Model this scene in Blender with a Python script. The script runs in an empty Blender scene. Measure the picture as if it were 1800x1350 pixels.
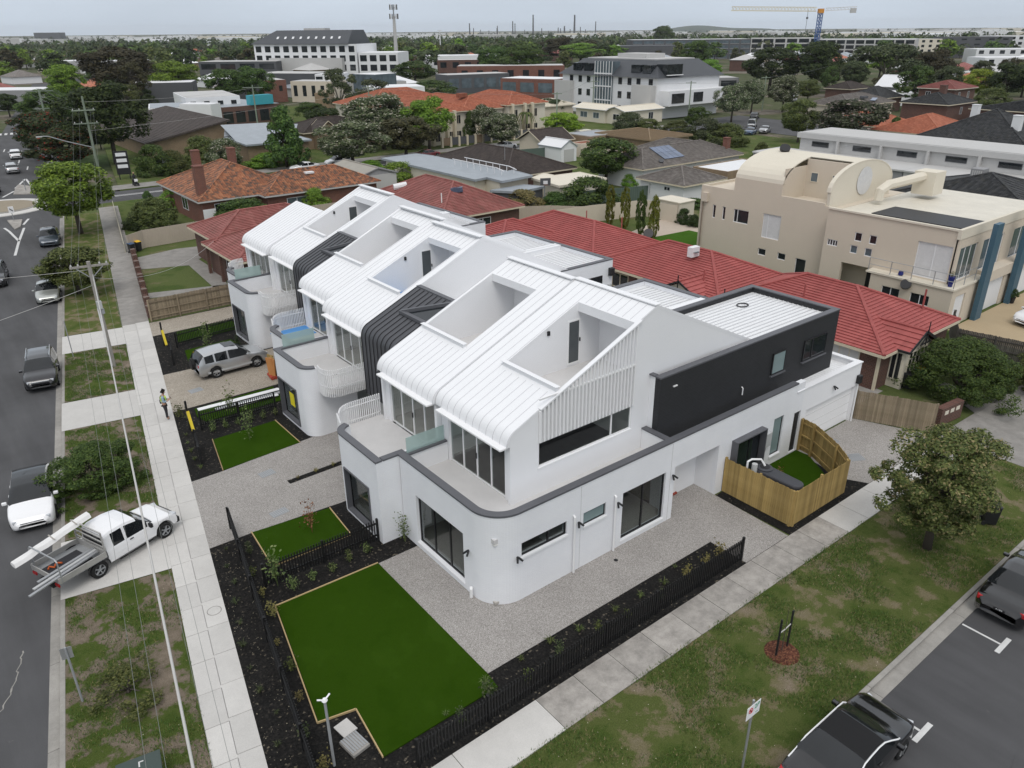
import bpy, math, random
from math import sin, cos, pi, radians, sqrt, floor
from mathutils import Vector, Matrix
random.seed(11)
SC = bpy.context.scene
COL = SC.collection

# ------------------------------------------------------------------ camera
def set_camera(yaw=38.1115, pitch=24.8484, roll=-0.5189, lens=26.886, height=20.0):
 y, p, r = radians(yaw), radians(pitch), radians(roll)
 fw = Vector((sin(y)*cos(p), cos(y)*cos(p), -sin(p)))
 rt = Vector((cos(y), -sin(y), 0)); up = rt.cross(fw)
 r2 = rt*cos(r)+up*sin(r); u2 = -rt*sin(r)+up*cos(r)
 cam = bpy.data.cameras.new('camera'); ob = bpy.data.objects.new('camera', cam)
 COL.objects.link(ob)
 m = Matrix((r2, u2, -fw)).transposed().to_4x4(); m.translation = (0, 0, height)
 ob.matrix_world = m
 cam.sensor_width = 36; cam.lens = lens; cam.clip_start = 0.5; cam.clip_end = 30000
 SC.camera = ob
set_camera()

# ------------------------------------------------------------------ sky, sun, exposure
SUN_EL, SUN_AZ = 56.0, 215.0        # azimuth from +Y towards +X: behind the camera, slightly left
def set_world():
 w = bpy.data.worlds.new('World'); SC.world = w; w.use_nodes = True
 nt = w.node_tree; N = nt.nodes; L = nt.links
 bg = N['Background']; bg.inputs['Strength'].default_value = 0.1
 sky = N.new('ShaderNodeTexSky'); sky.sky_type = 'NISHITA'; sky.sun_disc = False
 sky.sun_elevation = radians(SUN_EL); sky.sun_rotation = radians(SUN_AZ); sky.dust_density = 4.0; sky.air_density = 1.2
 tc = N.new('ShaderNodeTexCoord'); sep = N.new('ShaderNodeSeparateXYZ')
 L.new(tc.outputs['Generated'], sep.inputs[0])
 rmp = N.new('ShaderNodeValToRGB'); e = rmp.color_ramp.elements
 e[0].position = 0.0; e[0].color = (0.635, 0.72, 0.825, 1)
 e[1].position = 1.0; e[1].color = (1.02, 1.035, 1.06, 1)
 k = e.new(0.10); k.color = (0.67, 0.745, 0.84, 1)
 k = e.new(0.4); k.color = (0.84, 0.88, 0.93, 1)
 L.new(sep.outputs['Z'], rmp.inputs[0])
 mp = N.new('ShaderNodeMapping'); mp.inputs['Scale'].default_value = (1.3, 1.3, 5.0)
 L.new(tc.outputs['Generated'], mp.inputs[0])
 no = N.new('ShaderNodeTexNoise'); no.inputs['Scale'].default_value = 2.1; no.inputs['Detail'].default_value = 5; no.inputs['Roughness'].default_value = 0.55
 L.new(mp.outputs[0], no.inputs['Vector'])
 cr = N.new('ShaderNodeMapRange'); cr.inputs[1].default_value = 0.32; cr.inputs[2].default_value = 0.72
 cr.inputs[3].default_value = 9.4; cr.inputs[4].default_value = 10.9
 L.new(no.outputs['Fac'], cr.inputs[0])
 sc = N.new('ShaderNodeVectorMath'); sc.operation = 'SCALE'
 L.new(rmp.outputs[0], sc.inputs[0]); L.new(cr.outputs[0], sc.inputs['Scale'])
 mx = N.new('ShaderNodeMix'); mx.data_type = 'RGBA'; mx.inputs[0].default_value = 0.90
 L.new(sky.outputs[0], mx.inputs['A']); L.new(sc.outputs[0], mx.inputs['B'])
 L.new(mx.outputs['Result'], bg.inputs['Color'])
set_world()
def set_sun():
 l = bpy.data.lights.new('sun', 'SUN'); l.energy = 1.15; l.angle = radians(24); l.color = (1.0, 0.965, 0.92)
 o = bpy.data.objects.new('sun', l); COL.objects.link(o)
 el, az = radians(SUN_EL), radians(SUN_AZ)
 d = Vector((sin(az)*cos(el), cos(az)*cos(el), sin(el)))
 o.rotation_euler = d.to_track_quat('Z', 'Y').to_euler(); o.location = (0, 0, 60)
set_sun()
vs = SC.view_settings; vs.view_transform = 'Standard'; vs.look = 'None'; vs.exposure = 0.0; vs.gamma = 1.0
try: vs.use_curve_mapping = False
except Exception: pass
SC.cycles.max_bounces = 7; SC.cycles.diffuse_bounces = 3; SC.cycles.glossy_bounces = 3
SC.cycles.transparent_max_bounces = 10; SC.cycles.volume_bounces = 0
try: SC.cycles.volume_max_steps = 64
except Exception: pass

# ------------------------------------------------------------------ mesh helpers
class MB:
 def __init__(s): s.v = []; s.f = []; s.mi = []; s.cur = 0
 def add(s, vs_, fs):
  n = len(s.v); s.v.extend([tuple(p) for p in vs_])
  for f in fs: s.f.append([i+n for i in f]); s.mi.append(s.cur)
  return s
 def face(s, *p): return s.add(p, [list(range(len(p)))])
 def box(s, x0, y0, z0, x1, y1, z1):
  return s.add([(x0,y0,z0),(x1,y0,z0),(x1,y1,z0),(x0,y1,z0),(x0,y0,z1),(x1,y0,z1),(x1,y1,z1),(x0,y1,z1)],
         [[3,2,1,0],[4,5,6,7],[0,1,5,4],[1,2,6,5],[2,3,7,6],[3,0,4,7]])
 def obox(s, c, sx, sy, sz, rz=0, rx=0, ry=0):      # centred box, rotated
  M = Matrix.Translation(c) @ Matrix.Rotation(rz, 4, 'Z') @ Matrix.Rotation(ry, 4, 'Y') @ Matrix.Rotation(rx, 4, 'X')
  P = [M @ Vector((a*sx/2, b*sy/2, d*sz/2)) for d in (-1, 1) for a, b in ((-1,-1),(1,-1),(1,1),(-1,1))]
  return s.add(P, [[3,2,1,0],[4,5,6,7],[0,1,5,4],[1,2,6,5],[2,3,7,6],[3,0,4,7]])
 def prism(s, poly, z0, z1, bottom=True):
  n = len(poly)
  a = sum(poly[i][0]*poly[(i+1) % n][1]-poly[(i+1) % n][0]*poly[i][1] for i in range(n))
  if a < 0: poly = poly[::-1]
  fs = [list(range(n, 2*n))] + [[i, (i+1) % n, n+(i+1) % n, n+i] for i in range(n)]
  if bottom: fs.append(list(range(n-1, -1, -1)))
  return s.add([(x, y, z0) for x, y in poly]+[(x, y, z1) for x, y in poly], fs)
 def sheet(s, poly, z):
  n = len(poly)
  a = sum(poly[i][0]*poly[(i+1) % n][1]-poly[(i+1) % n][0]*poly[i][1] for i in range(n))
  if a < 0: poly = poly[::-1]
  return s.add([(x, y, z) for x, y in poly], [list(range(n))])
 def beam(s, p, q, w, h, up=(0, 0, 1)):
  p = Vector(p); q = Vector(q); d = (q-p).normalized(); u = Vector(up)
  if abs(d.dot(u)) > 0.98: u = Vector((0, 1, 0))
  r = d.cross(u).normalized()*w/2; u = r.cross(d).normalized()*h/2
  P = [p-r-u, p+r-u, p+r+u, p-r+u, q-r-u, q+r-u, q+r+u, q-r+u]
  return s.add(P, [[0,1,2,3],[7,6,5,4],[0,4,5,1],[1,5,6,2],[2,6,7,3],[3,7,4,0]])
 def tube(s, pts, r, n=6, cap=True):
  pts = [Vector(p) for p in pts]; k = len(pts); rs = r if isinstance(r, (list, tuple)) else [r]*k
  base = len(s.v); prev = None
  for i, p in enumerate(pts):
   d = (pts[min(i+1, k-1)]-pts[max(i-1, 0)])
   d = d.normalized() if d.length > 1e-9 else Vector((0, 0, 1))
   if prev is None:
    a = d.orthogonal().normalized()
   else:
    a = (prev-d*prev.dot(d)); a = a.normalized() if a.length > 1e-6 else d.orthogonal().normalized()
   prev = a; b = d.cross(a)
   for j in range(n):
    t = 2*pi*j/n; q = p+(a*cos(t)+b*sin(t))*rs[i]; s.v.append(tuple(q))
  for i in range(k-1):
   for j in range(n):
    s.f.append([base+i*n+j, base+i*n+(j+1) % n, base+(i+1)*n+(j+1) % n, base+(i+1)*n+j]); s.mi.append(s.cur)
  if cap:
   s.f.append([base+j for j in range(n-1, -1, -1)]); s.mi.append(s.cur)
   s.f.append([base+(k-1)*n+j for j in range(n)]); s.mi.append(s.cur)
  return s
 def lathe(s, c, prof, n=16, cap=True):
  base = len(s.v); k = len(prof)
  for r, z in prof:
   for j in range(n): s.v.append((c[0]+r*cos(2*pi*j/n), c[1]+r*sin(2*pi*j/n), c[2]+z))
  for i in range(k-1):
   for j in range(n):
    s.f.append([base+i*n+j, base+i*n+(j+1) % n, base+(i+1)*n+(j+1) % n, base+(i+1)*n+j]); s.mi.append(s.cur)
  if cap:
   s.f.append([base+j for j in range(n-1, -1, -1)]); s.mi.append(s.cur)
   s.f.append([base+(k-1)*n+j for j in range(n)]); s.mi.append(s.cur)
  return s
 def extrude_y(s, prof, y0, y1):      # closed profile of (x,z), counter-clockwise seen from -Y
  n = len(prof)
  return s.add([(x, y0, z) for x, z in prof]+[(x, y1, z) for x, z in prof],
         [list(range(n)), list(range(2*n-1, n-1, -1))]+[[(i+1) % n, i, n+i, n+(i+1) % n] for i in range(n)])
 def mesh(s, name, off=(0, 0, 0), smooth=False):
  me = bpy.data.meshes.new(name)
  me.from_pydata([(x-off[0], y-off[1], z-off[2]) for x, y, z in s.v], [], s.f)
  if any(s.mi): me.polygons.foreach_set('material_index', s.mi)
  if smooth: me.polygons.foreach_set('use_smooth', [True]*len(me.polygons))
  me.update(); return me

def wloc(o):
 p = Vector((0, 0, 0))
 while o is not None: p += o.location; o = o.parent
 return p
def put(mb, name, mat, parent=None, local=False, smooth=False, bevel=0.0):
 if parent is not None: off = (0, 0, 0) if local else wloc(parent)
 else:
  xs = [v[0] for v in mb.v]; ys = [v[1] for v in mb.v]; zs = [v[2] for v in mb.v]
  off = ((min(xs)+max(xs))/2, (min(ys)+max(ys))/2, min(zs))
 me = mb.mesh(name, off, smooth)
 for m in (mat if isinstance(mat, (list, tuple)) else [mat]): me.materials.append(m)
 o = bpy.data.objects.new(name, me); COL.objects.link(o)
 if parent is not None: o.parent = parent
 else: o.location = off
 if bevel:
  b = o.modifiers.new('bevel', 'BEVEL'); b.width = bevel; b.segments = 2; b.limit_method = 'ANGLE'
 return o
def link_copy(o, parent, loc=None, rot=None, scale=None):
 c = o.copy(); COL.objects.link(c); c.parent = parent
 if loc is not None: c.location = loc
 if rot is not None: c.rotation_euler = rot
 if scale is not None: c.scale = scale
 return c
def inst(name, me, parent, loc=(0, 0, 0), rot=(0, 0, 0), scale=(1, 1, 1)):
 o = bpy.data.objects.new(name, me); COL.objects.link(o); o.parent = parent
 o.location = loc; o.rotation_euler = rot; o.scale = scale; return o
def tag(o, label, cat, group=None):
 o['label'] = label; o['category'] = cat
 if group: o['group'] = group
 return o
def thing(name, label, cat, loc=(0, 0, 0), rz=0.0, group=None):
 o = bpy.data.objects.new(name, None); COL.objects.link(o); o.empty_display_size = 0.3
 o.location = loc; o.rotation_euler = (0, 0, rz); return tag(o, label, cat, group)
def struct(mb, name, mat, smooth=False, bevel=0.0):
 o = put(mb, name, mat, smooth=smooth, bevel=bevel); o['kind'] = 'structure'; return o
def dup(root, loc, rz, label=None, group=None, scale=None):
 r = root.copy(); COL.objects.link(r); r.location = loc; r.rotation_euler = (0, 0, rz)
 if scale: r.scale = scale
 if label: r['label'] = label
 if group: r['group'] = group
 for ch in list(root.children):
  k = ch.copy(); COL.objects.link(k); k.parent = r
  for g in list(ch.children):
   d = g.copy(); COL.objects.link(d); d.parent = k
 return r

def wall_with_holes(mb, axis, c, a0, a1, z0, z1, t, holes):
 """wall in plane x=c (axis 'x', runs along y) or y=c (axis 'y', runs along x); thickness t towards +; holes (a0,a1,z0,z1)"""
 A = sorted(set([a0, a1]+[h for q in holes for h in q[:2] if a0 < h < a1]))
 Z = sorted(set([z0, z1]+[h for q in holes for h in q[2:4] if z0 < h < z1]))
 def P(a, z, d): return (c+d, a, z) if axis == 'x' else (a, c+d, z)
 def solid(i, j):
  if i < 0 or j < 0 or i >= len(A)-1 or j >= len(Z)-1: return False
  m, n = (A[i]+A[i+1])/2, (Z[j]+Z[j+1])/2
  return not any(q[0] < m < q[1] and q[2] < n < q[3] for q in holes)
 for i in range(len(A)-1):
  for j in range(len(Z)-1):
   if not solid(i, j): continue
   b0, b1, y0, y1 = A[i], A[i+1], Z[j], Z[j+1]
   mb.face(P(b0, y0, 0), P(b1, y0, 0), P(b1, y1, 0), P(b0, y1, 0))
   mb.face(P(b1, y0, t), P(b0, y0, t), P(b0, y1, t), P(b1, y1, t))
   if not solid(i-1, j): mb.face(P(b0, y0, t), P(b0, y0, 0), P(b0, y1, 0), P(b0, y1, t))
   if not solid(i+1, j): mb.face(P(b1, y0, 0), P(b1, y0, t), P(b1, y1, t), P(b1, y1, 0))
   if not solid(i, j-1): mb.face(P(b0, y0, t), P(b1, y0, t), P(b1, y0, 0), P(b0, y0, 0))
   if not solid(i, j+1): mb.face(P(b0, y1, 0), P(b1, y1, 0), P(b1, y1, t), P(b0, y1, t))
 return mb

# ------------------------------------------------------------------ materials
MATS = {}
def nm(name):
 m = bpy.data.materials.new(name); m.use_nodes = True
 nt = m.node_tree; return m, nt.nodes, nt.links, nt.nodes['Principled BSDF']
def sock(b, n, v):
 if n in b.inputs: b.inputs[n].default_value = v
def noise(N, L, vec, scale, detail=4, rough=0.55):
 n = N.new('ShaderNodeTexNoise'); n.inputs['Scale'].default_value = scale; n.inputs['Detail'].default_value = detail
 n.inputs['Roughness'].default_value = rough; L.new(vec, n.inputs['Vector']); return n.outputs['Fac']
def ramp(N, L, fac, stops):
 r = N.new('ShaderNodeValToRGB'); e = r.color_ramp.elements
 while len(e) < len(stops): e.new(0.5)
 for k, (p, c) in zip(e, stops): k.position = p; k.color = (c[0], c[1], c[2], 1)
 L.new(fac, r.inputs[0]); return r.outputs[0]
def mixc(N, L, fac, a, b, mode='MIX'):
 m = N.new('ShaderNodeMix'); m.data_type = 'RGBA'; m.blend_type = mode
 for s_, v in ((m.inputs[0], fac), (m.inputs['A'], a), (m.inputs['B'], b)):
  if isinstance(v, (int, float)): s_.default_value = v
  elif isinstance(v, tuple): s_.default_value = (v[0], v[1], v[2], 1)
  else: L.new(v, s_)
 return m.outputs['Result']
def math_(N, L, op, a, b=None, c=None):
 m = N.new('ShaderNodeMath'); m.operation = op
 for i, v in enumerate((a, b, c)):
  if v is None: continue
  if isinstance(v, (int, float)): m.inputs[i].default_value = v
  else: L.new(v, m.inputs[i])
 return m.outputs[0]
def bumpn(N, L, b, h, strength=0.3, dist=0.02):
 k = N.new('ShaderNodeBump'); k.inputs['Strength'].default_value = strength; k.inputs['Distance'].default_value = dist
 L.new(h, k.inputs['Height']); L.new(k.outputs[0], b.inputs['Normal'])
def coords(N):
 t = N.new('ShaderNodeTexCoord'); return t.outputs['Object'], t.outputs['Normal']
def sc_(c, f): return tuple(min(1, x*f) for x in c)
def plain(name, col, rough=0.6, var=0.12, scale=1.2, fine=14.0, metal=0.0, bump=0.0, bscale=60.0, spec=0.4, coat=0.0):
 """base colour with two sizes of mottling (dirt, wear) and optional fine relief"""
 m, N, L, b = nm(name); v, n = coords(N)
 c1 = ramp(N, L, noise(N, L, v, scale, 5, 0.6), [(0.28, sc_(col, 1-var)), (0.72, sc_(col, 1+var*0.6))])
 c2 = mixc(N, L, noise(N, L, v, fine, 3, 0.6), sc_(col, 1-var*0.8), sc_(col, 1+var*0.5))
 L.new(mixc(N, L, 0.45, c1, c2), b.inputs['Base Color'])
 sock(b, 'Roughness', rough); sock(b, 'Metallic', metal); sock(b, 'Specular IOR Level', spec); sock(b, 'Coat Weight', coat); sock(b, 'Coat Roughness', 0.04)
 if bump: bumpn(N, L, b, noise(N, L, v, bscale, 4, 0.65), bump, 0.02)
 return m
def speckle(name, stops, scale, big, bigvar=0.12, rough=0.9, bump=0.25):
 m, N, L, b = nm(name); v, n = coords(N)
 vo = N.new('ShaderNodeTexVoronoi'); vo.inputs['Scale'].default_value = scale; L.new(v, vo.inputs['Vector'])
 sp = N.new('ShaderNodeSeparateColor'); L.new(vo.outputs['Color'], sp.inputs[0])
 c = ramp(N, L, sp.outputs[0], stops)
 g = ramp(N, L, noise(N, L, v, big, 6, 0.6), [(0.3, (1-bigvar,)*3), (0.7, (1.0+bigvar*0.4,)*3)])
 L.new(mixc(N, L, 1.0, c, g, 'MULTIPLY'), b.inputs['Base Color']); sock(b, 'Roughness', rough); sock(b, 'Specular IOR Level', 0.25)
 if bump: bumpn(N, L, b, vo.outputs['Distance'], bump, 0.01)
 return m
def wallcoords(N, L):
 """u along the wall (x or y by the face normal), z up"""
 v, n = coords(N); s = N.new('ShaderNodeSeparateXYZ'); L.new(v, s.inputs[0]); t = N.new('ShaderNodeSeparateXYZ'); L.new(n, t.inputs[0])
 ax = math_(N, L, 'ABSOLUTE', t.outputs[0]); ay = math_(N, L, 'ABSOLUTE', t.outputs[1])
 g = math_(N, L, 'GREATER_THAN', ax, ay)
 u = math_(N, L, 'ADD', math_(N, L, 'MULTIPLY', s.outputs[1], g), math_(N, L, 'MULTIPLY', s.outputs[0], math_(N, L, 'SUBTRACT', 1.0, g)))
 return v, u, s.outputs[2]
def brickwall(name, c1, c2, mortar, bw=0.23, bh=0.086, rough=0.85, bump=0.5, var=0.15, msize=0.012):
 m, N, L, b = nm(name); v, u, z = wallcoords(N, L)
 cb = N.new('ShaderNodeCombineXYZ'); L.new(u, cb.inputs[0]); L.new(z, cb.inputs[1])
 br = N.new('ShaderNodeTexBrick'); br.inputs['Scale'].default_value = 1.0; br.inputs['Brick Width'].default_value = bw; br.inputs['Row Height'].default_value = bh
 br.inputs['Mortar Size'].default_value = msize; br.inputs['Mortar Smooth'].default_value = 0.3
 br.inputs['Color1'].default_value = (*c1, 1); br.inputs['Color2'].default_value = (*c2, 1); br.inputs['Mortar'].default_value = (*mortar, 1)
 L.new(cb.outputs[0], br.inputs['Vector'])
 g = ramp(N, L, noise(N, L, v, 0.7, 5, 0.6), [(0.3, (1-var,)*3), (0.7, (1.0+var*0.3,)*3)])
 L.new(mixc(N, L, 1.0, br.outputs['Color'], g, 'MULTIPLY'), b.inputs['Base Color']); sock(b, 'Roughness', rough)
 inv = math_(N, L, 'SUBTRACT', 1.0, br.outputs['Fac']); bumpn(N, L, b, inv, bump, 0.012)
 return m
def tiles(name, c1, c2, c3, tw=0.30, tz=0.13, var=0.3, wave=0.5, rough=0.75, moss=(0.10, 0.09, 0.06), mossamt=0.35):
 """fired tiles: each tile its own tone, rolls across the course as relief, lichen blotches"""
 m, N, L, b = nm(name); v, u, z = wallcoords(N, L)
 iu = math_(N, L, 'FLOOR', math_(N, L, 'DIVIDE', u, tw)); iz = math_(N, L, 'FLOOR', math_(N, L, 'DIVIDE', z, tz))
 cb = N.new('ShaderNodeCombineXYZ'); L.new(iu, cb.inputs[0]); L.new(iz, cb.inputs[1])
 wn = N.new('ShaderNodeTexWhiteNoise'); wn.noise_dimensions = '2D'; L.new(cb.outputs[0], wn.inputs['Vector'])
 c = ramp(N, L, wn.outputs['Value'], [(0.0, c1), (0.55, c2), (1.0, c3)])
 c = mixc(N, L, math_(N, L, 'MULTIPLY', math_(N, L, 'GREATER_THAN', noise(N, L, v, 1.6, 6, 0.7), 0.56), mossamt), c, moss)
 g = ramp(N, L, noise(N, L, v, 0.35, 4, 0.6), [(0.3, (1-var,)*3), (0.7, (1.05,)*3)])
 L.new(mixc(N, L, 1.0, c, g, 'MULTIPLY'), b.inputs['Base Color']); sock(b, 'Roughness', rough); sock(b, 'Specular IOR Level', 0.3)
 s = math_(N, L, 'ABSOLUTE', math_(N, L, 'SINE', math_(N, L, 'MULTIPLY', u, pi/tw)))
 bumpn(N, L, b, s, wave, 0.05)
 return m
def ribbed(name, col, pitch=0.2, rough=0.45, var=0.1, strength=0.6, sharp=6.0, along=None, metal=0.0):
 """profiled metal sheet, ribs at a pitch across the wall or deck"""
 m, N, L, b = nm(name); v, u, z = wallcoords(N, L)
 if along:
  s = N.new('ShaderNodeSeparateXYZ'); L.new(v, s.inputs[0]); u = s.outputs[{'x': 0, 'y': 1}[along]]
 w = math_(N, L, 'POWER', math_(N, L, 'ABSOLUTE', math_(N, L, 'SINE', math_(N, L, 'MULTIPLY', u, pi/pitch))), sharp)
 g = ramp(N, L, noise(N, L, v, 0.8, 5, 0.6), [(0.3, sc_(col, 1-var)), (0.7, sc_(col, 1+var*0.4))])
 L.new(g, b.inputs['Base Color']); sock(b, 'Roughness', rough); sock(b, 'Metallic', metal); bumpn(N, L, b, w, strength, 0.03); return m
def glass(name, tint=(0.75, 0.8, 0.8), refl=1.0, rough=0.02):
 m, N, L, b = nm(name); N.remove(b); out = N['Material Output']
 tr = N.new('ShaderNodeBsdfTransparent'); tr.inputs[0].default_value = (*tint, 1)
 gl = N.new('ShaderNodeBsdfGlossy'); gl.inputs['Color'].default_value = (refl, refl, refl, 1); gl.inputs['Roughness'].default_value = rough
 lw = N.new('ShaderNodeLayerWeight'); lw.inputs[0].default_value = 0.5
 fr = math_(N, L, 'POWER', lw.outputs['Facing'], 4.5)
 mr = N.new('ShaderNodeMapRange'); mr.inputs[1].default_value = 0.0; mr.inputs[2].default_value = 1.0; mr.inputs[3].default_value = 0.035; mr.inputs[4].default_value = 1.0
 L.new(fr, mr.inputs[0])
 mx = N.new('ShaderNodeMixShader'); L.new(mr.outputs[0], mx.inputs[0]); L.new(tr.outputs[0], mx.inputs[1]); L.new(gl.outputs[0], mx.inputs[2])
 L.new(mx.outputs[0], out.inputs['Surface']); return m
def darkglass(name, col=(0.02, 0.025, 0.03), rough=0.05, var=0.3):
 m, N, L, b = nm(name); v, n = coords(N)
 L.new(ramp(N, L, noise(N, L, v, 0.5, 3), [(0.3, sc_(col, 1-var)), (0.7, sc_(col, 1+var))]), b.inputs['Base Color'])
 sock(b, 'Roughness', rough); sock(b, 'Specular IOR Level', 0.6); return m
def leaf(name, dark, mid, light, extra=None, extra_amt=0.0):
 m, N, L, b = nm(name); v, n = coords(N)
 g = N.new('ShaderNodeNewGeometry')
 ri = g.outputs['Random Per Island']
 c = ramp(N, L, ri, [(0.0, dark), (0.5, mid), (1.0, light)])
 oi = N.new('ShaderNodeObjectInfo')
 h = N.new('ShaderNodeHueSaturation'); L.new(c, h.inputs['Color'])
 L.new(math_(N, L, 'ADD', 0.485, math_(N, L, 'MULTIPLY', oi.outputs['Random'], 0.03)), h.inputs['Hue'])
 L.new(math_(N, L, 'ADD', 0.82, math_(N, L, 'MULTIPLY', oi.outputs['Random'], 0.36)), h.inputs['Value'])
 c = h.outputs[0]
 if extra:
  wn = N.new('ShaderNodeTexWhiteNoise'); wn.noise_dimensions = '1D'; L.new(math_(N, L, 'MULTIPLY', ri, 713.0), wn.inputs['W'])
  c = mixc(N, L, math_(N, L, 'LESS_THAN', wn.outputs['Value'], extra_amt), c, extra)
 L.new(c, b.inputs['Base Color']); sock(b, 'Roughness', 0.6); sock(b, 'Specular IOR Level', 0.25)
 out = N['Material Output']; tl = N.new('ShaderNodeBsdfTranslucent'); L.new(c, tl.inputs[0])
 mx = N.new('ShaderNodeMixShader'); mx.inputs[0].default_value = 0.25
 L.new(b.outputs[0], mx.inputs[1]); L.new(tl.outputs[0], mx.inputs[2]); L.new(mx.outputs[0], out.inputs['Surface']); return m
def ground_mix(name, cols, scale, fine=30.0, thresh=(0.42, 0.55, 0.66), bump=0.6, spots=None):
 """patches of ground cover: thick grass, thin grass, bare soil"""
 m, N, L, b = nm(name); v, n = coords(N)
 a = noise(N, L, v, scale, 7, 0.62)
 c = ramp(N, L, a, [(thresh[0]-0.05, cols[0]), (thresh[0]+0.03, cols[1]), (thresh[1], cols[1]), (thresh[1]+0.05, cols[2]), (thresh[2]+0.08, cols[3])])
 f = ramp(N, L, noise(N, L, v, fine, 5, 0.75), [(0.3, (0.62,)*3), (0.7, (1.25,)*3)])
 c = mixc(N, L, 1.0, c, f, 'MULTIPLY')
 if spots:
  vo = N.new('ShaderNodeTexVoronoi'); vo.inputs['Scale'].default_value = spots[1]; L.new(v, vo.inputs['Vector'])
  c = mixc(N, L, math_(N, L, 'LESS_THAN', vo.outputs['Distance'], spots[2]), c, spots[0])
 L.new(c, b.inputs['Base Color']); sock(b, 'Roughness', 0.95); sock(b, 'Specular IOR Level', 0.02)
 bumpn(N, L, b, noise(N, L, v, fine*1.4, 5, 0.8), bump, 0.06); return m

def asphalt_mat(name, col):
 m, N, L, b = nm(name); v, n = coords(N)
 a = ramp(N, L, noise(N, L, v, 0.16, 6, 0.6), [(0.3, sc_(col, 0.82)), (0.7, sc_(col, 1.2))])
 f = ramp(N, L, noise(N, L, v, 42, 3, 0.8), [(0.25, (0.72,)*3), (0.75, (1.28,)*3)])
 mp = N.new('ShaderNodeMapping'); mp.inputs['Scale'].default_value = (1.0, 0.09, 1); mp.inputs['Rotation'].default_value = (0, 0, radians(10.5)); L.new(v, mp.inputs[0])
 w = ramp(N, L, noise(N, L, mp.outputs[0], 0.9, 4, 0.6), [(0.35, (0.86,)*3), (0.65, (1.1,)*3)])
 c = mixc(N, L, 1.0, mixc(N, L, 1.0, a, f, 'MULTIPLY'), w, 'MULTIPLY')
 dust = math_(N, L, 'MULTIPLY', math_(N, L, 'GREATER_THAN', noise(N, L, v, 0.75, 9, 0.78), 0.66), 0.3)
 c = mixc(N, L, dust, c, (0.22, 0.21, 0.20))
 L.new(c, b.inputs['Base Color']); sock(b, 'Roughness', 0.92); sock(b, 'Specular IOR Level', 0.25); bumpn(N, L, b, noise(N, L, v, 70, 3, 0.8), 0.35, 0.01); return m
def concrete_mat(name, col, stain=0.25, sscale=1.1):
 m, N, L, b = nm(name); v, n = coords(N)
 oi = N.new('ShaderNodeObjectInfo')
 a = ramp(N, L, noise(N, L, v, sscale, 9, 0.7), [(0.30, sc_(col, 1-stain)), (0.62, col)])
 f = ramp(N, L, noise(N, L, v, 36, 4, 0.7), [(0.3, (0.9,)*3), (0.7, (1.07,)*3)])
 c = mixc(N, L, 1.0, a, f, 'MULTIPLY')
 hv = N.new('ShaderNodeHueSaturation'); L.new(c, hv.inputs['Color'])
 L.new(math_(N, L, 'ADD', 0.93, math_(N, L, 'MULTIPLY', oi.outputs['Random'], 0.14)), hv.inputs['Value'])
 L.new(hv.outputs[0], b.inputs['Base Color']); sock(b, 'Roughness', 0.9); sock(b, 'Specular IOR Level', 0.25); bumpn(N, L, b, noise(N, L, v, 50, 4, 0.7), 0.15, 0.01); return m
def timber_mat(name, c1, c2, rough=0.85):
 m, N, L, b = nm(name); v, n = coords(N); oi = N.new('ShaderNodeObjectInfo')
 mp = N.new('ShaderNodeMapping'); mp.inputs['Scale'].default_value = (9, 9, 0.8); L.new(v, mp.inputs[0])
 g = ramp(N, L, noise(N, L, mp.outputs[0], 3.0, 6, 0.65), [(0.3, c1), (0.7, c2)])
 hv = N.new('ShaderNodeHueSaturation'); L.new(g, hv.inputs['Color'])
 L.new(math_(N, L, 'ADD', 0.75, math_(N, L, 'MULTIPLY', oi.outputs['Random'], 0.5)), hv.inputs['Value'])
 L.new(hv.outputs[0], b.inputs['Base Color']); sock(b, 'Roughness', rough); sock(b, 'Specular IOR Level', 0.2); bumpn(N, L, b, noise(N, L, mp.outputs[0], 6, 4, 0.7), 0.3, 0.01); return m

M = {}
M['asphalt'] = asphalt_mat('asphalt', (0.080, 0.080, 0.083))
M['asphalt_side'] = asphalt_mat('asphalt_side', (0.074, 0.074, 0.077))
M['conc_new'] = concrete_mat('concrete_new', (0.56, 0.545, 0.52), 0.10)
M['conc_old'] = concrete_mat('concrete_old', (0.40, 0.375, 0.345), 0.45, 1.6)
M['conc_kerb'] = concrete_mat('concrete_kerb', (0.33, 0.315, 0.29), 0.3)
M['conc_grey'] = concrete_mat('concrete_grey', (0.30, 0.285, 0.265), 0.3)
M['aggregate'] = speckle('exposed_aggregate', [(0.0, (0.19, 0.175, 0.16)), (0.35, (0.29, 0.272, 0.255)), (0.7, (0.36, 0.34, 0.32)), (1.0, (0.47, 0.45, 0.43))], 48, 0.5)
M['aggregate_tan'] = speckle('aggregate_tan', [(0.0, (0.22, 0.19, 0.15)), (0.5, (0.33, 0.29, 0.24)), (1.0, (0.46, 0.42, 0.36))], 34, 0.5)
M['mulch'] = speckle('black_mulch', [(0.0, (0.006, 0.006, 0.006)), (0.7, (0.014, 0.013, 0.012)), (0.955, (0.022, 0.02, 0.018)), (1.0, (0.14, 0.12, 0.09))], 16, 0.8, 0.4, 1.0, 1.0)
M['redmulch'] = speckle('red_mulch', [(0.0, (0.05, 0.018, 0.012)), (0.6, (0.11, 0.04, 0.025)), (1.0, (0.2, 0.09, 0.05))], 22, 1.0, 0.3, 1.0, 0.9)
M['turf'] = ground_mix('artificial_turf', [(0.026, 0.064, 0.003), (0.030, 0.070, 0.004), (0.033, 0.076, 0.005), (0.038, 0.08, 0.006)], 0.55, 55, bump=0.7)
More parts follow.
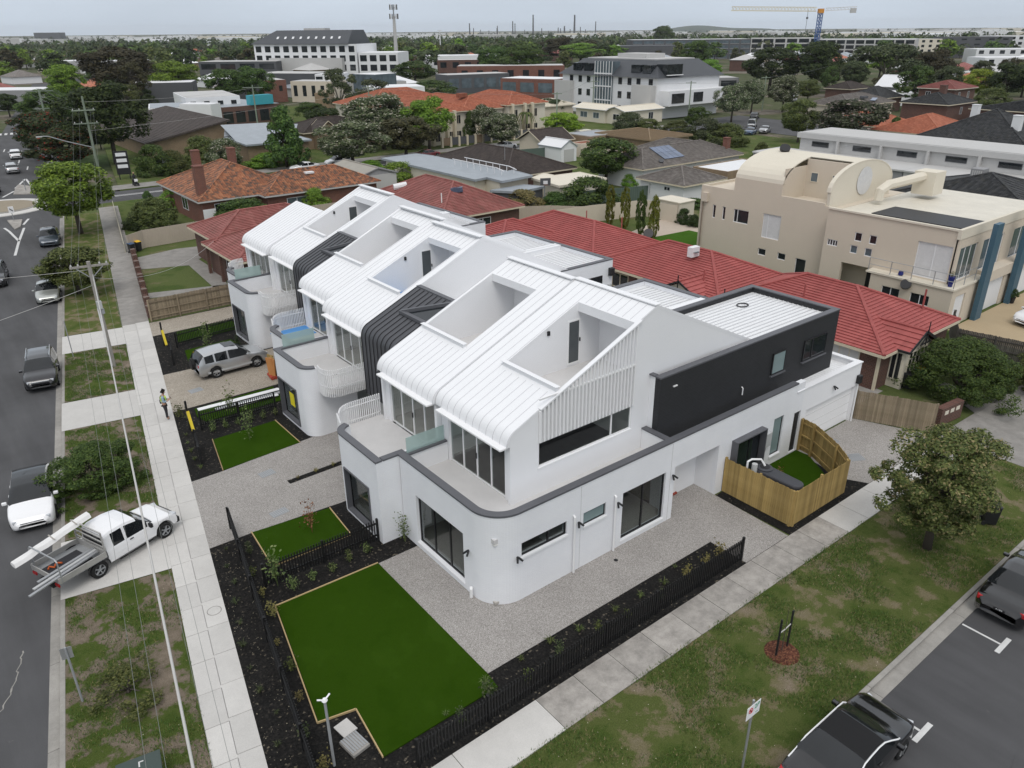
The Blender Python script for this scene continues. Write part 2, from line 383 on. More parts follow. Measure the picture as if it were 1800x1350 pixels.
M['verge'] = ground_mix('verge_grass', [(0.072, 0.105, 0.026), (0.105, 0.128, 0.040), (0.185, 0.165, 0.09), (0.27, 0.22, 0.165)], 0.75, 24, (0.42, 0.51, 0.63), 0.9)
M['verge_bare'] = ground_mix('worn_verge', [(0.058, 0.092, 0.020), (0.085, 0.115, 0.03), (0.20, 0.165, 0.125), (0.28, 0.23, 0.18)], 0.8, 24, (0.40, 0.475, 0.58), 0.9)
M['yard'] = ground_mix('yard_grass', [(0.068, 0.10, 0.030), (0.10, 0.125, 0.045), (0.15, 0.145, 0.075), (0.21, 0.18, 0.125)], 0.3, 20, (0.45, 0.58, 0.7))
M['land'] = ground_mix('suburb_ground', [(0.05, 0.075, 0.03), (0.09, 0.10, 0.055), (0.16, 0.14, 0.11), (0.22, 0.20, 0.18)], 0.03, 0.6, (0.42, 0.52, 0.6), 0.2)
M['soil'] = plain('bare_soil', (0.17, 0.13, 0.095), 0.95, 0.3, 1.0, 20, bump=0.5)
M['white_brick'] = brickwall('white_painted_brick', (0.80, 0.81, 0.83), (0.78, 0.79, 0.82), (0.765, 0.775, 0.80), bump=0.35, var=0.05)
M['white_render'] = plain('white_render', (0.80, 0.805, 0.82), 0.7, 0.04, 0.6, 9, bump=0.08, bscale=90)
M['white_paint'] = plain('white_paint', (0.82, 0.82, 0.825), 0.5, 0.03, 0.8, 12)
M['white_metal'] = plain('white_roof_metal', (0.79, 0.795, 0.81), 0.45, 0.04, 0.5, 6, spec=0.5)
M['white_deck'] = ribbed('white_roof_deck', (0.80, 0.81, 0.82), 0.20, 0.5, 0.06, 0.9, 8.0, along='x')
M['dark_brick'] = brickwall('charcoal_brick', (0.020, 0.021, 0.024), (0.015, 0.016, 0.018), (0.024, 0.025, 0.028), bump=0.6, var=0.2, rough=0.7)
M['charcoal'] = plain('charcoal_metal', (0.105, 0.107, 0.118), 0.5, 0.12, 0.8, 12)
M['char_dark'] = plain('black_metal', (0.018, 0.018, 0.02), 0.5, 0.2, 1.0, 12)
M['dark_clad'] = plain('dark_standing_seam', (0.068, 0.07, 0.078), 0.45, 0.1, 0.8, 8)
M['alu_black'] = plain('black_window_frame', (0.012, 0.0125, 0.014), 0.4, 0.15, 2, 20)
M['balcony_tile'] = concrete_mat('balcony_tile', (0.62, 0.61, 0.605), 0.10, 0.8)
M['floor_in'] = concrete_mat('interior_slab', (0.50, 0.47, 0.43), 0.2, 0.8)
M['room'] = plain('interior_plaster', (0.78, 0.77, 0.74), 0.9, 0.04)
M['glass'] = glass('window_glass', (0.90, 0.92, 0.91), 0.9)
M['glass_dark'] = glass('tinted_glass', (0.72, 0.75, 0.75), 0.9)
M['glass_frost'] = None
def frost():
 m, N, L, b = nm('frosted_glass'); N.remove(b); out = N['Material Output']
 tr = N.new('ShaderNodeBsdfTransparent'); tr.inputs[0].default_value = (0.78, 0.88, 0.86, 1)
 df = N.new('ShaderNodeBsdfPrincipled'); df.inputs['Base Color'].default_value = (0.50, 0.62, 0.60, 1); df.inputs['Roughness'].default_value = 0.25
 mx = N.new('ShaderNodeMixShader'); mx.inputs[0].default_value = 0.55
 L.new(tr.outputs[0], mx.inputs[1]); L.new(df.outputs[0], mx.inputs[2]); L.new(mx.outputs[0], out.inputs['Surface']); return m
M['glass_frost'] = frost()
M['win_frost'] = plain('obscure_pane', (0.20, 0.27, 0.275), 0.25, 0.15, 0.7, 5)
M['win_dark'] = darkglass('far_window_glass', (0.018, 0.022, 0.026))
M['win_blue'] = darkglass('pale_window_glass', (0.10, 0.13, 0.15), 0.1)
M['curtain'] = plain('white_curtain', (0.62, 0.62, 0.62), 0.8, 0.15, 3, 8)
M['pine'] = timber_mat('treated_pine', (0.30, 0.205, 0.072), (0.42, 0.30, 0.12))
M['oldwood'] = timber_mat('weathered_paling', (0.20, 0.155, 0.105), (0.30, 0.245, 0.175))
M['greywood'] = timber_mat('grey_paling', (0.07, 0.066, 0.06), (0.12, 0.11, 0.10))
M['blackwood'] = plain('black_batten', (0.0085, 0.0085, 0.009), 0.55, 0.3, 3, 30)
M['edging'] = timber_mat('timber_edging', (0.36, 0.26, 0.13), (0.48, 0.37, 0.2))
M['tank'] = plain('slate_tank_plastic', (0.05, 0.052, 0.06), 0.5, 0.1)
M['plastic_grey'] = plain('grey_plastic', (0.45, 0.46, 0.46), 0.5, 0.06)
M['pvc'] = plain('white_pipe', (0.78, 0.78, 0.78), 0.4, 0.04)
M['blue_film'] = plain('blue_protective_film', (0.06, 0.27, 0.62), 0.35, 0.15, 2, 10)
M['steel'] = plain('galvanised_steel', (0.42, 0.43, 0.44), 0.45, 0.15, 2, 20, metal=0.6)
M['steel_dull'] = plain('dull_galv', (0.30, 0.31, 0.32), 0.6, 0.15, 2, 20)
M['pole_wood'] = timber_mat('pole_timber', (0.20, 0.19, 0.175), (0.30, 0.285, 0.26))
M['pole_green'] = timber_mat('pole_treated_green', (0.16, 0.20, 0.15), (0.25, 0.29, 0.23))
M['line_white'] = plain('road_marking_paint', (0.62, 0.62, 0.61), 0.8, 0.25, 2.5, 20)
M['cable'] = plain('pale_cable', (0.50, 0.49, 0.47), 0.7, 0.1)
M['cable_dark'] = plain('dark_cable', (0.20, 0.21, 0.20), 0.7, 0.1)
M['red_tile'] = tiles('red_roof_tile', (0.32, 0.082, 0.076), (0.345, 0.09, 0.083), (0.37, 0.10, 0.092), 0.30, 0.6, 0.12, 0.3, mossamt=0.06)
M['pink_tile'] = tiles('weathered_red_tile', (0.25, 0.090, 0.078), (0.29, 0.105, 0.092), (0.33, 0.13, 0.115), 0.30, 0.5, 0.2, 0.3, mossamt=0.2)
M['orange_tile'] = tiles('terracotta_tile_old', (0.13, 0.085, 0.065), (0.36, 0.145, 0.075), (0.45, 0.21, 0.11), 0.28, 0.14, 0.25, 0.45, moss=(0.10, 0.085, 0.075), mossamt=0.75)
M['terra_tile'] = tiles('terracotta_tile_new', (0.37, 0.125, 0.072), (0.44, 0.155, 0.09), (0.50, 0.20, 0.12), 0.3, 0.13, 0.15, 0.4, mossamt=0.12)
M['brown_tile'] = tiles('brown_roof_tile', (0.050, 0.040, 0.036), (0.068, 0.053, 0.048), (0.085, 0.068, 0.06), 0.3, 0.13, 0.15, 0.4, mossamt=0.15)
M['grey_tile'] = tiles('grey_roof_tile', (0.14, 0.125, 0.115), (0.185, 0.165, 0.15), (0.22, 0.20, 0.185), 0.3, 0.13, 0.15, 0.4, mossamt=0.2)
M['dark_tile'] = tiles('charcoal_roof_tile', (0.030, 0.031, 0.033), (0.048, 0.05, 0.053), (0.07, 0.072, 0.075), 0.3, 0.13, 0.2, 0.4, mossamt=0.2)
M['brick_red'] = brickwall('red_brick', (0.20, 0.062, 0.038), (0.145, 0.045, 0.03), (0.22, 0.16, 0.13))
M['brick_brown'] = brickwall('brown_brick', (0.125, 0.05, 0.034), (0.085, 0.036, 0.027), (0.16, 0.12, 0.10))
M['brick_tan'] = brickwall('tan_brick', (0.27, 0.185, 0.11), (0.22, 0.15, 0.088), (0.30, 0.24, 0.17))
M['cream'] = plain('cream_render', (0.60, 0.53, 0.435), 0.85, 0.08, 0.35, 5, bump=0.1)
M['cream_lt'] = plain('pale_cream', (0.66, 0.61, 0.51), 0.8, 0.08, 0.4, 6)
M['cream_trim'] = plain('cream_trim', (0.62, 0.55, 0.42), 0.6, 0.06)
M['cream_roof'] = ribbed('cream_sheet_roof', (0.66, 0.62, 0.53), 0.25, 0.5, 0.1, 0.5, 6, along='y')
M['grey_render'] = plain('grey_render', (0.27, 0.27, 0.275), 0.85, 0.08, 0.4, 6)
M['lgrey_render'] = plain('light_grey_render', (0.48, 0.475, 0.465), 0.85, 0.06, 0.4, 6)
M['dgrey'] = plain('dark_grey_wall', (0.085, 0.088, 0.095), 0.7, 0.12, 0.5, 6)
M['white_wall'] = plain('white_wall', (0.72, 0.725, 0.735), 0.7, 0.06, 0.3, 5)
M['blue_panel'] = plain('slate_blue_panel', (0.052, 0.115, 0.165), 0.5, 0.1)
M['zinc'] = ribbed('zinc_sheet', (0.30, 0.33, 0.36), 0.4, 0.45, 0.12, 0.3, 6)
M['charcoal_sheet'] = ribbed('charcoal_roof_sheet', (0.055, 0.06, 0.068), 0.45, 0.5, 0.1, 0.35, 8)
M['colorbond'] = ribbed('cream_steel_fence', (0.44, 0.375, 0.305), 0.25, 0.6, 0.06, 0.5, 4)
M['green_fence'] = ribbed('green_steel_fence', (0.085, 0.12, 0.10), 0.3, 0.6, 0.08, 0.5, 4)
M['tan_roof'] = plain('tan_gravel_roof', (0.25, 0.185, 0.115), 0.95, 0.15, 0.6, 9)
M['solar'] = darkglass('solar_panel', (0.10, 0.13, 0.20), 0.15)
M['rust'] = plain('rusty_sheet', (0.24, 0.085, 0.05), 0.9, 0.4, 1.0, 8)
M['teal'] = plain('teal_sheet', (0.05, 0.33, 0.40), 0.6, 0.1)
M['yellow'] = plain('yellow_plastic', (0.75, 0.45, 0.02), 0.5, 0.08)
M['hivis'] = plain('hi_vis_fabric', (0.60, 0.90, 0.07), 0.8, 0.1, 8, 30)
M['tyre'] = plain('tyre_rubber', (0.012, 0.012, 0.012), 0.85, 0.2)
M['rim'] = plain('alloy_rim', (0.42, 0.43, 0.44), 0.35, 0.1, 3, 20, metal=0.8)
M['rim_dark'] = plain('dark_rim', (0.05, 0.05, 0.052), 0.4, 0.1, 3, 20, metal=0.5)
M['trim_black'] = plain('black_trim', (0.01, 0.01, 0.011), 0.5, 0.2)
M['chrome'] = plain('chrome', (0.65, 0.66, 0.67), 0.15, 0.03, metal=1.0)
M['lamp_white'] = plain('headlamp_lens', (0.55, 0.57, 0.6), 0.12, 0.1)
M['lamp_red'] = plain('tail_lamp_lens', (0.36, 0.012, 0.015), 0.15, 0.15)
M['car_glass'] = darkglass('car_window', (0.012, 0.014, 0.016), 0.03)
def paint(n, c, metal=0.0, rough=0.28): return plain('paint_'+n, c, rough, 0.02, 0.5, 3, metal=metal, coat=1.0)
M['p_white'] = paint('white', (0.80, 0.80, 0.81)); M['p_black'] = paint('black', (0.006, 0.006, 0.007), 0.0, 0.15)
M['p_silver'] = paint('silver', (0.46, 0.47, 0.48), 0.6); M['p_grey'] = paint('grey', (0.035, 0.037, 0.041), 0.4); M['p_champ'] = paint('pale_silver', (0.44, 0.455, 0.43), 0.5)
M['p_blue'] = paint('slate_blue', (0.05, 0.065, 0.085), 0.4); M['p_red'] = paint('red', (0.20, 0.01, 0.015))
M['leaf_dark'] = leaf('leaf_dark', (0.016, 0.031, 0.009), (0.032, 0.056, 0.015), (0.073, 0.101, 0.024))
M['leaf_mid'] = leaf('leaf_mid', (0.029, 0.059, 0.014), (0.058, 0.105, 0.022), (0.121, 0.178, 0.038))
M['leaf_bright'] = leaf('leaf_bright', (0.065, 0.132, 0.016), (0.138, 0.240, 0.027), (0.243, 0.372, 0.047))
M['leaf_lime'] = leaf('leaf_lime', (0.113, 0.186, 0.016), (0.219, 0.310, 0.030), (0.340, 0.449, 0.054))
M['leaf_gum'] = leaf('leaf_gum', (0.036, 0.053, 0.024), (0.068, 0.090, 0.038), (0.121, 0.139, 0.061))
M['leaf_pale'] = leaf('leaf_pale', (0.045, 0.070, 0.030), (0.097, 0.132, 0.057), (0.194, 0.225, 0.115), (0.42, 0.40, 0.32), 0.16)
M['leaf_brown'] = leaf('leaf_brown', (0.029, 0.028, 0.012), (0.057, 0.053, 0.022), (0.097, 0.085, 0.041))
M['leaf_redfl'] = leaf('leaf_redfl', (0.019, 0.034, 0.011), (0.041, 0.062, 0.019), (0.081, 0.096, 0.034), (0.26, 0.035, 0.02), 0.07)
M['leaf_flower'] = leaf('leaf_flower', (0.026, 0.034, 0.016), (0.052, 0.062, 0.030), (0.097, 0.105, 0.057), (0.30, 0.24, 0.22), 0.10)
M['leaf_olive'] = leaf('leaf_olive', (0.045, 0.062, 0.016), (0.089, 0.112, 0.030), (0.162, 0.178, 0.054))
M['leaf_street'] = leaf('leaf_street', (0.049, 0.070, 0.019), (0.100, 0.124, 0.035), (0.186, 0.194, 0.061), (0.30, 0.25, 0.12), 0.12)
M['leaf_cypress'] = leaf('leaf_cypress', (0.073, 0.096, 0.014), (0.138, 0.155, 0.022), (0.243, 0.232, 0.034))
M['leaf_bronze'] = leaf('leaf_bronze', (0.097, 0.039, 0.020), (0.194, 0.078, 0.041), (0.324, 0.155, 0.081))
M['leaf_plant'] = leaf('leaf_plant', (0.049, 0.078, 0.024), (0.113, 0.155, 0.047), (0.211, 0.248, 0.095))
M['leaf_dry'] = leaf('leaf_dry', (0.113, 0.109, 0.034), (0.211, 0.186, 0.068), (0.324, 0.264, 0.108))
M['leaf_grass'] = leaf('leaf_grass', (0.035, 0.075, 0.012), (0.065, 0.125, 0.02), (0.12, 0.175, 0.04), (0.25, 0.21, 0.10), 0.12)
M['bark'] = plain('bark', (0.075, 0.062, 0.05), 0.95, 0.3, 4, 30, bump=0.6, bscale=25)
M['bark_pale'] = plain('bark_pale', (0.30, 0.27, 0.23), 0.9, 0.2, 4, 30, bump=0.3)
M['skin'] = plain('skin', (0.45, 0.26, 0.18), 0.6, 0.05); M['hair'] = plain('dark_hair', (0.012, 0.01, 0.009), 0.7, 0.2)
M['cloth_dark'] = plain('dark_trousers', (0.035, 0.035, 0.04), 0.9, 0.15, 8, 40); M['cloth_blue'] = plain('pale_blue_shirt', (0.30, 0.42, 0.52), 0.85, 0.1, 8, 40)
# ------------------------------------------------------------------ ground, roads, kerbs, paths
def kb(y): return -0.66+0.1814*(y-21.33)       # back of the main street's east kerb
def fl(y): return 2.86+0.1804*(y-18.94)        # footpath, street side
def fr(y): return 4.07+0.1888*(y-17.45)        # footpath, house side
o = struct(MB().sheet([(-9000, -3000), (9000, -3000), (9000, 12000), (-9000, 12000)], -0.22), 'ground', M['land'])
SLOPE = 0.1814
def strip(ya, yb, oa, ob, z, z0=None):
 p = [(kb(ya)+oa, ya), (kb(ya)+ob, ya), (kb(yb)+ob, yb), (kb(yb)+oa, yb)]
 return MB().sheet(p, z) if z0 is None else MB().prism(p, z0, z)
struct(strip(-30, 420, -12.6, -0.5, -0.14), 'road', M['asphalt'])
struct(MB().sheet([(-20, -8), (260, -8), (260, 7.15), (-20, 7.15)], -0.146), 'side_road', M['asphalt_side'])
struct(MB().sheet([(-30, 111.6), (14.9, 111.6), (16.2, 110.9), (18.5, 111.4), (20, 111.8), (150, 111.4), (150, 119.6), (24, 119.9), (20.6, 122.5), (-30, 122.5)], -0.150), 'cross_road', M['asphalt'])
struct(MB().sheet([(143, 60), (163, 60), (172, 125), (150, 125)], -0.155), 'far_road', M['asphalt'])
# block of land the houses stand on, raised a kerb's height above the road
struct(MB().prism([(kb(7.65)+0.0, 7.65), (141, 7.65), (141, 111.2), (20.4, 111.6), (17.4, 110.9), (kb(107)+0.1, 107), (kb(88), 88), (kb(30), 30)], -0.4, -0.035), 'house_block', M['yard'])
struct(MB().prism([(24.3, 120.3), (140, 120), (140, 220), (46, 240)], -0.4, -0.035), 'north_block', M['yard'])
# kerb and gutter, main street: lowered at the crossovers
KERB = [(10, 29.4, 0), (29.4, 34.0, 1), (34.0, 44.9, 0), (44.9, 48.9, 1), (48.9, 57.4, 0), (57.4, 61.2, 1), (61.2, 88, 0), (88, 107, 0)]
kroot = None
for a, b, low in KERB:
 k = strip(a, b, -0.17, 0.0, -0.03 if low else -0.008, -0.4)
 struct(k, 'kerb', M['conc_kerb'], bevel=0.02)
for i in range(24):
 a = 10+i*4.0
 struct(strip(a+0.01, a+3.99, -0.52, -0.17, -0.128, -0.4), 'gutter', M['conc_kerb'])
for i in range(11):
 a = 3+i*6.0
 struct(MB().prism([(a, 7.48), (a+5.985, 7.48), (a+5.985, 7.65), (a, 7.65)], -0.4, -0.012), 'kerb', M['conc_kerb'], bevel=0.02)
 struct(MB().prism([(a, 7.05), (a+5.985, 7.05), (a+5.985, 7.48), (a, 7.48)], -0.4, -0.128), 'gutter', M['conc_kerb'])
# verges between road and footpath
VERGE = [(9, 29.4), (33.6, 44.9), (48.9, 57.4), (61.2, 106.5)]
for i, (a, b) in enumerate(VERGE):
 off = -0.75
 m = MB(); n = max(2, int((b-a)/0.6)); rnd = random.Random(40+i)
 pl = [(kb(a+(b-a)*t/n), a+(b-a)*t/n) for t in range(n+1)]
 pr_ = []
 for t in range(n, -1, -1):
  y = a+off+(b-a)*t/n; pr_.append((fl(y)+(rnd.uniform(-0.16, 0.05) if 0 < t < n else 0), y))
 m.sheet(pl+pr_, -0.012)
 struct(m, 'verge', M['verge_bare'] if i < 3 else M['verge'])
m = MB(); rnd = random.Random(5)
top = [(x*0.6, 12.62+rnd.uniform(-0.13, 0.06)) for x in range(int(66/0.6), 5, -1)]
m.sheet([(3.4, 7.66), (66, 7.66)]+top, -0.012); struct(m, 'verge', M['verge'])
# crossovers
def cross(a, b, mat):
 p = [(kb(a)-0.165, a), (kb(b)-0.165, b), (fl(b-0.75), b-0.75), (fl(a-0.75), a-0.75)]
 mb = MB()
 v = [(p[0][0], p[0][1], -0.02), (p[1][0], p[1][1], -0.02), (p[2][0], p[2][1], 0.004), (p[3][0], p[3][1], 0.004)]
 mb.face(v[3], v[2], v[1], v[0]); return struct(mb, 'driveway_crossover', mat)
cross(29.45, 33.55, M['conc_new']); cross(44.95, 48.85, M['conc_new']); cross(57.45, 61.15, M['conc_new'])
# footpath slabs, each its own piece
fp = bpy.data.objects.new('footpath', None); COL.objects.link(fp); fp['kind'] = 'structure'
def slab(poly, mat, parent, z=0.008):
 return put(MB().prism(poly, -0.12, z), 'slab', mat, parent)
y = 12.1; i = 0; g = 0.009
while y < 60.0:
 d = 1.52
 for s0, s1 in ((0.0, 0.5), (0.5, 1.0)):
  def X(t, yy): return fl(yy)+(fr(yy)-fl(yy))*t
  a, b = y+g, y+d-g; e = 0.004
  slab([(X(s0, a)+e, a), (X(s1, a)-e, a-0.12), (X(s1, b)-e, b-0.12), (X(s0, b)+e, b)], M['conc_new'], fp, 0.008+0.002*(i % 3))
 y += d; i += 1
while y < 108:
 d = 2.4; a, b = y+g, y+d-g
 slab([(fl(a), a), (fr(a), a-0.2), (fr(b), b-0.2), (fl(b), b)], M['conc_grey'], fp); y += d
fp2 = bpy.data.objects.new('side_footpath', None); COL.objects.link(fp2); fp2['kind'] = 'structure'
xs = [5.2, 8.6, 11.93]; x = 11.93
while x < 28.5: x += 1.655; xs.append(x)
xs += [32.2, 35.4, 38.4, 41.4, 44.4, 47.4, 50.4, 53.4, 56.4, 59.4]
for i in range(len(xs)-1):
 a, b = xs[i]+0.012, xs[i+1]-0.012; new = b < 12.2 or 28.4 < a < 36
 slab([(a, 12.6), (b, 12.6), (b, 14.09), (a, 14.09)], M['conc_new'] if new else (M['conc_old'] if a < 30 else M['conc_grey']), fp2, 0.008+0.003*(i % 2))
# site surfaces
def sheet(poly, z, name, mat, t=None):
 return struct(MB().prism(poly, -0.06, z), name, mat)
def fR(y): return fr(y)+0.01
sheet([(fR(14.1), 14.1), (26.2, 14.1), (26.2, 15), (18, 30), (20, 60.2), (fR(60.2), 60.2)], -0.008, 'mulch_bed', M['mulch'])
sheet([(11.42, 23.62), (13.9, 23.62), (13.9, 19.9), (23.3, 19.6), (26.33, 19.6), (26.33, 18.2), (26.2, 14.115), (23.25, 14.115), (23.25, 15.95), (11.38, 16.0)], 0.006, 'paved_forecourt', M['aggregate'])
sheet([(7.07, 23.75), (11.40, 23.6), (11.36, 16.02), (11.28, 15.3), (6.94, 15.3), (7.16, 17.48), (5.95, 17.74)], 0.035, 'lawn', M['turf'])
sheet([(8.14, 29.0), (7.94, 26.21), (11.45, 26.17), (11.62, 28.6)], 0.035, 'lawn', M['turf'])
sheet([(fR(29.05), 29.05), (8.14, 29.02), (12.3, 28.7), (17.5, 28.7), (17.5, 35.5), (14.2, 35.5), (8.99, 35.02), (fR(34.98), 34.98)], 0.006, 'driveway', M['aggregate'])
sheet([(11.1, 31.75), (16.4, 31.85), (16.4, 32.2), (11.1, 32.1)], 0.02, 'mulch_bed', M['mulch'])
sheet([(9.69, 38.58), (9.02, 35.07), (13.19, 35.32), (13.17, 38.59)], 0.035, 'lawn', M['turf'])
sheet([(9.9, 41.9), (10.1, 43.0), (14.9, 43.1), (14.7, 40.9), (10.1, 41.0)], 0.035, 'lawn', M['turf'])
sheet([(fR(43.4), 43.4), (20, 43.2), (20, 49.3), (11.87, 49.17), (fR(49.3), 49.3)], 0.006, 'driveway', M['aggregate_tan'])
sheet([(12.51, 52.65), (11.82, 49.2), (15.9, 49.6), (15.74, 52.77)], 0.035, 'lawn', M['turf'])
sheet([(13.19, 56.75), (12.6, 54.42), (17.2, 54.6), (17.2, 56.75)], 0.035, 'lawn', M['turf'])
sheet([(fR(57.0), 57.0), (24, 57.0), (24, 59.9), (fR(60.1), 60.1)], 0.006, 'driveway', M['aggregate_tan'])
sheet([(33.0, 18.3), (38.6, 18.3), (40.1, 14.5), (36.5, 14.12), (32.9, 14.12), (32.3, 15.2)], 0.006, 'paved_forecourt', M['aggregate'])
sheet([(26.35, 14.1), (32.85, 14.1), (33.3, 18.1), (26.35, 18.1)], -0.006, 'mulch_bed', M['mulch'])
sheet([(27.0, 14.6), (31.1, 14.6), (33.0, 17.4), (33.0, 18.15), (27.0, 18.15)], 0.03, 'lawn', M['turf'])
# neighbours' drives and yards
sheet([(fR(66.5)+0.3, 66.5), (fR(68)+0.3, 68), (20.5, 66.0), (20.5, 64.6)], 0.0, 'garden_path', M['conc_grey'])
sheet([(fR(76)+0.4, 76), (fR(80.5)+0.4, 80.5), (20.5, 81.5), (25, 80.5), (21, 76), (21, 70), (19.9, 64), (18.9, 64), (19.6, 74.5)], 0.0, 'driveway', M['conc_grey'])
sheet([(40.3, 8.3), (47.5, 8.3), (47.5, 18.2), (44.6, 14.2), (40.3, 14.3)], 0.0, 'driveway', M['conc_grey'])
sheet([(56.5, 8.0), (75, 8.0), (75, 21.3), (56.9, 21.3)], 0.0, 'driveway', plain('tan_paving', (0.42, 0.33, 0.21), 0.9, 0.12, 0.8, 14))
sheet([(39.3, 19), (43.4, 19), (43.4, 60), (39.3, 60)], 0.0, 'driveway', M['conc_grey'])
sheet([(56.9, 46.5), (68, 46.5), (68, 58.5), (56.9, 55.5)], 0.0, 'paved_yard', plain('pale_paving', (0.47, 0.40, 0.33), 0.9, 0.12, 0.8, 14))
sheet([(55.5, 40.0), (66.3, 44.5), (66.3, 53.0), (60.0, 53.5), (55.5, 49)], 0.02, 'lawn', ground_mix('mown_lawn', [(0.05, 0.115, 0.014), (0.055, 0.125, 0.016), (0.065, 0.135, 0.02), (0.08, 0.14, 0.03)], 0.3, 30))
sheet([(22.5, 120.4), (140, 120.2), (140, 123.6), (24, 124.2)], -0.02, 'far_footpath', M['conc_grey'])
# painted markings
def line(pts, w, name='road_marking', z=-0.137):
 mb = MB()
 for (a, b), (c, d) in zip(pts, pts[1:]):
  v = Vector((c-a, d-b, 0)); n = Vector((-v.y, v.x, 0)).normalized()*w/2
  mb.face((a-n.x, b-n.y, z), (c-n.x, d-n.y, z), (c+n.x, d+n.y, z), (a+n.x, b+n.y, z))
 return struct(mb, name, M['line_white'])
for X_ in (26.62, 20.66):
 line([(X_, 7.0), (X_, 5.69)], 0.09, 'bay_marking'); line([(X_-0.53, 5.6), (X_+0.53, 5.6)], 0.17, 'bay_marking')
line([(14.7, 7.0), (14.7, 5.69)], 0.09, 'bay_marking'); line([(14.17, 5.6), (15.23, 5.6)], 0.17, 'bay_marking')
line([(7.3, 89.9), (8.55, 96.4)], 0.25); line([(8.55, 96.4), (8.4, 102.2), (8.2, 104.5)], 0.25); line([(8.55, 96.4), (10.0, 103.1)], 0.25); line([(10.2, 105.0), (11.2, 108.2)], 0.25)
line([(15.6, 140.5), (13.1, 132.3)], 0.28); line([(12.6, 129.8), (10.7, 125.7)], 0.28); line([(15.6, 140.5), (15.2, 132.0)], 0.28); line([(15.3, 124.8), (17.6, 124.4)], 0.28)
line([(22.1, 116.3), (30, 115.9), (60, 115.6), (110, 115.5)], 0.22, z=-0.143); line([(22.2, 116.9), (30, 116.5), (60, 116.2), (110, 116.1)], 0.22, z=-0.143)
for k in range(6): line([(17.2+k*0.02, 150+k*9), (17.9+k*0.02, 154+k*9)], 0.2)
for k in range(7): line([(18.2+k*1.1, 207.5), (18.8+k*1.1, 211.5)], 0.55, 'zebra_stripe')
line([(-1.5, 30), (10, 30+11.5/0.1814*0.0)], 0.0001) if False else None
def isle(poly, z, mat, name='traffic_island', col_top=None):
 return struct(MB().prism(poly, -0.3, z), name, mat, bevel=0.04)
isle([(9.0, 108.3), (10.5, 107.6), (9.75, 103.6), (9.0, 102.4)], 0.02, M['conc_old'])
isle([(12.1, 126.6), (15.0, 125.0), (15.15, 131.6), (13.9, 134.8), (13.1, 132.0)], 0.02, M['conc_old'])
def ring(c, r, n=40): return [(c[0]+r*cos(2*pi*i/n), c[1]+r*sin(2*pi*i/n)) for i in range(n)]
rc = (9.2, 117.4)
ra = thing('roundabout_island', 'round concrete roundabout island with bare tan centre', 'traffic island', (rc[0], rc[1], -0.14))
put(MB().prism(ring(rc, 6.0), -0.3, -0.02), 'concrete_apron', M['conc_new'], ra, bevel=0.05)
put(MB().prism(ring(rc, 4.4), -0.3, 0.10), 'inner_kerb', M['conc_kerb'], ra, bevel=0.05)
put(MB().prism(ring(rc, 4.15), -0.3, 0.13), 'centre_fill', plain('tan_gravel', (0.27, 0.23, 0.17), 0.95, 0.15, 1.0, 12), ra)
def crack(pts, w, seed, mat):
 r = random.Random(seed); P = []
 for (a, b), (c, d) in zip(pts, pts[1:]):
  for i in range(14): t = i/14; P.append((a+(c-a)*t+r.uniform(-.06, .06), b+(d-b)*t+r.uniform(-.06, .06)))
 mb = MB()
 for (a, b), (c, d) in zip(P, P[1:]): mb.face((a-w*r.uniform(.3, 1), b, -.1385), (c-w*r.uniform(.3, 1), d, -.1385), (c+w*r.uniform(.3, 1), d, -.1385), (a+w*r.uniform(.3, 1), b, -.1385))
 struct(mb, 'road_crack', mat)
crack([(-3.2, 23), (-1.6, 25.4), (-.9, 27.6)], .035, 1, M['conc_kerb']); crack([(-3, 40), (-1.2, 52), (1.0, 66)], .02, 2, M['char_dark']); crack([(13, 2.5), (22, 3.4), (36, 2.9)], .02, 3, M['char_dark'])
# ------------------------------------------------------------------ the six townhouses
def roof_z(x, xg): return 5.99+0.437*(x-xg)
RF = 0.66
def arc_pts(xg, n=9, inset=0.0):
 """curved eave: vertical face turning into the roof slope"""
 xv = xg+0.30; s = sqrt(1+0.437**2); xc = xv+RF; zc = roof_z(xc, xg)-RF*s
 a0, a1 = pi, pi/2+math.atan(0.437); r = RF-inset
 return [(xc+r*cos(a0+(a1-a0)*i/n), zc+r*sin(a0+(a1-a0)*i/n)) for i in range(n+1)]
def slope_slab(mb, xa, xb, y0, y1, xg, t=0.16):
 mb.extrude_y([(xa, roof_z(xa, xg)-t), (xb, roof_z(xb, xg)-t), (xb, roof_z(xb, xg)), (xa, roof_z(xa, xg))], y0, y1)
def seam_mesh(xg, xa, xb, w=0.016, h=0.014, curve=True):
 """one raised seam running down the roof, local y = 0"""
 P = []
 if curve:
  for x, z in arc_pts(xg): P.append((x, z))
  P[0] = (P[0][0], P[0][1]-0.10)
 else: P.append((xa, roof_z(xa, xg)))
 P.append((xb, roof_z(xb, xg)))
 mb = MB(); n = len(P); V = []
 for i, (x, z) in enumerate(P):
  a = P[max(i-1, 0)]; b = P[min(i+1, n-1)]; dx, dz = b[0]-a[0], b[1]-a[1]; l = sqrt(dx*dx+dz*dz)
  nx, nz = -dz/l*h, dx/l*h
  V += [(x-nx*0.3, -w/2, z-nz*0.3), (x-nx*0.3, w/2, z-nz*0.3), (x+nx, w/2, z+nz), (x+nx, -w/2, z+nz)]
 F = []
 for i in range(n-1):
  a, b = i*4, i*4+4
  F += [[a+3, a+2, b+2, b+3], [a, a+3, b+3, b], [a+2, a+1, b+1, b+2]]
 F += [[0, 1, 2, 3], [4*n-1, 4*n-2, 4*n-3, 4*n-4]]
 mb.add(V, F); return mb
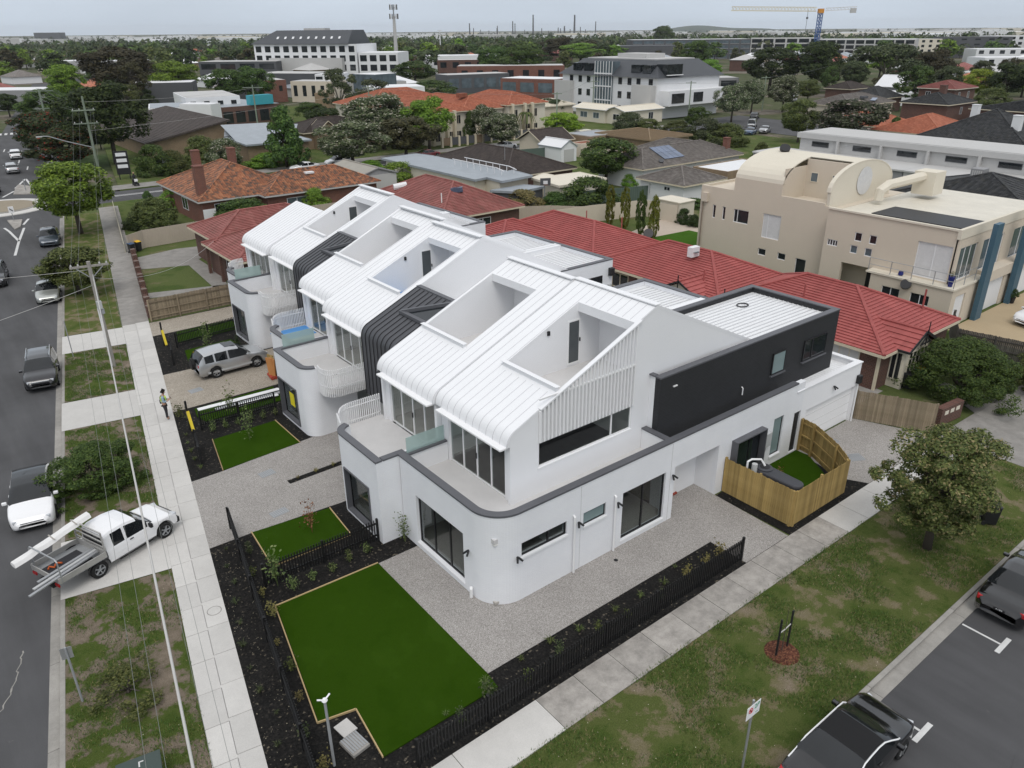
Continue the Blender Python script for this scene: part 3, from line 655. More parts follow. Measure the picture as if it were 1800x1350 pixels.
def gable_wall(mb, y, t, cols, holes=()):
 """wall in plane y..y+t: cols = list of (x, ztop) along x; from z0; holes (x0,x1,z0,z1)"""
 z0 = cols[0][2]
 xs = sorted(set([c[0] for c in cols]+[h for q in holes for h in q[:2]]))
 def top(x):
  for (a, za, _), (b, zb, _) in zip(cols, cols[1:]):
   if a-1e-9 <= x <= b+1e-9: return za+(zb-za)*(x-a)/(b-a) if b > a else zb
  return cols[-1][1]
 for a, b in zip(xs, xs[1:]):
  hs = [q for q in holes if q[0] <= a+1e-6 and q[1] >= b-1e-6]
  segs = [(z0, None)] if not hs else [(z0, hs[0][2]), (hs[0][3], None)]
  ta, tb = top(a+1e-7), top(b-1e-7)
  for s0, s1 in segs:
   A, B = (s1, s1) if s1 is not None else (ta, tb)
   mb.face((a, y, s0), (b, y, s0), (b, y, B), (a, y, A)); mb.face((b, y+t, s0), (a, y+t, s0), (a, y+t, A), (b, y+t, B))
   if s1 is None: mb.face((a, y, ta), (b, y, tb), (b, y+t, tb), (a, y+t, ta))
  for q in hs:
   mb.face((a, y, q[2]), (b, y, q[2]), (b, y+t, q[2]), (a, y+t, q[2])); mb.face((a, y, q[3]), (a, y+t, q[3]), (b, y+t, q[3]), (b, y, q[3]))
 for q in holes:
  mb.face((q[0], y, q[2]), (q[0], y+t, q[2]), (q[0], y+t, q[3]), (q[0], y, q[3])); mb.face((q[1], y, q[2]), (q[1], y, q[3]), (q[1], y+t, q[3]), (q[1], y+t, q[2]))
 a, b = cols[0], cols[-1]
 mb.face((a[0], y, z0), (a[0], y, a[1]), (a[0], y+t, a[1]), (a[0], y+t, z0)); mb.face((b[0], y, z0), (b[0], y+t, z0), (b[0], y+t, b[1]), (b[0], y, b[1]))
 return mb
def window(parent, axis, c, a0, a1, z0, z1, depth=0.1, fw=0.05, panes=(0.5,), frame=None, pane=None, name='window', sill=None, out=0.0, into=1):
 """framed window set `depth` into the wall (towards +axis*into); sub-parts: pane"""
 frame = frame or M['alu_black']; pane = pane or M['glass']
 mb = MB(); d0, d1 = c+into*(depth-0.03), c+into*(depth+0.03)
 def B(m, p, q, r, s, e0=d0, e1=d1):
  e0, e1 = min(e0, e1), max(e0, e1)
  if axis == 'x': m.box(e0, p, r, e1, q, s)
  else: m.box(p, e0, r, q, e1, s)
 B(mb, a0, a1, z0, z0+fw); B(mb, a0, a1, z1-fw, z1); B(mb, a0, a0+fw, z0+fw, z1-fw); B(mb, a1-fw, a1, z0+fw, z1-fw)
 cuts = [0.0]+[p for p in panes if 0 < p < 1]+[1.0]
 for p in cuts[1:-1]:
  m_ = a0+(a1-a0)*p; B(mb, m_-fw*0.55, m_+fw*0.55, z0+fw, z1-fw)
 fo = put(mb, name, frame, parent)
 for p, q in zip(cuts, cuts[1:]):
  g = MB(); B(g, a0+(a1-a0)*p+fw*0.5, a0+(a1-a0)*q-fw*0.5, z0+fw*0.6, z1-fw*0.6, c+into*(depth-0.006), c+into*(depth+0.006))
  put(g, 'pane', pane, fo)
 if sill:
  s = MB(); B(s, a0-0.03, a1+0.03, z0-sill[0], z0-0.003, c-into*sill[1], c+into*(depth-0.032)); put(s, 'sill', sill[2], fo)
 return fo
def cap_path(pts, w, z0, z1):
 """capping along a plan polyline; the outer edge on the left of travel"""
 n = len(pts); L_, R_ = [], []
 for i, p in enumerate(pts):
  a = Vector(pts[max(i-1, 0)]); b = Vector(pts[min(i+1, n-1)]); d = (b-a).normalized(); nrm = Vector((-d.y, d.x))
  if 0 < i < n-1:
   d1 = (Vector(p)-a).normalized(); d2 = (b-Vector(p)).normalized(); k = 1/max(0.4, sqrt((1+d1.dot(d2))/2))
  else: k = 1
  L_.append(Vector(p)); R_.append(Vector(p)-nrm*w*k)
 mb = MB(); V = []
 for l, r in zip(L_, R_): V += [(l.x, l.y, z0), (r.x, r.y, z0), (r.x, r.y, z1), (l.x, l.y, z1)]
 F = [[0, 3, 2, 1], [4*n-4, 4*n-3, 4*n-2, 4*n-1]]
 for i in range(n-1):
  a, b = 4*i, 4*i+4; F += [[a+3, b+3, b+2, a+2], [a, a+1, b+1, b], [a, b, b+3, a+3], [a+1, a+2, b+2, b+1]]
 return mb.add(V, F)
def arc(c, r, a0, a1, n=12): return [(c[0]+r*cos(radians(a0+(a1-a0)*i/n)), c[1]+r*sin(radians(a0+(a1-a0)*i/n))) for i in range(n+1)]
def path_wall(pts, t, z0, z1): return cap_path(pts, t, z0, z1)

def sliding_door(parent, x, y0, y1, z0, z1, n=4, handle=True):
 fo = window(parent, 'x', x, y0, y1, z0, z1, 0.06, 0.06, [i/n for i in range(1, n)], M['white_paint'], M['glass'], 'sliding_door')
 if handle:
  ym = y0+(y1-y0)*0.5; put(MB().box(x-0.02, ym-0.025, z0+0.95, x+0.02, ym+0.025, z0+1.2), 'handle', M['alu_black'], fo)
 return fo
SEAM_CACHE = {}; M['white_seam'] = plain('white_seam_metal', (0.56, 0.565, 0.58), 0.5, 0.03)
def townhouse(idx, label, xg, y0, y1, xf, cut, ridge_x, xr=None, plain_roof=False, ridge_z=9.62, door=True, cut_side='n', south_open=False):
 h = thing('townhouse', label, 'townhouse', (xf, (y0+y1)/2, 0), group='white townhouses in the new row')
 gx = xg+0.57                                    # glazing line
 rb = ridge_x+(ridge_z-6.5)/0.467                # where the back slope meets the rear flat roof
 arcp = arc_pts(xg)
 # --- roof shell: curved front, slope with the terrace cut out of it, back slope
 mb = MB(); inn = arc_pts(xg, inset=0.16)
 front_end = (cut[0] if cut else ridge_x)
 zlow = arcp[0][1]-0.02
 prof = [(arcp[0][0], zlow)]+arcp+[(front_end, roof_z(front_end, xg)), (front_end, roof_z(front_end, xg)-0.16)]+inn[::-1]+[(inn[0][0], zlow)]
 mb.extrude_y(prof[::-1], y0, y1)
 if cut:
  cx0, cx1, cy0, cy1 = cut
  if cy0-y0 > 0.02: slope_slab(mb, cx0, cx1, y0, cy0, xg)
  if y1-cy1 > 0.02: slope_slab(mb, cx0, cx1, cy1, y1, xg)
  slope_slab(mb, cx1, ridge_x, y0, y1, xg)
 bz = 6.3
 mb.extrude_y([(ridge_x, ridge_z-0.16), (rb+0.4, bz-0.16), (rb+0.4, bz), (ridge_x, ridge_z)], y0, y1)
 roof = put(mb, 'roof', M['white_metal'], h)
 # seams
 n = 11; pitch = (y1-y0)/n
 for i in range(n+1):
  yy = y0+0.02+(y1-y0-0.04)*i/n
  incut = cut and cut[2]-0.03 < yy < cut[3]+0.03
  key = (round(xg, 2), 'front' if incut else 'full')
  if incut:
   if key not in SEAM_CACHE: SEAM_CACHE[key] = seam_mesh(xg, 0, cut[0]-0.28).mesh('seam')
   s = inst('seam', SEAM_CACHE[key], roof, (0-h.location.x, yy-h.location.y, 0))
   k2 = (round(xg, 2), 'top')
   if k2 not in SEAM_CACHE: SEAM_CACHE[k2] = seam_mesh(xg, cut[1]+0.05, ridge_x, curve=False).mesh('seam')
   s2 = inst('seam', SEAM_CACHE[k2], roof, (0-h.location.x, yy-h.location.y, 0))
  else:
   if key not in SEAM_CACHE: SEAM_CACHE[key] = seam_mesh(xg, 0, ridge_x).mesh('seam')
   inst('seam', SEAM_CACHE[key], roof, (0-h.location.x, yy-h.location.y, 0))
 for k in SEAM_CACHE.values():
  if not k.materials: k.materials.append(M['white_seam'])
 put(MB().beam((ridge_x, y0-0.01, ridge_z+0.015), (ridge_x, y1+0.01, ridge_z+0.015), 0.34, 0.05), 'ridge_cap', M['white_metal'], roof)
 # gutter lip under the curve
 put(MB().box(xg, y0+0.06, zlow-0.075, arcp[0][0]+0.1, y1-0.45, zlow+0.005), 'gutter', M['white_paint'], h, bevel=0.01)
 # --- side walls (gables) with their windows handled by the caller
 t = 0.18
 def prof_cols(z0, open_cut=False):
  c = [(gx-0.12, arcp[2][1]-0.2, z0)]
  for x, z in inn[3:]:
   if x > gx-0.1: c.append((x, z+0.09, z0))
  if open_cut:
   c += [(cut[0], roof_z(cut[0], xg)-0.06, z0), (cut[0]+0.001, min(7.25, roof_z(cut[0], xg)-0.165), z0), (cut[1], 7.25, z0), (cut[1]+0.001, roof_z(cut[1], xg)-0.06, z0)]
  c += [(ridge_x, ridge_z-0.06, z0), (rb+0.3, bz-0.05, z0)]
  return c
 return dict(h=h, gx=gx, rb=rb, prof=prof_cols, roof=roof, zlow=zlow, inn=inn, xg=xg, y0=y0, y1=y1, xf=xf, cut=cut, ridge_x=ridge_x)

def terrace(U, doorside='n', door=True, film=False, lamp=True):
 """open-air terrace sunk into the roof: floor, walls, soffit, door"""
 h, cut, xg = U['h'], U['cut'], U['xg']; x0, x1, y0, y1 = cut; xb = x1+1.35; fz = 6.1
 put(MB().box(x0, y0, fz-0.12, xb, y1, fz), 'terrace_floor', M['balcony_tile'], h)
 mb = MB()
 mb.box(x0-0.14, y0, 5.9, x0-0.002, y1, roof_z(x0, xg)+0.13)                         # front upstand
 zt = lambda x: roof_z(min(x, x1), xg)-0.162
 for yy, s in ((y0, -1), (y1, 1)):
  a, b = (yy-0.12, yy-0.001) if s < 0 else (yy+0.001, yy+0.12)
  if s < 0 and U.get('open'): continue
  mb.add([(x0, a, 5.9), (xb, a, 5.9), (xb, a, zt(xb)), (x1, a, zt(x1)), (x0, a, zt(x0)), (x0, b, 5.9), (xb, b, 5.9), (xb, b, zt(xb)), (x1, b, zt(x1)), (x0, b, zt(x0))],
         [[0, 1, 2, 3, 4], [9, 8, 7, 6, 5], [0, 5, 6, 1], [1, 6, 7, 2], [2, 7, 8, 3], [3, 8, 9, 4], [4, 9, 5, 0]])
 mb.box(xb, y0-0.1, 5.9, xb+0.12, y1+0.1, 8.76)                                      # back wall
 mb.box(x1+0.002, y0, 8.70, xb, y1, 8.76)                                            # soffit
 mb.box(x1-0.03, y0, 8.68, x1-0.001, y1, roof_z(x1, xg)+0.005)                        # fascia
 put(mb, 'terrace_wall', M['white_render'], h)
 put(MB().box(x0-0.2, y0-0.06, roof_z(x0, xg)+0.13, x0+0.02, y1+0.06, roof_z(x0, xg)+0.16), 'upstand_cap', M['white_metal'], h)
 if door:
  yy = y1-0.002; dx0, dx1 = x1-0.62, x1+0.12
  m = MB(); m.box(dx0, yy-0.03, fz+0.1, dx0+0.07, yy, 8.32); m.box(dx1-0.07, yy-0.03, fz+0.1, dx1, yy, 8.32); m.box(dx0+0.07, yy-0.03, 8.25, dx1-0.07, yy, 8.32); m.box(dx0+0.07, yy-0.03, fz+0.1, dx1-0.07, yy, fz+0.2)
  d = put(m, 'door', M['white_paint'], h)
  put(MB().box(dx0+0.06, yy-0.02, fz+0.19, dx1-0.06, yy-0.006, 8.26), 'pane', M['win_dark2'], d)
  put(MB().box(dx1-0.06, yy-0.09, 7.25, dx1-0.02, yy-0.03, 7.42), 'handle', M['alu_black'], d)
 if lamp: put(MB().box(x0+2.3, y1-0.09, 7.95, x0+2.42, y1-0.002, 8.15), 'wall_lamp', M['alu_black'], h, bevel=0.01)
 if film: put(MB().box(x0+0.05, y0+0.05, fz+0.003, x0+2.4, y1-0.02, fz+0.03), 'protective_film', M['blue_film'], h)
M['win_dark2'] = darkglass('door_glass', (0.075, 0.085, 0.09), 0.08)
M['baluster'] = M['white_paint']

def upper_front(U, ya, yb, floor_in=True):
 """glazed wall under the curved eave and the room behind it"""
 h, gx = U['h'], U['gx']; y0, y1 = U['y0'], U['y1']; zt = U['zlow']
 m = MB(); m.box(gx, y0+0.185, 3.0, gx+0.2, ya, zt+0.15); m.box(gx, yb, 3.0, gx+0.2, y1-0.005, zt+0.15); m.box(gx, ya, zt-0.02, gx+0.2, yb, zt+0.15)
 put(m, 'front_pier', M['white_render'], h)
 sliding_door(h, gx+0.02, ya, yb, 3.075, zt-0.02, 4)
 m = MB(); m.box(gx+0.21, y0+0.19, 2.95, gx+7.2, y1-0.2, 3.055)
 put(m, 'interior_floor', M['floor_in'], h)
 m = MB(); m.box(gx+7.2, y0+0.19, 3.06, gx+7.3, y1-0.2, 5.8); m.box(gx+0.21, y0+0.19, 5.62, gx+7.2, y1-0.2, 5.7)
 m.box(gx+0.21, y1-0.2, 3.06, gx+7.2, y1-0.12, 5.8)
 put(m, 'interior_wall', M['room'], h)

def side_wall(U, y, name='side_wall', holes=(), open_cut=False, z0=3.0, t=0.18):
 m = MB(); gable_wall(m, y, t, U['prof'](z0, open_cut), holes); return put(m, name, M['white_render'], U['h'])
def rear_flat(U, x0, x1, y0, y1, wall=None, cap=None, z1=6.55, sides='nes'):
 """rear two-storey block with a sunken white deck and dark cappings"""
 h = U['h']; wall = wall or M['white_brick']; cap = cap or M['charcoal']
 put(MB().box(x0, y0, 0, x1, y1, 6.12), 'rear_wall', wall, h)
 put(MB().box(x0-2.2, y0+0.29, 6.13, x1-0.29, y1-0.29, 6.22), 'roof_deck', M['white_deck'], h)
 rib = MB().box(0, -.03, 0, x1+1.6-x0, .03, .035).mesh('deck_rib'); rib.materials.append(M['white_seam'])
 for i in range(int((y1-y0-.7)/.3)): inst('deck_rib', rib, h, (x0-1.9-h.location.x, y0+.45+i*.3-h.location.y, 6.22))
 seg = {'e': (x1-0.28, y0, x1, y1), 'n': (x0, y1-0.28, x1-0.281, y1), 's': (x0, y0, x1-0.281, y0+0.28)}
 for s in 'nes':
  a = seg[s]; put(MB().box(a[0], a[1], 6.121, a[2], a[3], z1-0.06), 'parapet', wall if s in sides else M['white_metal'], h)
  e = 0.025
  put(MB().box(a[0]-e, a[1]-e, z1-0.06, a[2]+e-(0 if s == 'e' else 2*e), a[3]+e, z1), 'parapet_cap', cap if s in sides else M['white_metal'], h)

def balusters(parent, pts, z0, z1, pitch=0.105, w=0.045, rails=(0.25, 0.85), mat=None):
 """row of upright balusters on a plan polyline, two rails behind them"""
 mat = mat or M['baluster']; me = MB().box(-w/2, -0.03, 0, w/2, 0.03, z1-z0).mesh('baluster'); me.materials.append(mat)
 P = [Vector(p) for p in pts]; off = wloc(parent); acc = 0.0; nxt = 0.0
 for a, b in zip(P, P[1:]):
  l = (b-a).length; d = (b-a)/l
  while nxt <= acc+l:
   q = a+d*(nxt-acc); inst('baluster', me, parent, (q.x-off.x, q.y-off.y, z0-off.z), (0, 0, math.atan2(d.y, d.x))); nxt += pitch
  acc += l
 for r in rails:
  z = z0+(z1-z0)*r; mb = MB()
  mb.add(*(lambda c: (c.v, c.f))(cap_path([(p.x, p.y) for p in P], 0.03, z, z+0.045)))
  put(mb, 'rail', mat, parent)

# ---------- unit 1: the corner house
U1 = townhouse(1, 'corner white townhouse with curved brick corner, slatted gable and charcoal rear wall', 15.05, 19.9, 24.85, 13.32, (18.02, 22.15, 20.03, 23.42), 23.35)
U1['open'] = True; H1 = U1['h']
terrace(U1); upper_front(U1, 20.42, 24.3)
side_wall(U1, 19.906, 'gable_wall', [(16.9, 22.13, 4.24, 5.36)], True)
put(MB().box(30.0, 19.9, 3.0, 30.2, 20.0, 6.2), 'gable_return', M['white_render'], H1)
window(H1, 'y', 19.9, 16.9, 22.13, 4.24, 5.36, 0.07, 0.06, (0.775,), M['white_paint'], M['glass'], 'strip_window')
put(MB().box(16.86, 19.885, 4.17, 22.17, 19.965, 4.235), 'window_sill', M['white_paint'], H1)
# slat screen over the gable
me_cache = {}
nb = 27
for i in range(nb):
 x = 16.93+i*(22.1-16.93)/(nb-1); zt = roof_z(x, 15.05)-0.05
 put(MB().box(x-0.035, 19.80, 5.40, x+0.035, 19.885, zt), 'batten', M['white_paint'], H1)
put(MB().beam((16.95, 19.9, roof_z(16.95, 15.05)+0.0), (22.35, 19.9, roof_z(22.35, 15.05)+0.0), 0.2, 0.075), 'screen_rail', M['white_metal'], H1)
put(MB().box(16.9, 19.84, 7.22, 22.12, 19.9, 7.29), 'screen_rail', M['white_paint'], H1)
# ground floor
CW = M['white_brick']
m = MB(); wall_with_holes(m, 'x', 13.32, 19.5, 24.62, -0.1, 3.98, 0.28, [(20.1, 23.5, 0.30, 2.62)]); put(m, 'ground_wall', CW, H1)
put(path_wall(arc((14.62, 19.5), 1.3, 180, 270, 18)[::-1][::-1], -0.28, -0.1, 3.98), 'curved_corner_wall', CW, H1, smooth=False)
HOLES = [(14.66, 16.94, 2.0, 2.63), (17.82, 19.08, 1.99, 2.60), (20.05, 22.7, 0.27, 2.62), (23.28, 26.33, -0.1, 2.66), (27.31, 29.57, 0.05, 2.5), (30.6, 31.42, 0.48, 2.58), (32.35, 32.92, 0.05, 2.35)]
m = MB(); wall_with_holes(m, 'y', 18.2, 14.62, 32.96, -0.1, 3.98, 0.28, HOLES); put(m, 'ground_wall', CW, H1)
window(H1, 'x', 13.32, 20.1, 23.5, 0.30, 2.62, 0.16, 0.07, (0.33, 0.665), name='sliding_door', pane=M['glass_dark'], sill=(0.07, 0.05, M['white_render']))
WS = (0.09, 0.06, M['white_render'])
window(H1, 'y', 18.2, 14.66, 16.94, 2.0, 2.63, 0.1, 0.055, (0.6,), sill=WS, pane=M['glass_dark'])
window(H1, 'y', 18.2, 17.82, 19.08, 1.99, 2.60, 0.1, 0.055, (), pane=M['win_frost'], sill=WS)
window(H1, 'y', 18.2, 20.05, 22.7, 0.27, 2.62, 0.12, 0.075, (0.5,), name='sliding_door', pane=M['glass_dark'], sill=(0.08, 0.04, M['white_render']))
window(H1, 'y', 18.2, 30.6, 31.42, 0.48, 2.58, 0.1, 0.05, (), pane=M['win_frost'], sill=WS)
m = MB(); m.box(27.28, 17.86, 2.5, 29.6, 18.4, 2.56); m.box(27.28, 17.86, 0.0, 27.34, 18.4, 2.5); m.box(29.54, 17.86, 0.0, 29.6, 18.4, 2.5); m.box(27.28, 17.86, -0.05, 29.6, 18.4, 0.0)
put(m, 'window_hood', M['charcoal'], H1)
window(H1, 'y', 18.2, 27.34, 29.54, 0.0, 2.5, 0.02, 0.06, (0.62,), pane=M['win_dark'])
put(MB().box(32.36, 18.28, 0.05, 32.91, 18.33, 2.34), 'door', M['char_dark'], H1)
# entry recess
m = MB(); m.box(23.28, 19.4, 0, 26.33, 19.5, 2.7); m.box(23.2, 18.48, 0, 23.28, 19.4, 2.7); m.box(26.33, 18.48, 0, 26.42, 19.4, 2.7); m.box(23.28, 18.48, 2.66, 26.33, 19.4, 2.72)
put(m, 'entry_recess', M['white_render'], H1)
d = put(MB().box(23.9, 19.37, 0.12, 24.95, 19.395, 2.3), 'entry_door', M['white_paint'], H1)
put(MB().box(23.85, 19.3, 0.03, 25.0, 19.40, 0.12), 'door_sill', plain('red_timber', (0.30, 0.05, 0.03), 0.6), H1)
# rooms behind the ground-floor glass
m = MB(); m.box(13.62, 18.5, 0.05, 23.2, 24.4, 0.15); put(m, 'interior_floor', M['floor_in'], H1)
m = MB(); m.box(17.6, 18.5, 0.15, 17.7, 24.4, 2.8); m.box(13.62, 24.3, 0.15, 23.2, 24.4, 2.8); m.box(13.62, 18.5, 2.78, 23.2, 24.4, 2.85); m.box(19.6, 21.8, 0.15, 23.2, 21.9, 2.78); put(m, 'interior_wall', M['room'], H1)
# parapet capping, balcony deck, dividing walls
cp = [(13.29, 24.65), (13.29, 19.5)]+arc((14.62, 19.5), 1.33, 180, 270, 18)[1:]+[(32.3, 18.17)]
put(cap_path([(p[0], p[1]) for p in cp][::-1][::-1], -0.33, 3.98, 4.06), 'parapet_cap', M['charcoal'], H1)
put(MB().box(13.61, 18.5, 2.85, 32.3, 24.5, 3.055), 'balcony_floor', M['balcony_tile'], H1)
put(MB().box(22.86, 18.49, 3.056, 23.1, 19.895, 3.98), 'parapet', M['white_render'], H1); put(MB().box(22.83, 18.505, 3.981, 23.13, 19.89, 4.05), 'parapet_cap', M['charcoal'], H1)
put(MB().box(13.62, 24.42, 3.056, 15.6, 24.62, 3.98), 'parapet', M['white_render'], H1)
put(MB().box(13.63, 24.36, 3.98, 15.55, 24.66, 4.055), 'parapet_cap', M['charcoal'], H1)
put(MB().box(13.62, 24.5, 4.056, 15.5, 24.515, 4.76), 'privacy_screen', M['glass_frost'], H1)
for x, y in ((14.25, 20.9), (14.2, 23.3)): put(MB().lathe((x, y, 3.056), [(0.07, 0), (0.07, 0.012)], 12), 'floor_drain', M['alu_black'], H1)
# charcoal rear block
rear_flat(U1, 30.2, 37.12, 19.3, 24.8, M['dark_brick'], sides='nes')
m = MB(); wall_with_holes(m, 'y', 19.3, 23.17, 30.199, 3.0, 6.49, 0.3, []); put(m, 'rear_wall', M['dark_brick'], H1)
put(MB().box(23.14, 19.27, 6.49, 30.17, 19.6, 6.56), 'parapet_cap', M['charcoal'], H1)
put(MB().box(23.171, 19.6, 3.1, 23.3, 19.9, 6.52), 'parapet_return', M['white_render'], H1); put(MB().box(23.1, 19.601, 6.521, 23.35, 19.9, 6.58), 'parapet_cap', M['charcoal'], H1)
for a0, a1 in ((31.4, 32.5), (34.1, 36.2)):
 m = MB(); m.box(a0-0.06, 19.17, 4.26, a1+0.06, 19.298, 4.33); put(m, 'window_sill', M['charcoal'], H1)
 window(H1, 'y', 19.3, a0, a1, 4.34, 5.5, -0.04, 0.06, (0.36,) if a1-a0 > 1.5 else (), pane=M['win_frost'] if a1-a0 < 1.5 else M['win_dark'], frame=M['char_dark'])
put(MB().box(24.0, 19.24, 5.9, 24.25, 19.3, 5.95), 'overflow_spout', M['pvc'], H1)
put(MB().tube([(29.1, 19.2, 4.0), (29.1, 19.2, 4.35), (29.1, 19.28, 4.4)], 0.03), 'pipe', M['pvc'], H1)
put(MB().box(33.3, 21.9, 6.23, 33.35, 22.0, 6.26), 'deck_fixing', M['pvc'], H1)
put(MB().tube([(34.4+0.35*cos(a/12*2*pi), 23.4+0.28*sin(a/12*2*pi), 6.27) for a in range(13)], 0.035, 5), 'coiled_cable', M['char_dark'], H1)
# garage
m = MB(); wall_with_holes(m, 'y', 18.2, 32.96, 38.42, -0.1, 3.5, 0.25, [(33.45, 38.2, -0.1, 2.18)]); put(m, 'garage_wall', M['white_render'], H1)
m = MB(); m.box(38.17, 18.451, -0.1, 38.42, 24.8, 3.5); m.box(32.96, 24.55, 0, 38.17, 24.8, 3.5); put(m, 'garage_wall', M['white_render'], H1)
gd = put(MB().box(33.45, 18.4, 0.0, 38.2, 18.44, 2.18), 'garage_door', M['white_paint'], H1)
for k in range(1, 4): put(MB().box(33.45, 18.39, k*0.545-0.006, 38.2, 18.402, k*0.545+0.006), 'door_joint', M['lgrey_render'], gd)
put(MB().box(32.4, 18.46, 3.12, 38.17, 24.5, 3.2), 'garage_roof', ribbed('garage_deck', (0.80, 0.81, 0.82), 0.25, 0.5, 0.06, 0.9, 8.0, along='x'), H1)
put(MB().box(32.3, 18.15, 3.5, 38.45, 18.5, 3.56), 'garage_cap', M['white_metal'], H1); put(MB().box(38.12, 18.501, 3.5, 38.45, 24.8, 3.555), 'garage_cap', M['white_metal'], H1)
put(MB().box(38.1, 18.0, 2.35, 38.4, 18.19, 2.8), 'rainwater_head', M['char_dark'], H1); put(MB().tube([(38.25, 18.12, 2.35), (38.25, 18.12, 0.0)], 0.045), 'downpipe', M['pvc'], H1)
# wall fittings
def spot(x, y, z, axis='y'):
 m = MB()
 if axis == 'y':
  m.lathe((x, y-0.03, z), [(0.05, -0.02), (0.05, 0.02)], 10); m.tube([(x-0.02, y-0.05, z), (x-0.14, y-0.2, z-0.1)], 0.042, 8); m.tube([(x+0.02, y-0.05, z), (x+0.12, y-0.2, z-0.12)], 0.042, 8)
 else:
  m.tube([(x-0.02, y, z), (x-0.05, y, z)], 0.05, 8); m.tube([(x-0.05, y-0.02, z), (x-0.2, y-0.14, z-0.1)], 0.042, 8); m.tube([(x-0.05, y+0.02, z), (x-0.2, y+0.12, z-0.12)], 0.042, 8)
 return m
put(spot(13.32, 19.72, 2.05, 'x'), 'spotlight', M['alu_black'], H1)
for x in (14.45, 17.55, 19.75, 23.15): put(spot(x, 18.2, 2.3 if x > 15 else 2.1), 'spotlight', M['alu_black'], H1)
put(spot(35.8, 18.2, 2.85), 'spotlight', M['alu_black'], H1)
for x in (17.28, 19.55):
 put(MB().tube([(x, 18.19, 2.75), (x, 18.11, 2.7), (x, 18.11, 0.02)], 0.05, 8), 'downpipe', M['pvc'], H1)
put(MB().tube([(13.24, 19.55, 0.45), (13.2, 19.5, 0.42), (13.2, 19.5, 0.02)], 0.07, 8), 'downpipe', M['pvc'], H1)
mbx = put(MB().box(29.75, 17.98, 1.35, 30.25, 18.19, 2.1), 'meter_box', M['plastic_grey'], H1, bevel=0.02)
put(MB().tube([(30.0, 18.1, 1.35), (30.0, 18.1, 1.1), (29.9, 18.12, 0.6)], 0.02, 6), 'conduit', M['steel_dull'], H1)
for x in (17.66, 23.0): put(MB().box(x-0.006, 18.192, 0.02, x+0.006, 18.199, 3.9), 'expansion_joint', M['lgrey_render'], H1)

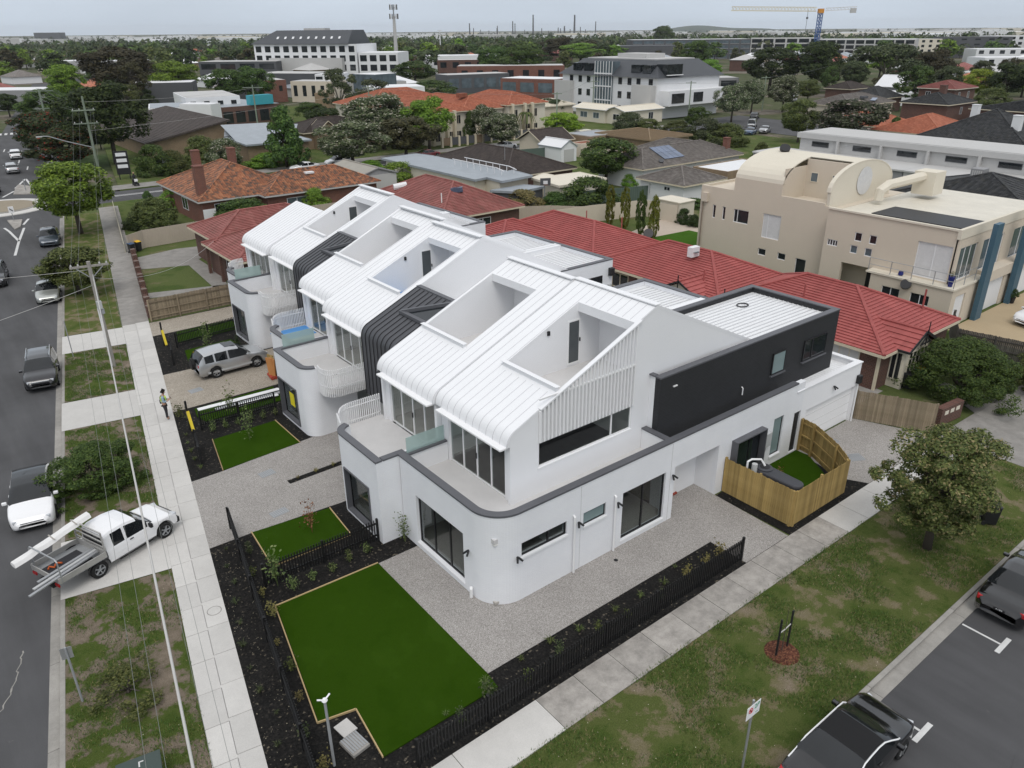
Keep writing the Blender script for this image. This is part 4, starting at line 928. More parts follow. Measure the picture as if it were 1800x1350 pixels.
# ---------- unit 2
U2 = townhouse(2, 'white townhouse between the corner house and the first dark roof strip', 14.95, 24.86, 29.65, 12.24, (17.86, 21.95, 26.06, 29.46), 23.15)
H2 = U2['h']; terrace(U2, door=False, lamp=False); upper_front(U2, 25.2, 29.1)
side_wall(U2, 29.464, 'gable_wall'); side_wall(U2, 24.865, 'party_wall')
rear_flat(U2, 30.3, 33.3, 24.86, 29.62, M['white_brick'], sides='ne')
def street_front(U, side, fence, xb, win, wname='window', film=None, sign=False):
 """ground floor box of an inner unit: flat front, one rounded corner, parapet, balcony and white balustrade.
 side 'n' / 's': which end has the rounded corner and the slatted balustrade"""
 h, xf = U['h'], U['xf']; y0, y1 = fence; R = 0.75; gx = U['gx']
 m = MB(); wall_with_holes(m, 'x', xf, y0 if side == 'n' else y0+R, y1-R if side == 'n' else y1, -0.1, 3.98, 0.26, [win]); put(m, 'ground_wall', CW, h)
 if side == 'n':
  pts = arc((xf+R, y1-R), R, 180, 90, 12); ret = [(xf+R, y1), (xb, y1)]
  put(path_wall(pts, 0.26, -0.1, 3.98), 'curved_corner_wall', CW, h); put(MB().box(xf+R+0.001, y1-0.26, -0.1, xb, y1, 2.77), 'ground_wall', CW, h)
  put(MB().box(xf+0.33, y0-0.02, 3.981, xf+1.4, y0+0.28, 4.058), 'parapet_cap', M['charcoal'], h)
  m = MB(); m.box(xf+0.261, y0, -0.1, xf+4.4, y0+0.24, 3.98); put(m, 'ground_wall', CW, h)
  cp = [(xf-0.03, y0-0.02)]+[(xf-0.03, y1-R)]+arc((xf+R, y1-R), R+0.03, 180, 100, 10)[1:]
  put(cap_path(cp, 0.32, 3.98, 4.06), 'parapet_cap', M['charcoal'], h)
  bal = [(xf+R*0.55, y1-0.02), (xf+0.7, y1+0.9)]+arc((xf+1.75, y1+0.55), 1.0, 170, 90, 8)[1:]+[(gx, y1+1.55)]
 else:
  pts = arc((xf+R, y0+R), R, 180, 270, 12)
  put(path_wall(pts, -0.26, -0.1, 3.98), 'curved_corner_wall', CW, h); put(MB().box(xf+R+0.001, y0, -0.1, xb, y0+0.26, 2.77), 'ground_wall', CW, h)
  put(MB().box(xf+0.33, y1-0.28, 3.981, xf+1.4, y1+0.02, 4.058), 'parapet_cap', M['charcoal'], h)
  m = MB(); m.box(xf+0.261, y1-0.24, -0.1, xf+4.4, y1, 3.98); put(m, 'ground_wall', CW, h)
  cp = [(xf-0.03, y1+0.02)]+[(xf-0.03, y0+R)]+arc((xf+R, y0+R), R+0.03, 180, 262, 10)[1:]
  put(cap_path(cp, -0.32, 3.98, 4.06), 'parapet_cap', M['charcoal'], h)
  bal = [(xf+0.78, y0-0.02), (xf+0.72, y0-0.35)]+arc((xf+1.45, y0-0.5), 0.75, 175, 270, 8)[1:]+[(gx, y0-1.25)]
 # deck reaches the balustrade
 dk = [(xf+0.27, y0+0.25), (gx, y0+0.25), (gx, y1-0.25), (xf+0.27, y1-0.25)]
 put(MB().prism(dk, 2.8, 3.05), 'balcony_floor', M['balcony_tile'], h)
 ext = [(p[0], p[1]+(-0.05 if side == 'n' else 0.05)) for p in bal]+[(gx, y1-0.25 if side == 'n' else y0+0.25), (xf+R, y1-0.26 if side == 'n' else y0+0.26)]
 put(MB().prism(ext, 2.78, 3.045), 'balcony_floor', M['balcony_tile'], h)
 if film: put(MB().box(*film), 'protective_film', M['blue_film'], h)
 balusters(h, bal, 2.62, 4.16, rails=(0.36, 0.82))
 fo = window(h, 'x', xf, win[0], win[1], win[2], win[3], 0.22, 0.07, (), name='window', pane=M['glass_dark'])
 m = MB(); e = 0.05
 m.box(xf-0.06, win[0], win[3]-e, xf+0.2, win[1], win[3]); m.box(xf-0.06, win[0], win[2], xf+0.2, win[1], win[2]+e); m.box(xf-0.06, win[0], win[2]+e, xf+0.2, win[0]+e, win[3]-e); m.box(xf-0.06, win[1]-e, win[2]+e, xf+0.2, win[1], win[3]-e)
 put(m, 'window_hood', M['charcoal'], h)
 m = MB(); m.box(xf+0.27, y0+0.25, 0.04, xf+4.4, y1-0.27, 0.12); put(m, 'interior_floor', M['floor_in'], h)
 m = MB(); m.box(xf+4.2, y0+0.25, 0.12, xf+4.3, y1-0.27, 2.7); m.box(xf+0.27, y0+0.25, 2.68, xf+4.4, y1-0.27, 2.74); put(m, 'interior_wall', M['room'], h)
 if sign:
  s = put(MB().box(xf+0.10, win[0]+0.75, 1.05, xf+0.11, win[0]+1.35, 1.85), 'paper_notice', M['yellow_paper'], h)
M['yellow_paper'] = plain('yellow_notice', (0.72, 0.62, 0.02), 0.7, 0.1, 4, 20)
def divider(U, y, x0, x1, glass_len=1.9):
 h = U['h']
 put(MB().box(x0, y-0.1, 3.05, x1, y+0.1, 3.98), 'parapet', M['white_render'], h); put(MB().box(x0-0.2, y-0.15, 3.981, x1, y+0.15, 4.055), 'parapet_cap', M['charcoal'], h)
 put(MB().box(x0+0.1, y-0.008, 4.056, x0+0.1+glass_len, y+0.008, 4.78), 'privacy_screen', M['glass_frost'], h)
street_front(U2, 'n', (24.66, 28.6), 16.0, (25.5, 27.77, 0.2, 2.42))
# ---------- units 3 and 4
U3 = townhouse(3, 'middle white townhouse whose sunken roof terrace is tinted blue', 16.6, 33.9, 38.85, 13.9, (19.5, 23.55, 34.45, 37.8), 24.55)
H3 = U3['h']; terrace(U3, film=True); upper_front(U3, 34.25, 38.3); side_wall(U3, 33.906, 'gable_wall'); side_wall(U3, 38.67, 'party_wall')
rear_flat(U3, 30.5, 34.93, 33.85, 38.86, M['white_brick'], sides='es')
street_front(U3, 's', (35.25, 39.15), 16.8, (36.6, 39.0, 0.2, 2.45), sign=True)
divider(U3, 39.0, 14.3, 17.1)
U4 = townhouse(4, 'white townhouse with a deep roof terrace beside the farther dark roof strip', 17.45, 38.86, 43.9, 14.95, (20.45, 24.5, 40.35, 43.72), 25.35)
H4 = U4['h']; terrace(U4, door=False, lamp=False, film=False); upper_front(U4, 39.2, 43.3); side_wall(U4, 43.714, 'gable_wall'); side_wall(U4, 38.865, 'party_wall')
street_front(U4, 'n', (39.16, 42.75), 18.4, (40.3, 42.0, 0.2, 2.4), film=(15.6, 42.4, 3.056, 17.9, 44.1, 3.075))
put(MB().box(15.3, 38.86+0.42, 3.056, 17.9, 38.86+0.5, 3.2), 'protective_film', M['blue_film'], H3)
rear_flat(U4, 31.3, 34.93, 38.87, 43.9, M['white_brick'], sides='en')
# ---------- units 5 and 6
U5 = townhouse(5, 'white townhouse with a small round lamp in its terrace, next to the far end house', 19.05, 47.72, 52.45, 16.45, (21.95, 26.08, 48.4, 51.8), 26.95)
H5 = U5['h']; terrace(U5); upper_front(U5, 48.05, 52.0); side_wall(U5, 47.726, 'gable_wall'); side_wall(U5, 52.27, 'party_wall')
rear_flat(U5, 32.5, 34.93, 47.7, 52.46, M['white_brick'], sides='es')
street_front(U5, 's', (49.45, 53.5), 19.2, (50.95, 53.2, 0.25, 2.45))
divider(U5, 53.4, 16.9, 19.6)
U6 = townhouse(6, 'far end white townhouse with a shorter unbroken curved roof', 18.85, 52.46, 57.15, 17.35, None, 23.8, ridge_z=8.02)
H6 = U6['h']; upper_front(U6, 52.9, 56.7); side_wall(U6, 56.964, 'gable_wall'); side_wall(U6, 52.465, 'party_wall')
street_front(U6, 'n', (53.55, 56.8), 20.2, (54.2, 55.8, 0.2, 2.4))
rear_flat(U6, 27.0, 34.93, 52.47, 57.15, M['white_brick'], sides='en')
# ---------- dark ribbed strips between the pairs (belong to units 3 and 5)
def dark_strip(h, y0, y1, xg, xend):
 arcp = arc_pts(xg); inn = arc_pts(xg, inset=0.12); mb = MB()
 prof = [(arcp[0][0], 2.45)]+arcp+[(xend, roof_z(xend, xg)), (xend, roof_z(xend, xg)-0.12)]+inn[::-1]+[(inn[0][0], 2.45)]
 mb.extrude_y(prof[::-1], y0, y1)
 dr = put(mb, 'dark_roof', M['dark_clad'], h)
 P = [(arcp[0][0], 2.45)]+arcp+[(xend-0.05, roof_z(xend-0.05, xg))]
 mm = MB(); V = []; n = len(P); w, hh = 0.034, 0.03
 for i, (x, z) in enumerate(P):
  a = P[max(i-1, 0)]; b = P[min(i+1, n-1)]; dx, dz = b[0]-a[0], b[1]-a[1]; l = sqrt(dx*dx+dz*dz); nx, nz = -dz/l*hh, dx/l*hh
  V += [(x-nx*0.2, -w/2, z-nz*0.2), (x-nx*0.2, w/2, z-nz*0.2), (x+nx, w/2, z+nz), (x+nx, -w/2, z+nz)]
 F = []
 for i in range(n-1):
  a, b = i*4, i*4+4; F += [[a+3, a+2, b+2, b+3], [a, a+3, b+3, b], [a+2, a+1, b+1, b+2]]
 F += [[0, 1, 2, 3], [4*n-1, 4*n-2, 4*n-3, 4*n-4]]
 mm.add(V, F); me = mm.mesh('rib'); me.materials.append(M['char_dark'])
 k = int((y1-y0)/0.36)
 for i in range(k):
  yy = y0+0.16+i*(y1-y0-0.2)/(k-1); inst('rib', me, dr, (-wloc(dr).x, yy-wloc(dr).y, -wloc(dr).z))
 # skylight wedge and head flashing
 zt = roof_z(xend, xg)
 put(MB().box(xend-0.02, y0, zt-0.3, xend+0.25, y1, zt+0.06), 'head_flashing', M['charcoal'], h)
 sx0, sx1 = xend-1.75, xend-0.1; sy0, sy1 = y0+0.05, y1-1.2
 m = MB(); zb = lambda x: roof_z(x, xg)
 A = (sx0, sy1, zb(sx0)+0.08); B = (sx0, sy0, zb(sx0)+0.08); C_ = (sx1, sy0, zb(sx1)+0.08); D = (sx1, sy1-0.6, zb(sx1)+0.08)
 def thick(pq, wv): pass
 m.beam(A, B, 0.24, 0.16); m.beam(A, (sx1, sy0+0.5, zb(sx1)+0.1), 0.24, 0.16); put(m, 'skylight_frame', M['charcoal'], h)
 m = MB(); m.face((sx0+0.1, sy1-0.12, zb(sx0)+0.085), (sx0+0.1, sy0, zb(sx0)+0.085), (sx1, sy0, zb(sx1)+0.085), (sx1, sy0+0.5, zb(sx1)+0.085)); put(m, 'skylight_pane', M['win_dark'], h)
 # recess walls below: doors and glass under the strip
 m = MB(); m.box(arcp[0][0]+0.5, y0, -0.05, arcp[0][0]+0.6, y1, 2.6); put(m, 'entry_wall', M['lgrey_render'], h)
 put(MB().box(arcp[0][0]+0.1, y0, 2.45, arcp[0][0]+0.6, y1, 2.52), 'entry_soffit', M['white_render'], h)
 put(MB().box(arcp[0][0]+0.46, y0+0.5, 0, arcp[0][0]+0.5, y0+1.4, 2.3), 'entry_door', M['char_dark'], h)
 put(MB().box(arcp[0][0]+0.46, y0+2.2, 0, arcp[0][0]+0.5, y0+3.3, 2.3), 'entry_door', M['char_dark'], h)
dark_strip(H3, 29.66, 33.89, 16.4, 20.2)
dark_strip(H5, 43.91, 47.71, 18.75, 22.5)
# house north walls behind the strips, rear links
put(MB().box(20.3, 29.66, 0, 30.5, 33.84, 6.0), 'rear_link', M['white_render'], H3)
put(MB().box(22.6, 43.92, 0, 31.0, 47.69, 6.0), 'rear_link', M['white_render'], H5)
put(MB().box(24.6, 25.3, 0.0, 30.2, 29.4, 2.99), 'rear_link', M['white_brick'], H2)
# fittings on the rear wall of unit 3
window(H3, 'y', 33.85, 32.6, 34.0, 4.6, 5.6, -0.03, 0.06, (), pane=M['win_dark'])
put(MB().box(34.55, 33.6, 5.5, 34.9, 33.84, 6.0), 'rainwater_head', M['char_dark'], H3)
for x in (34.1, 34.5): put(MB().box(x, 33.7, 4.4, x+0.28, 33.84, 4.9), 'wall_unit', M['plastic_grey'], H3)
# ------------------------------------------------------------------ fences
def runs(mesh_name, me, parent, pts, pitch, z=0.0, jitter=0.0, rnd=None, faceoff=0.0):
 P = [Vector(p) for p in pts]; off = wloc(parent); nxt = 0.0; acc = 0.0
 for a, b in zip(P, P[1:]):
  l = (b-a).length; d = (b-a)/l; n = Vector((-d.y, d.x))
  while nxt <= acc+l-0.02:
   q = a+d*(nxt-acc)+n*faceoff; s = 1.0+(rnd.uniform(-jitter, jitter) if rnd else 0)
   inst(mesh_name, me, parent, (q.x-off.x, q.y-off.y, z-off.z), (0, 0, math.atan2(d.y, d.x)), (1, 1, s)); nxt += pitch
  acc += l
def batten_fence(label, a, b, h=1.12, pitch=0.118, posts=2.42, end_post=True):
 t = thing('batten_fence', label, 'fence', (a[0], a[1], 0))
 me = MB().box(-0.021, -0.02, 0.09, 0.021, 0.02, h).mesh('batten'); me.materials.append(M['blackwood'])
 runs('batten', me, t, [a, b], pitch)
 A, B = Vector(a), Vector(b); l = (B-A).length; d = (B-A)/l; n = Vector((-d.y, d.x))
 for z in (0.32, 0.9):
  p, q = A+n*0.045, B+n*0.045; put(MB().beam((p.x, p.y, z), (q.x, q.y, z), 0.045, 0.07), 'rail', M['blackwood'], t)
 k = max(1, round(l/posts))
 for i in range(k+1):
  q = A+d*(l*i/k)+n*0.05; put(MB().obox((q.x, q.y, h/2), 0.09, 0.09, h+0.02, math.atan2(d.y, d.x)), 'post', M['blackwood'], t)
 return t
batten_fence('long black batten fence beside the old side-street footpath', (7.6, 14.33), (23.25, 14.33))
batten_fence('black batten fence along the main footpath in front of the largest lawn', (4.72, 14.5), (7.56, 29.9))
batten_fence('short black batten fence dividing the largest lawn from the next one', (7.2, 25.1), (12.2, 24.95))
batten_fence('short black batten fence beside the stack of white roofing panels', (9.6, 40.1), (13.75, 39.8))
batten_fence('farthest black batten fence behind the silver four wheel drive', (12.3, 53.55), (16.9, 54.2))
batten_fence('lone piece of black front fence beyond the yellow wrapped post', (8.35, 36.2), (8.75, 38.2), posts=1.9)
batten_fence('piece of black front fence near the silver four wheel drive', (11.2, 50.5), (11.6, 52.3), posts=1.7)
def paling_fence(label, pts, h, mat, group=None, pitch=0.105, rails_side=-1, seed=1, name='paling_fence', cap=False):
 t = thing(name, label, 'fence', (pts[0][0], pts[0][1], 0)); rnd = random.Random(seed)
 me = MB().box(0.003, -0.009, 0.03, 0.1, 0.009, h).mesh('paling'); me.materials.append(mat)
 runs('paling', me, t, pts, pitch, jitter=0.012, rnd=rnd)
 me2 = MB().box(-0.02, 0.010, 0.05, 0.075, 0.024, h-0.02).mesh('paling'); me2.materials.append(mat)
 for a, b in zip(pts, pts[1:]):
  A, B = Vector(a), Vector(b); d = (B-A).normalized(); n = Vector((-d.y, d.x))*rails_side*0.05
  for z in (0.3, h*0.5, h-0.25):
   p, q = A+n, B+n; put(MB().beam((p.x, p.y, z), (q.x, q.y, z), 0.045, 0.08), 'rail', mat, t)
  k = max(1, round((B-A).length/2.4))
  for i in range(k+1):
   q = A+(B-A)*i/k+n*2; put(MB().obox((q.x, q.y, h/2), 0.1, 0.1, h, math.atan2(d.y, d.x)), 'post', mat, t)
 return t
paling_fence('new treated pine paling fence boxing in the small rear courtyard', [(26.85, 18.15), (26.85, 14.42), (31.15, 14.42), (32.05, 15.5), (33.05, 17.3), (33.2, 18.1)], 1.82, M['pine'], rails_side=1, seed=3)
paling_fence('weathered paling fence between the garage forecourt and the brick letterboxes', [(38.6, 18.2), (40.25, 14.6)], 1.75, M['oldwood'], rails_side=1, seed=4)
paling_fence('brown paling fence closing the far side of the new driveways', [(12.4, 60.45), (21.0, 60.45)], 1.7, M['oldwood'], rails_side=-1, seed=5)
paling_fence('dark grey paling fence beside the tan driveway', [(52.6, 19.0), (56.2, 20.9)], 1.8, M['greywood'], seed=6)
paling_fence('dark grey paling fence running from the red roof to the bushes', [(52.6, 19.0), (53.9, 12.4)], 1.8, M['greywood'], seed=7)
paling_fence('reddish paling fence behind the big shrub on the right', [(50.6, 13.9), (53.8, 12.3)], 1.3, timber_mat('red_paling', (0.10, 0.035, 0.025), (0.16, 0.06, 0.045)), seed=8)
def panel_fence(label, pts, h, mat, name='steel_fence', bay=2.4, cap=None):
 t = thing(name, label, 'fence', (pts[0][0], pts[0][1], 0))
 for a, b in zip(pts, pts[1:]):
  A, B = Vector(a), Vector(b); k = max(1, round((B-A).length/bay))
  for i in range(k):
   p, q = A+(B-A)*i/k, A+(B-A)*(i+1)/k; dd = (q-p).normalized()*0.03
   put(MB().beam((p.x+dd.x, p.y+dd.y, h/2), (q.x-dd.x, q.y-dd.y, h/2), 0.05, h), 'panel', mat, t)
   put(MB().obox((p.x, p.y, h/2), 0.07, 0.07, h+0.03, math.atan2(dd.y, dd.x)), 'post', mat, t)
 return t
panel_fence('cream steel fence along the orange tiled house', [(16.4, 82.7), (18.2, 84.0), (23.5, 84.4), (40, 83.8)], 1.8, M['colorbond'])
panel_fence('green steel fence behind the clipped cypresses', [(60.5, 70.5), (66, 70.2), (78.6, 66.2), (82, 66.4)], 1.8, M['green_fence'])
panel_fence('green steel fence next to the white gabled shed', [(75, 104), (86, 101.5), (90, 101)], 2.0, M['green_fence'])
panel_fence('cream masonry garden wall behind the cypresses', [(55.5, 63.6), (61, 62.8), (67.9, 61.0), (68.0, 56.2)], 1.9, M['cream'], name='garden_wall', bay=4)
panel_fence('cream steel fence behind the red brick villa', [(54.5, 68.5), (58, 66.5), (61, 63)], 1.7, M['colorbond'])
panel_fence('low rail fence between the footpath and the corner garden', [(16.1, 83.2), (20.6, 107.5)], 0.9, plain('pale_rail', (0.45, 0.42, 0.33), 0.8), bay=3)
w = thing('brick_front_wall', 'low brown brick front wall beside the grey footpath', 'wall', (14.2, 70, 0))
for i in range(9):
 a = 61.4+i*2.35
 put(MB().prism([(fr(a)+0.12, a), (fr(a)+0.42, a), (fr(a+2.25)+0.42, a+2.25), (fr(a+2.25)+0.12, a+2.25)], -0.05, 0.55), 'wall_panel', M['brick_brown'], w)
 put(MB().box(fr(a)+0.08, a-0.1, -0.05, fr(a)+0.5, a+0.3, 0.95), 'pier', M['brick_brown'], w)
# timber edging round the lawns
def edging(pts, label):
 t = thing('lawn_edging', label, 'edging', (pts[0][0], pts[0][1], 0))
 for a, b in zip(pts, pts[1:]): put(MB().beam((a[0], a[1], 0.02), (b[0], b[1], 0.02), 0.04, 0.09), 'board', M['edging'], t)
edging([(11.40, 23.63), (7.03, 23.79), (5.9, 17.72), (7.12, 17.44), (6.9, 15.3)], 'pale timber edging around the largest lawn')
edging([(8.12, 29.03), (7.90, 26.17), (11.46, 26.13), (11.66, 28.6)], 'pale timber edging around the second lawn')
edging([(9.66, 38.62), (8.98, 35.04)], 'pale timber edging at the street end of the third lawn'); edging([(13.21, 35.3), (13.2, 38.62)], 'pale timber edging at the house end of the third lawn')
# ------------------------------------------------------------------ small site objects
t = thing('water_tank', 'slimline dark grey water tank inside the pine fence', 'water tank', (27.6, 15.8, 0))
put(MB().prism(arc((27.62, 16.6), 0.42, 0, 180, 10)+arc((27.62, 14.95), 0.36, 180, 360, 10), 0.03, 1.72), 'tank_body', M['tank'], t, bevel=0.08)
put(MB().lathe((27.62, 16.55, 1.70), [(0.36, 0), (0.36, 0.07), (0.27, 0.10)], 20), 'inlet_collar', M['tank'], t); put(MB().lathe((27.62, 16.55, 1.80), [(0.22, 0), (0.22, 0.012)], 20), 'inlet_strainer', M['char_dark'], t)
put(MB().tube([(27.62, 16.55, 1.85), (27.55, 16.75, 2.12), (27.2, 17.0, 2.14), (26.98, 17.05, 2.08), (26.98, 17.05, 1.5)], 0.05, 8), 'inlet_pipe', M['pvc'], t)
put(MB().tube([(27.1, 16.75, 1.2), (27.1, 16.75, 2.05)], 0.13, 10), 'filter_pot', M['plastic_grey'], t)
def grate(c, w, l, label, rz=0, mat=None, lid=True):
 g = thing('drain_grate', label, 'grate', (c[0], c[1], 0.0), rz)
 put(MB().box(-w/2, -l/2, -0.05, w/2, l/2, 0.012), 'frame', M['steel_dull'], g, local=True)
 n = max(3, int(w/0.09)); me = MB().box(-0.016, -l/2+0.03, 0.012, 0.016, l/2-0.03, 0.026).mesh('bar'); me.materials.append(M['steel'])
 for i in range(n): inst('bar', me, g, (-w/2+w*(i+0.5)/n, 0, 0))
 return g
grate((10.6, 33.4), 0.75, 0.55, 'blue grey drain grate in the first wide driveway', 0.1); grate((9.7, 29.75), 0.8, 0.5, 'dark drain grate near the edge of the second lawn', 0.1)
grate((11.0, 45.6), 0.8, 0.6, 'drain grate in the driveway below the silver four wheel drive', 0.1); grate((34.4, 16.0), 1.5, 0.7, 'long drain grate in the garage forecourt', -0.5); grate((35.4, 17.4), 0.5, 0.35, 'small dark drain grate before the white garage door', -0.2)
t = thing('service_pits', 'concrete service pit and ribbed lid sunk in the mulch corner', 'pit', (6.4, 16.6, 0))
put(MB().obox((6.45, 16.25, 0.03), 0.62, 0.75, 0.14, 0.15), 'pit_lid', M['conc_grey'], t, bevel=0.02)
for k in range(7): put(MB().obox((6.2+k*0.085, 16.25+k*0.01, 0.108), 0.05, 0.66, 0.018, 0.15), 'lid_rib', M['steel_dull'], t)
put(MB().obox((6.5, 16.95, 0.02), 0.42, 0.5, 0.1, 0.15), 'meter_lid', M['plastic_grey'], t); put(MB().obox((6.5, 16.95, 0.06), 0.5, 0.58, 0.04, 0.15), 'meter_frame', M['conc_new'], t)
m = MB(); m.lathe((5.12, 25.03, 0.0), [(0.24, 0), (0.24, 0.016)], 28); tag(put(m, 'access_cover', M['conc_new']), 'round access cover set in the new footpath slab', 'cover')
m = MB(); m.lathe((5.12, 25.03, 0.0), [(0.27, 0), (0.27, 0.0135)], 28); tag(put(m, 'cover_ring', M['conc_grey']), 'thin dark ring around the footpath access cover', 'cover')
m = MB(); m.lathe((19.2, 17.6, 0.0), [(0.09, 0), (0.09, 0.014)], 14); tag(put(m, 'yard_drain', M['alu_black']), 'small black round drain in the paved forecourt', 'drain')
# white roofing panels stacked on the strip of turf
t = thing('panel_stack', 'stack of white and silver roofing sheets lying on turf beside the black fence', 'panels', (12, 42, 0.03))
for k, (x0, y0, x1, y1, z, w, mt) in enumerate([(10.2, 42.7, 15.0, 42.4, 0.06, 0.35, 'white_metal'), (11.0, 42.0, 14.9, 41.8, 0.1, 0.3, 'steel'), (12.1, 41.6, 14.6, 41.5, 0.14, 0.3, 'white_metal'), (11.3, 42.35, 15.0, 42.15, 0.16, 0.28, 'white_metal')]):
 put(MB().beam((x0, y0, z), (x1, y1, z+0.02), w, 0.03), 'sheet', M[mt], t)
# stacked boards and red rolls by the second porch
t = thing('material_pile', 'orange boards and rolls stacked at the porch ahead of the silver four wheel drive', 'materials', (15.6, 44.6, 0))
rn = random.Random(9); OR = plain('orange_board', (0.50, 0.22, 0.07), 0.8, 0.2)
for k in range(7): put(MB().obox((15.6+rn.uniform(-.25, .25), 44.5+rn.uniform(-.4, .4), 0.5+0.1*rn.random()), 0.06, 0.5, 1.0+rn.random()*0.9, rn.uniform(0, 1), rn.uniform(-.12, .12)), 'board', OR if k % 3 else M['pine'], t)
for k in range(3): put(MB().tube([(15.3+0.2*k, 44.0, 0.12), (15.4+0.2*k, 44.9, 0.12)], 0.11, 9), 'roll', plain('red_roll', (0.35, 0.05, 0.03), 0.7), t)
# bins
def bin_(c, rz, lidm, label, body='char_dark'):
 t = thing('wheelie_bin', label, 'bin', (c[0], c[1], 0), rz)
 mb = MB(); a, b = 0.25, 0.3
 mb.add([(-.2, -.24, .05), (.2, -.24, .05), (.2, .24, .05), (-.2, .24, .05), (-a, -b, .95), (a, -b, .95), (a, b, .95), (-a, b, .95)], [[3, 2, 1, 0], [4, 5, 6, 7], [0, 1, 5, 4], [1, 2, 6, 5], [2, 3, 7, 6], [3, 0, 4, 7]])
 put(mb, 'bin_body', M[body], t, local=True, bevel=0.02)
 put(MB().add([(-.27, -.33, .95), (.27, -.33, .95), (.27, .33, .97), (-.27, .33, .97), (-.25, -.3, .99), (.25, -.3, .99), (.25, .3, 1.04), (-.25, .3, 1.04)], [[4, 5, 6, 7], [0, 1, 5, 4], [1, 2, 6, 5], [2, 3, 7, 6], [3, 0, 4, 7], [3, 2, 1, 0]]), 'lid', lidm, t, local=True, bevel=0.02)
 for s in (-1, 1): put(MB().tube([(s*0.2, .27, .1), (s*0.25, .27, .1)], 0.1, 12), 'wheel', M['tyre'], t, local=True)
bin_((17.35, 83.1), 0.3, M['yellow'], 'dark wheelie bin with a yellow lid behind the low brick wall'); bin_((16.6, 82.6), 0.3, plain('blue_lid', (0.05, 0.09, 0.17), 0.5), 'dark wheelie bin with a blue lid beside the yellow lidded one')
bin_((33.9, 9.1), 0.6, M['char_dark'], 'black wheelie bin at the right edge of the verge')
bin_((45.6, 18.0), 0.2, plain('green_lid', (0.02, 0.16, 0.08), 0.5), 'green lidded bin half hidden behind the big shrub'); bin_((44.9, 18.3), 0.2, M['char_dark'], 'black bin below the bay window of the red roofed villa'); bin_((46.3, 18.4), 0.2, M['yellow'], 'yellow lidded bin behind the big shrub')
t = thing('letterbox_stand', 'dark red brick letterbox stand with three pale slots', 'letterboxes', (42.4, 14.8, 0), -0.1)
put(MB().box(-1.05, -0.2, 0, 1.05, 0.2, 1.05), 'brick_body', M['brick_brown'], t, local=True)
for k in range(3): put(MB().box(-0.75+k*0.55, -0.215, 0.62, -0.4+k*0.55, -0.2, 0.86), 'letter_slot', M['cream_lt'], t, local=True)
# utility box at the bottom edge, kiosk
t = thing('service_kiosk', 'dark green metal service box with a white mark at the bottom edge', 'service box', (0.95, 18.75, 0), -0.18)
put(MB().box(-.55, -.4, 0, .55, .4, 0.75), 'box_body', plain('dark_green_steel', (0.035, 0.055, 0.048), 0.5, 0.15), t, local=True, bevel=0.03); put(MB().box(-.6, -.45, .75, .6, .45, .82), 'box_lid', plain('dark_green_lid', (0.045, 0.065, 0.058), 0.45, 0.15), t, local=True, bevel=0.02)
put(MB().box(0.0, 0.05, .82, 0.04, 0.25, .824), 'painted_mark', M['line_white'], t, local=True); put(MB().box(0.0, 0.21, .8205, 0.14, 0.25, .8245), 'painted_mark', M['line_white'], t, local=True)
# ------------------------------------------------------------------ poles, lamps, signs, wires
def pole(name, label, base, h, r0, r1, mat, cat='pole', lean=(0, 0)):
 t = thing(name, label, cat, (base[0], base[1], 0)); b = Vector((base[0], base[1], -0.1))
 put(MB().tube([b, b+Vector((lean[0]*h*0.5, lean[1]*h*0.5, h*0.5)), b+Vector((lean[0]*h, lean[1]*h, h+0.1))], [r0, (r0+r1)/2, r1], 10), 'shaft', mat, t); return t
def sd(o): return Vector((0.983, -0.181, 0))*o       # across the main street
P1 = pole('utility_pole', 'grey timber utility pole on the verge with a metal box and short crossarm', (8.01, 52.98), 7.1, 0.16, 0.12, M['pole_wood'], 'utility pole')
b1 = Vector((8.01, 52.98, 0))
put(MB().beam(b1+sd(-1.1)+Vector((0, 0, 6.8)), b1+sd(1.1)+Vector((0, 0, 6.8)), 0.1, 0.12), 'crossarm', M['pole_wood'], P1)
for k in (-1.0, -0.6, 0.6, 1.0): put(MB().lathe(b1+sd(k)+Vector((0, 0, 6.86)), [(0.05, 0), (0.06, 0.06), (0.03, 0.14)], 8), 'insulator', M['lgrey_render'], P1)
put(MB().obox(b1+Vector((0.0, -0.22, 4.3)), 0.3, 0.22, 0.5), 'junction_box', M['plastic_grey'], P1); put(MB().obox(b1+Vector((0.12, -0.2, 3.85)), 0.18, 0.18, 0.3), 'junction_box', M['steel_dull'], P1)
for s in (-1, 1): put(MB().beam(b1+sd(0.1*s)+Vector((0, 0, 6.1)), b1+sd(0.75*s)+Vector((0, 0, 6.72)), 0.05, 0.05), 'brace', M['steel_dull'], P1)
for a in (0.4, 1.8): put(MB().tube([b1+Vector((-0.12, -0.16, 0.1)), b1+Vector((-0.12, -0.16, 4.1))], 0.05, 6), 'riser_pipe', M['pvc'], P1) if a == 0.4 else None
P2 = pole('utility_pole', 'tall greenish utility pole with two crossarms and a street lamp by the cross street', (25.4, 137.5), 11.4, 0.22, 0.15, M['pole_green'], 'utility pole')
b2 = Vector((25.4, 137.5, 0))
for z, l in ((9.4, 1.35), (7.5, 1.45)):
 put(MB().beam(b2+sd(-l*1.4)+Vector((0, -0.2, z)), b2+sd(l)+Vector((0, -0.2, z)), 0.14, 0.16), 'crossarm', M['pole_green'], P2)
 for k in (-l*1.25, -l*0.6, l*0.85): put(MB().lathe(b2+sd(k)+Vector((0, -0.2, z+0.08)), [(0.06, 0), (0.08, 0.1), (0.04, 0.22)], 8), 'insulator', M['lgrey_render'], P2)
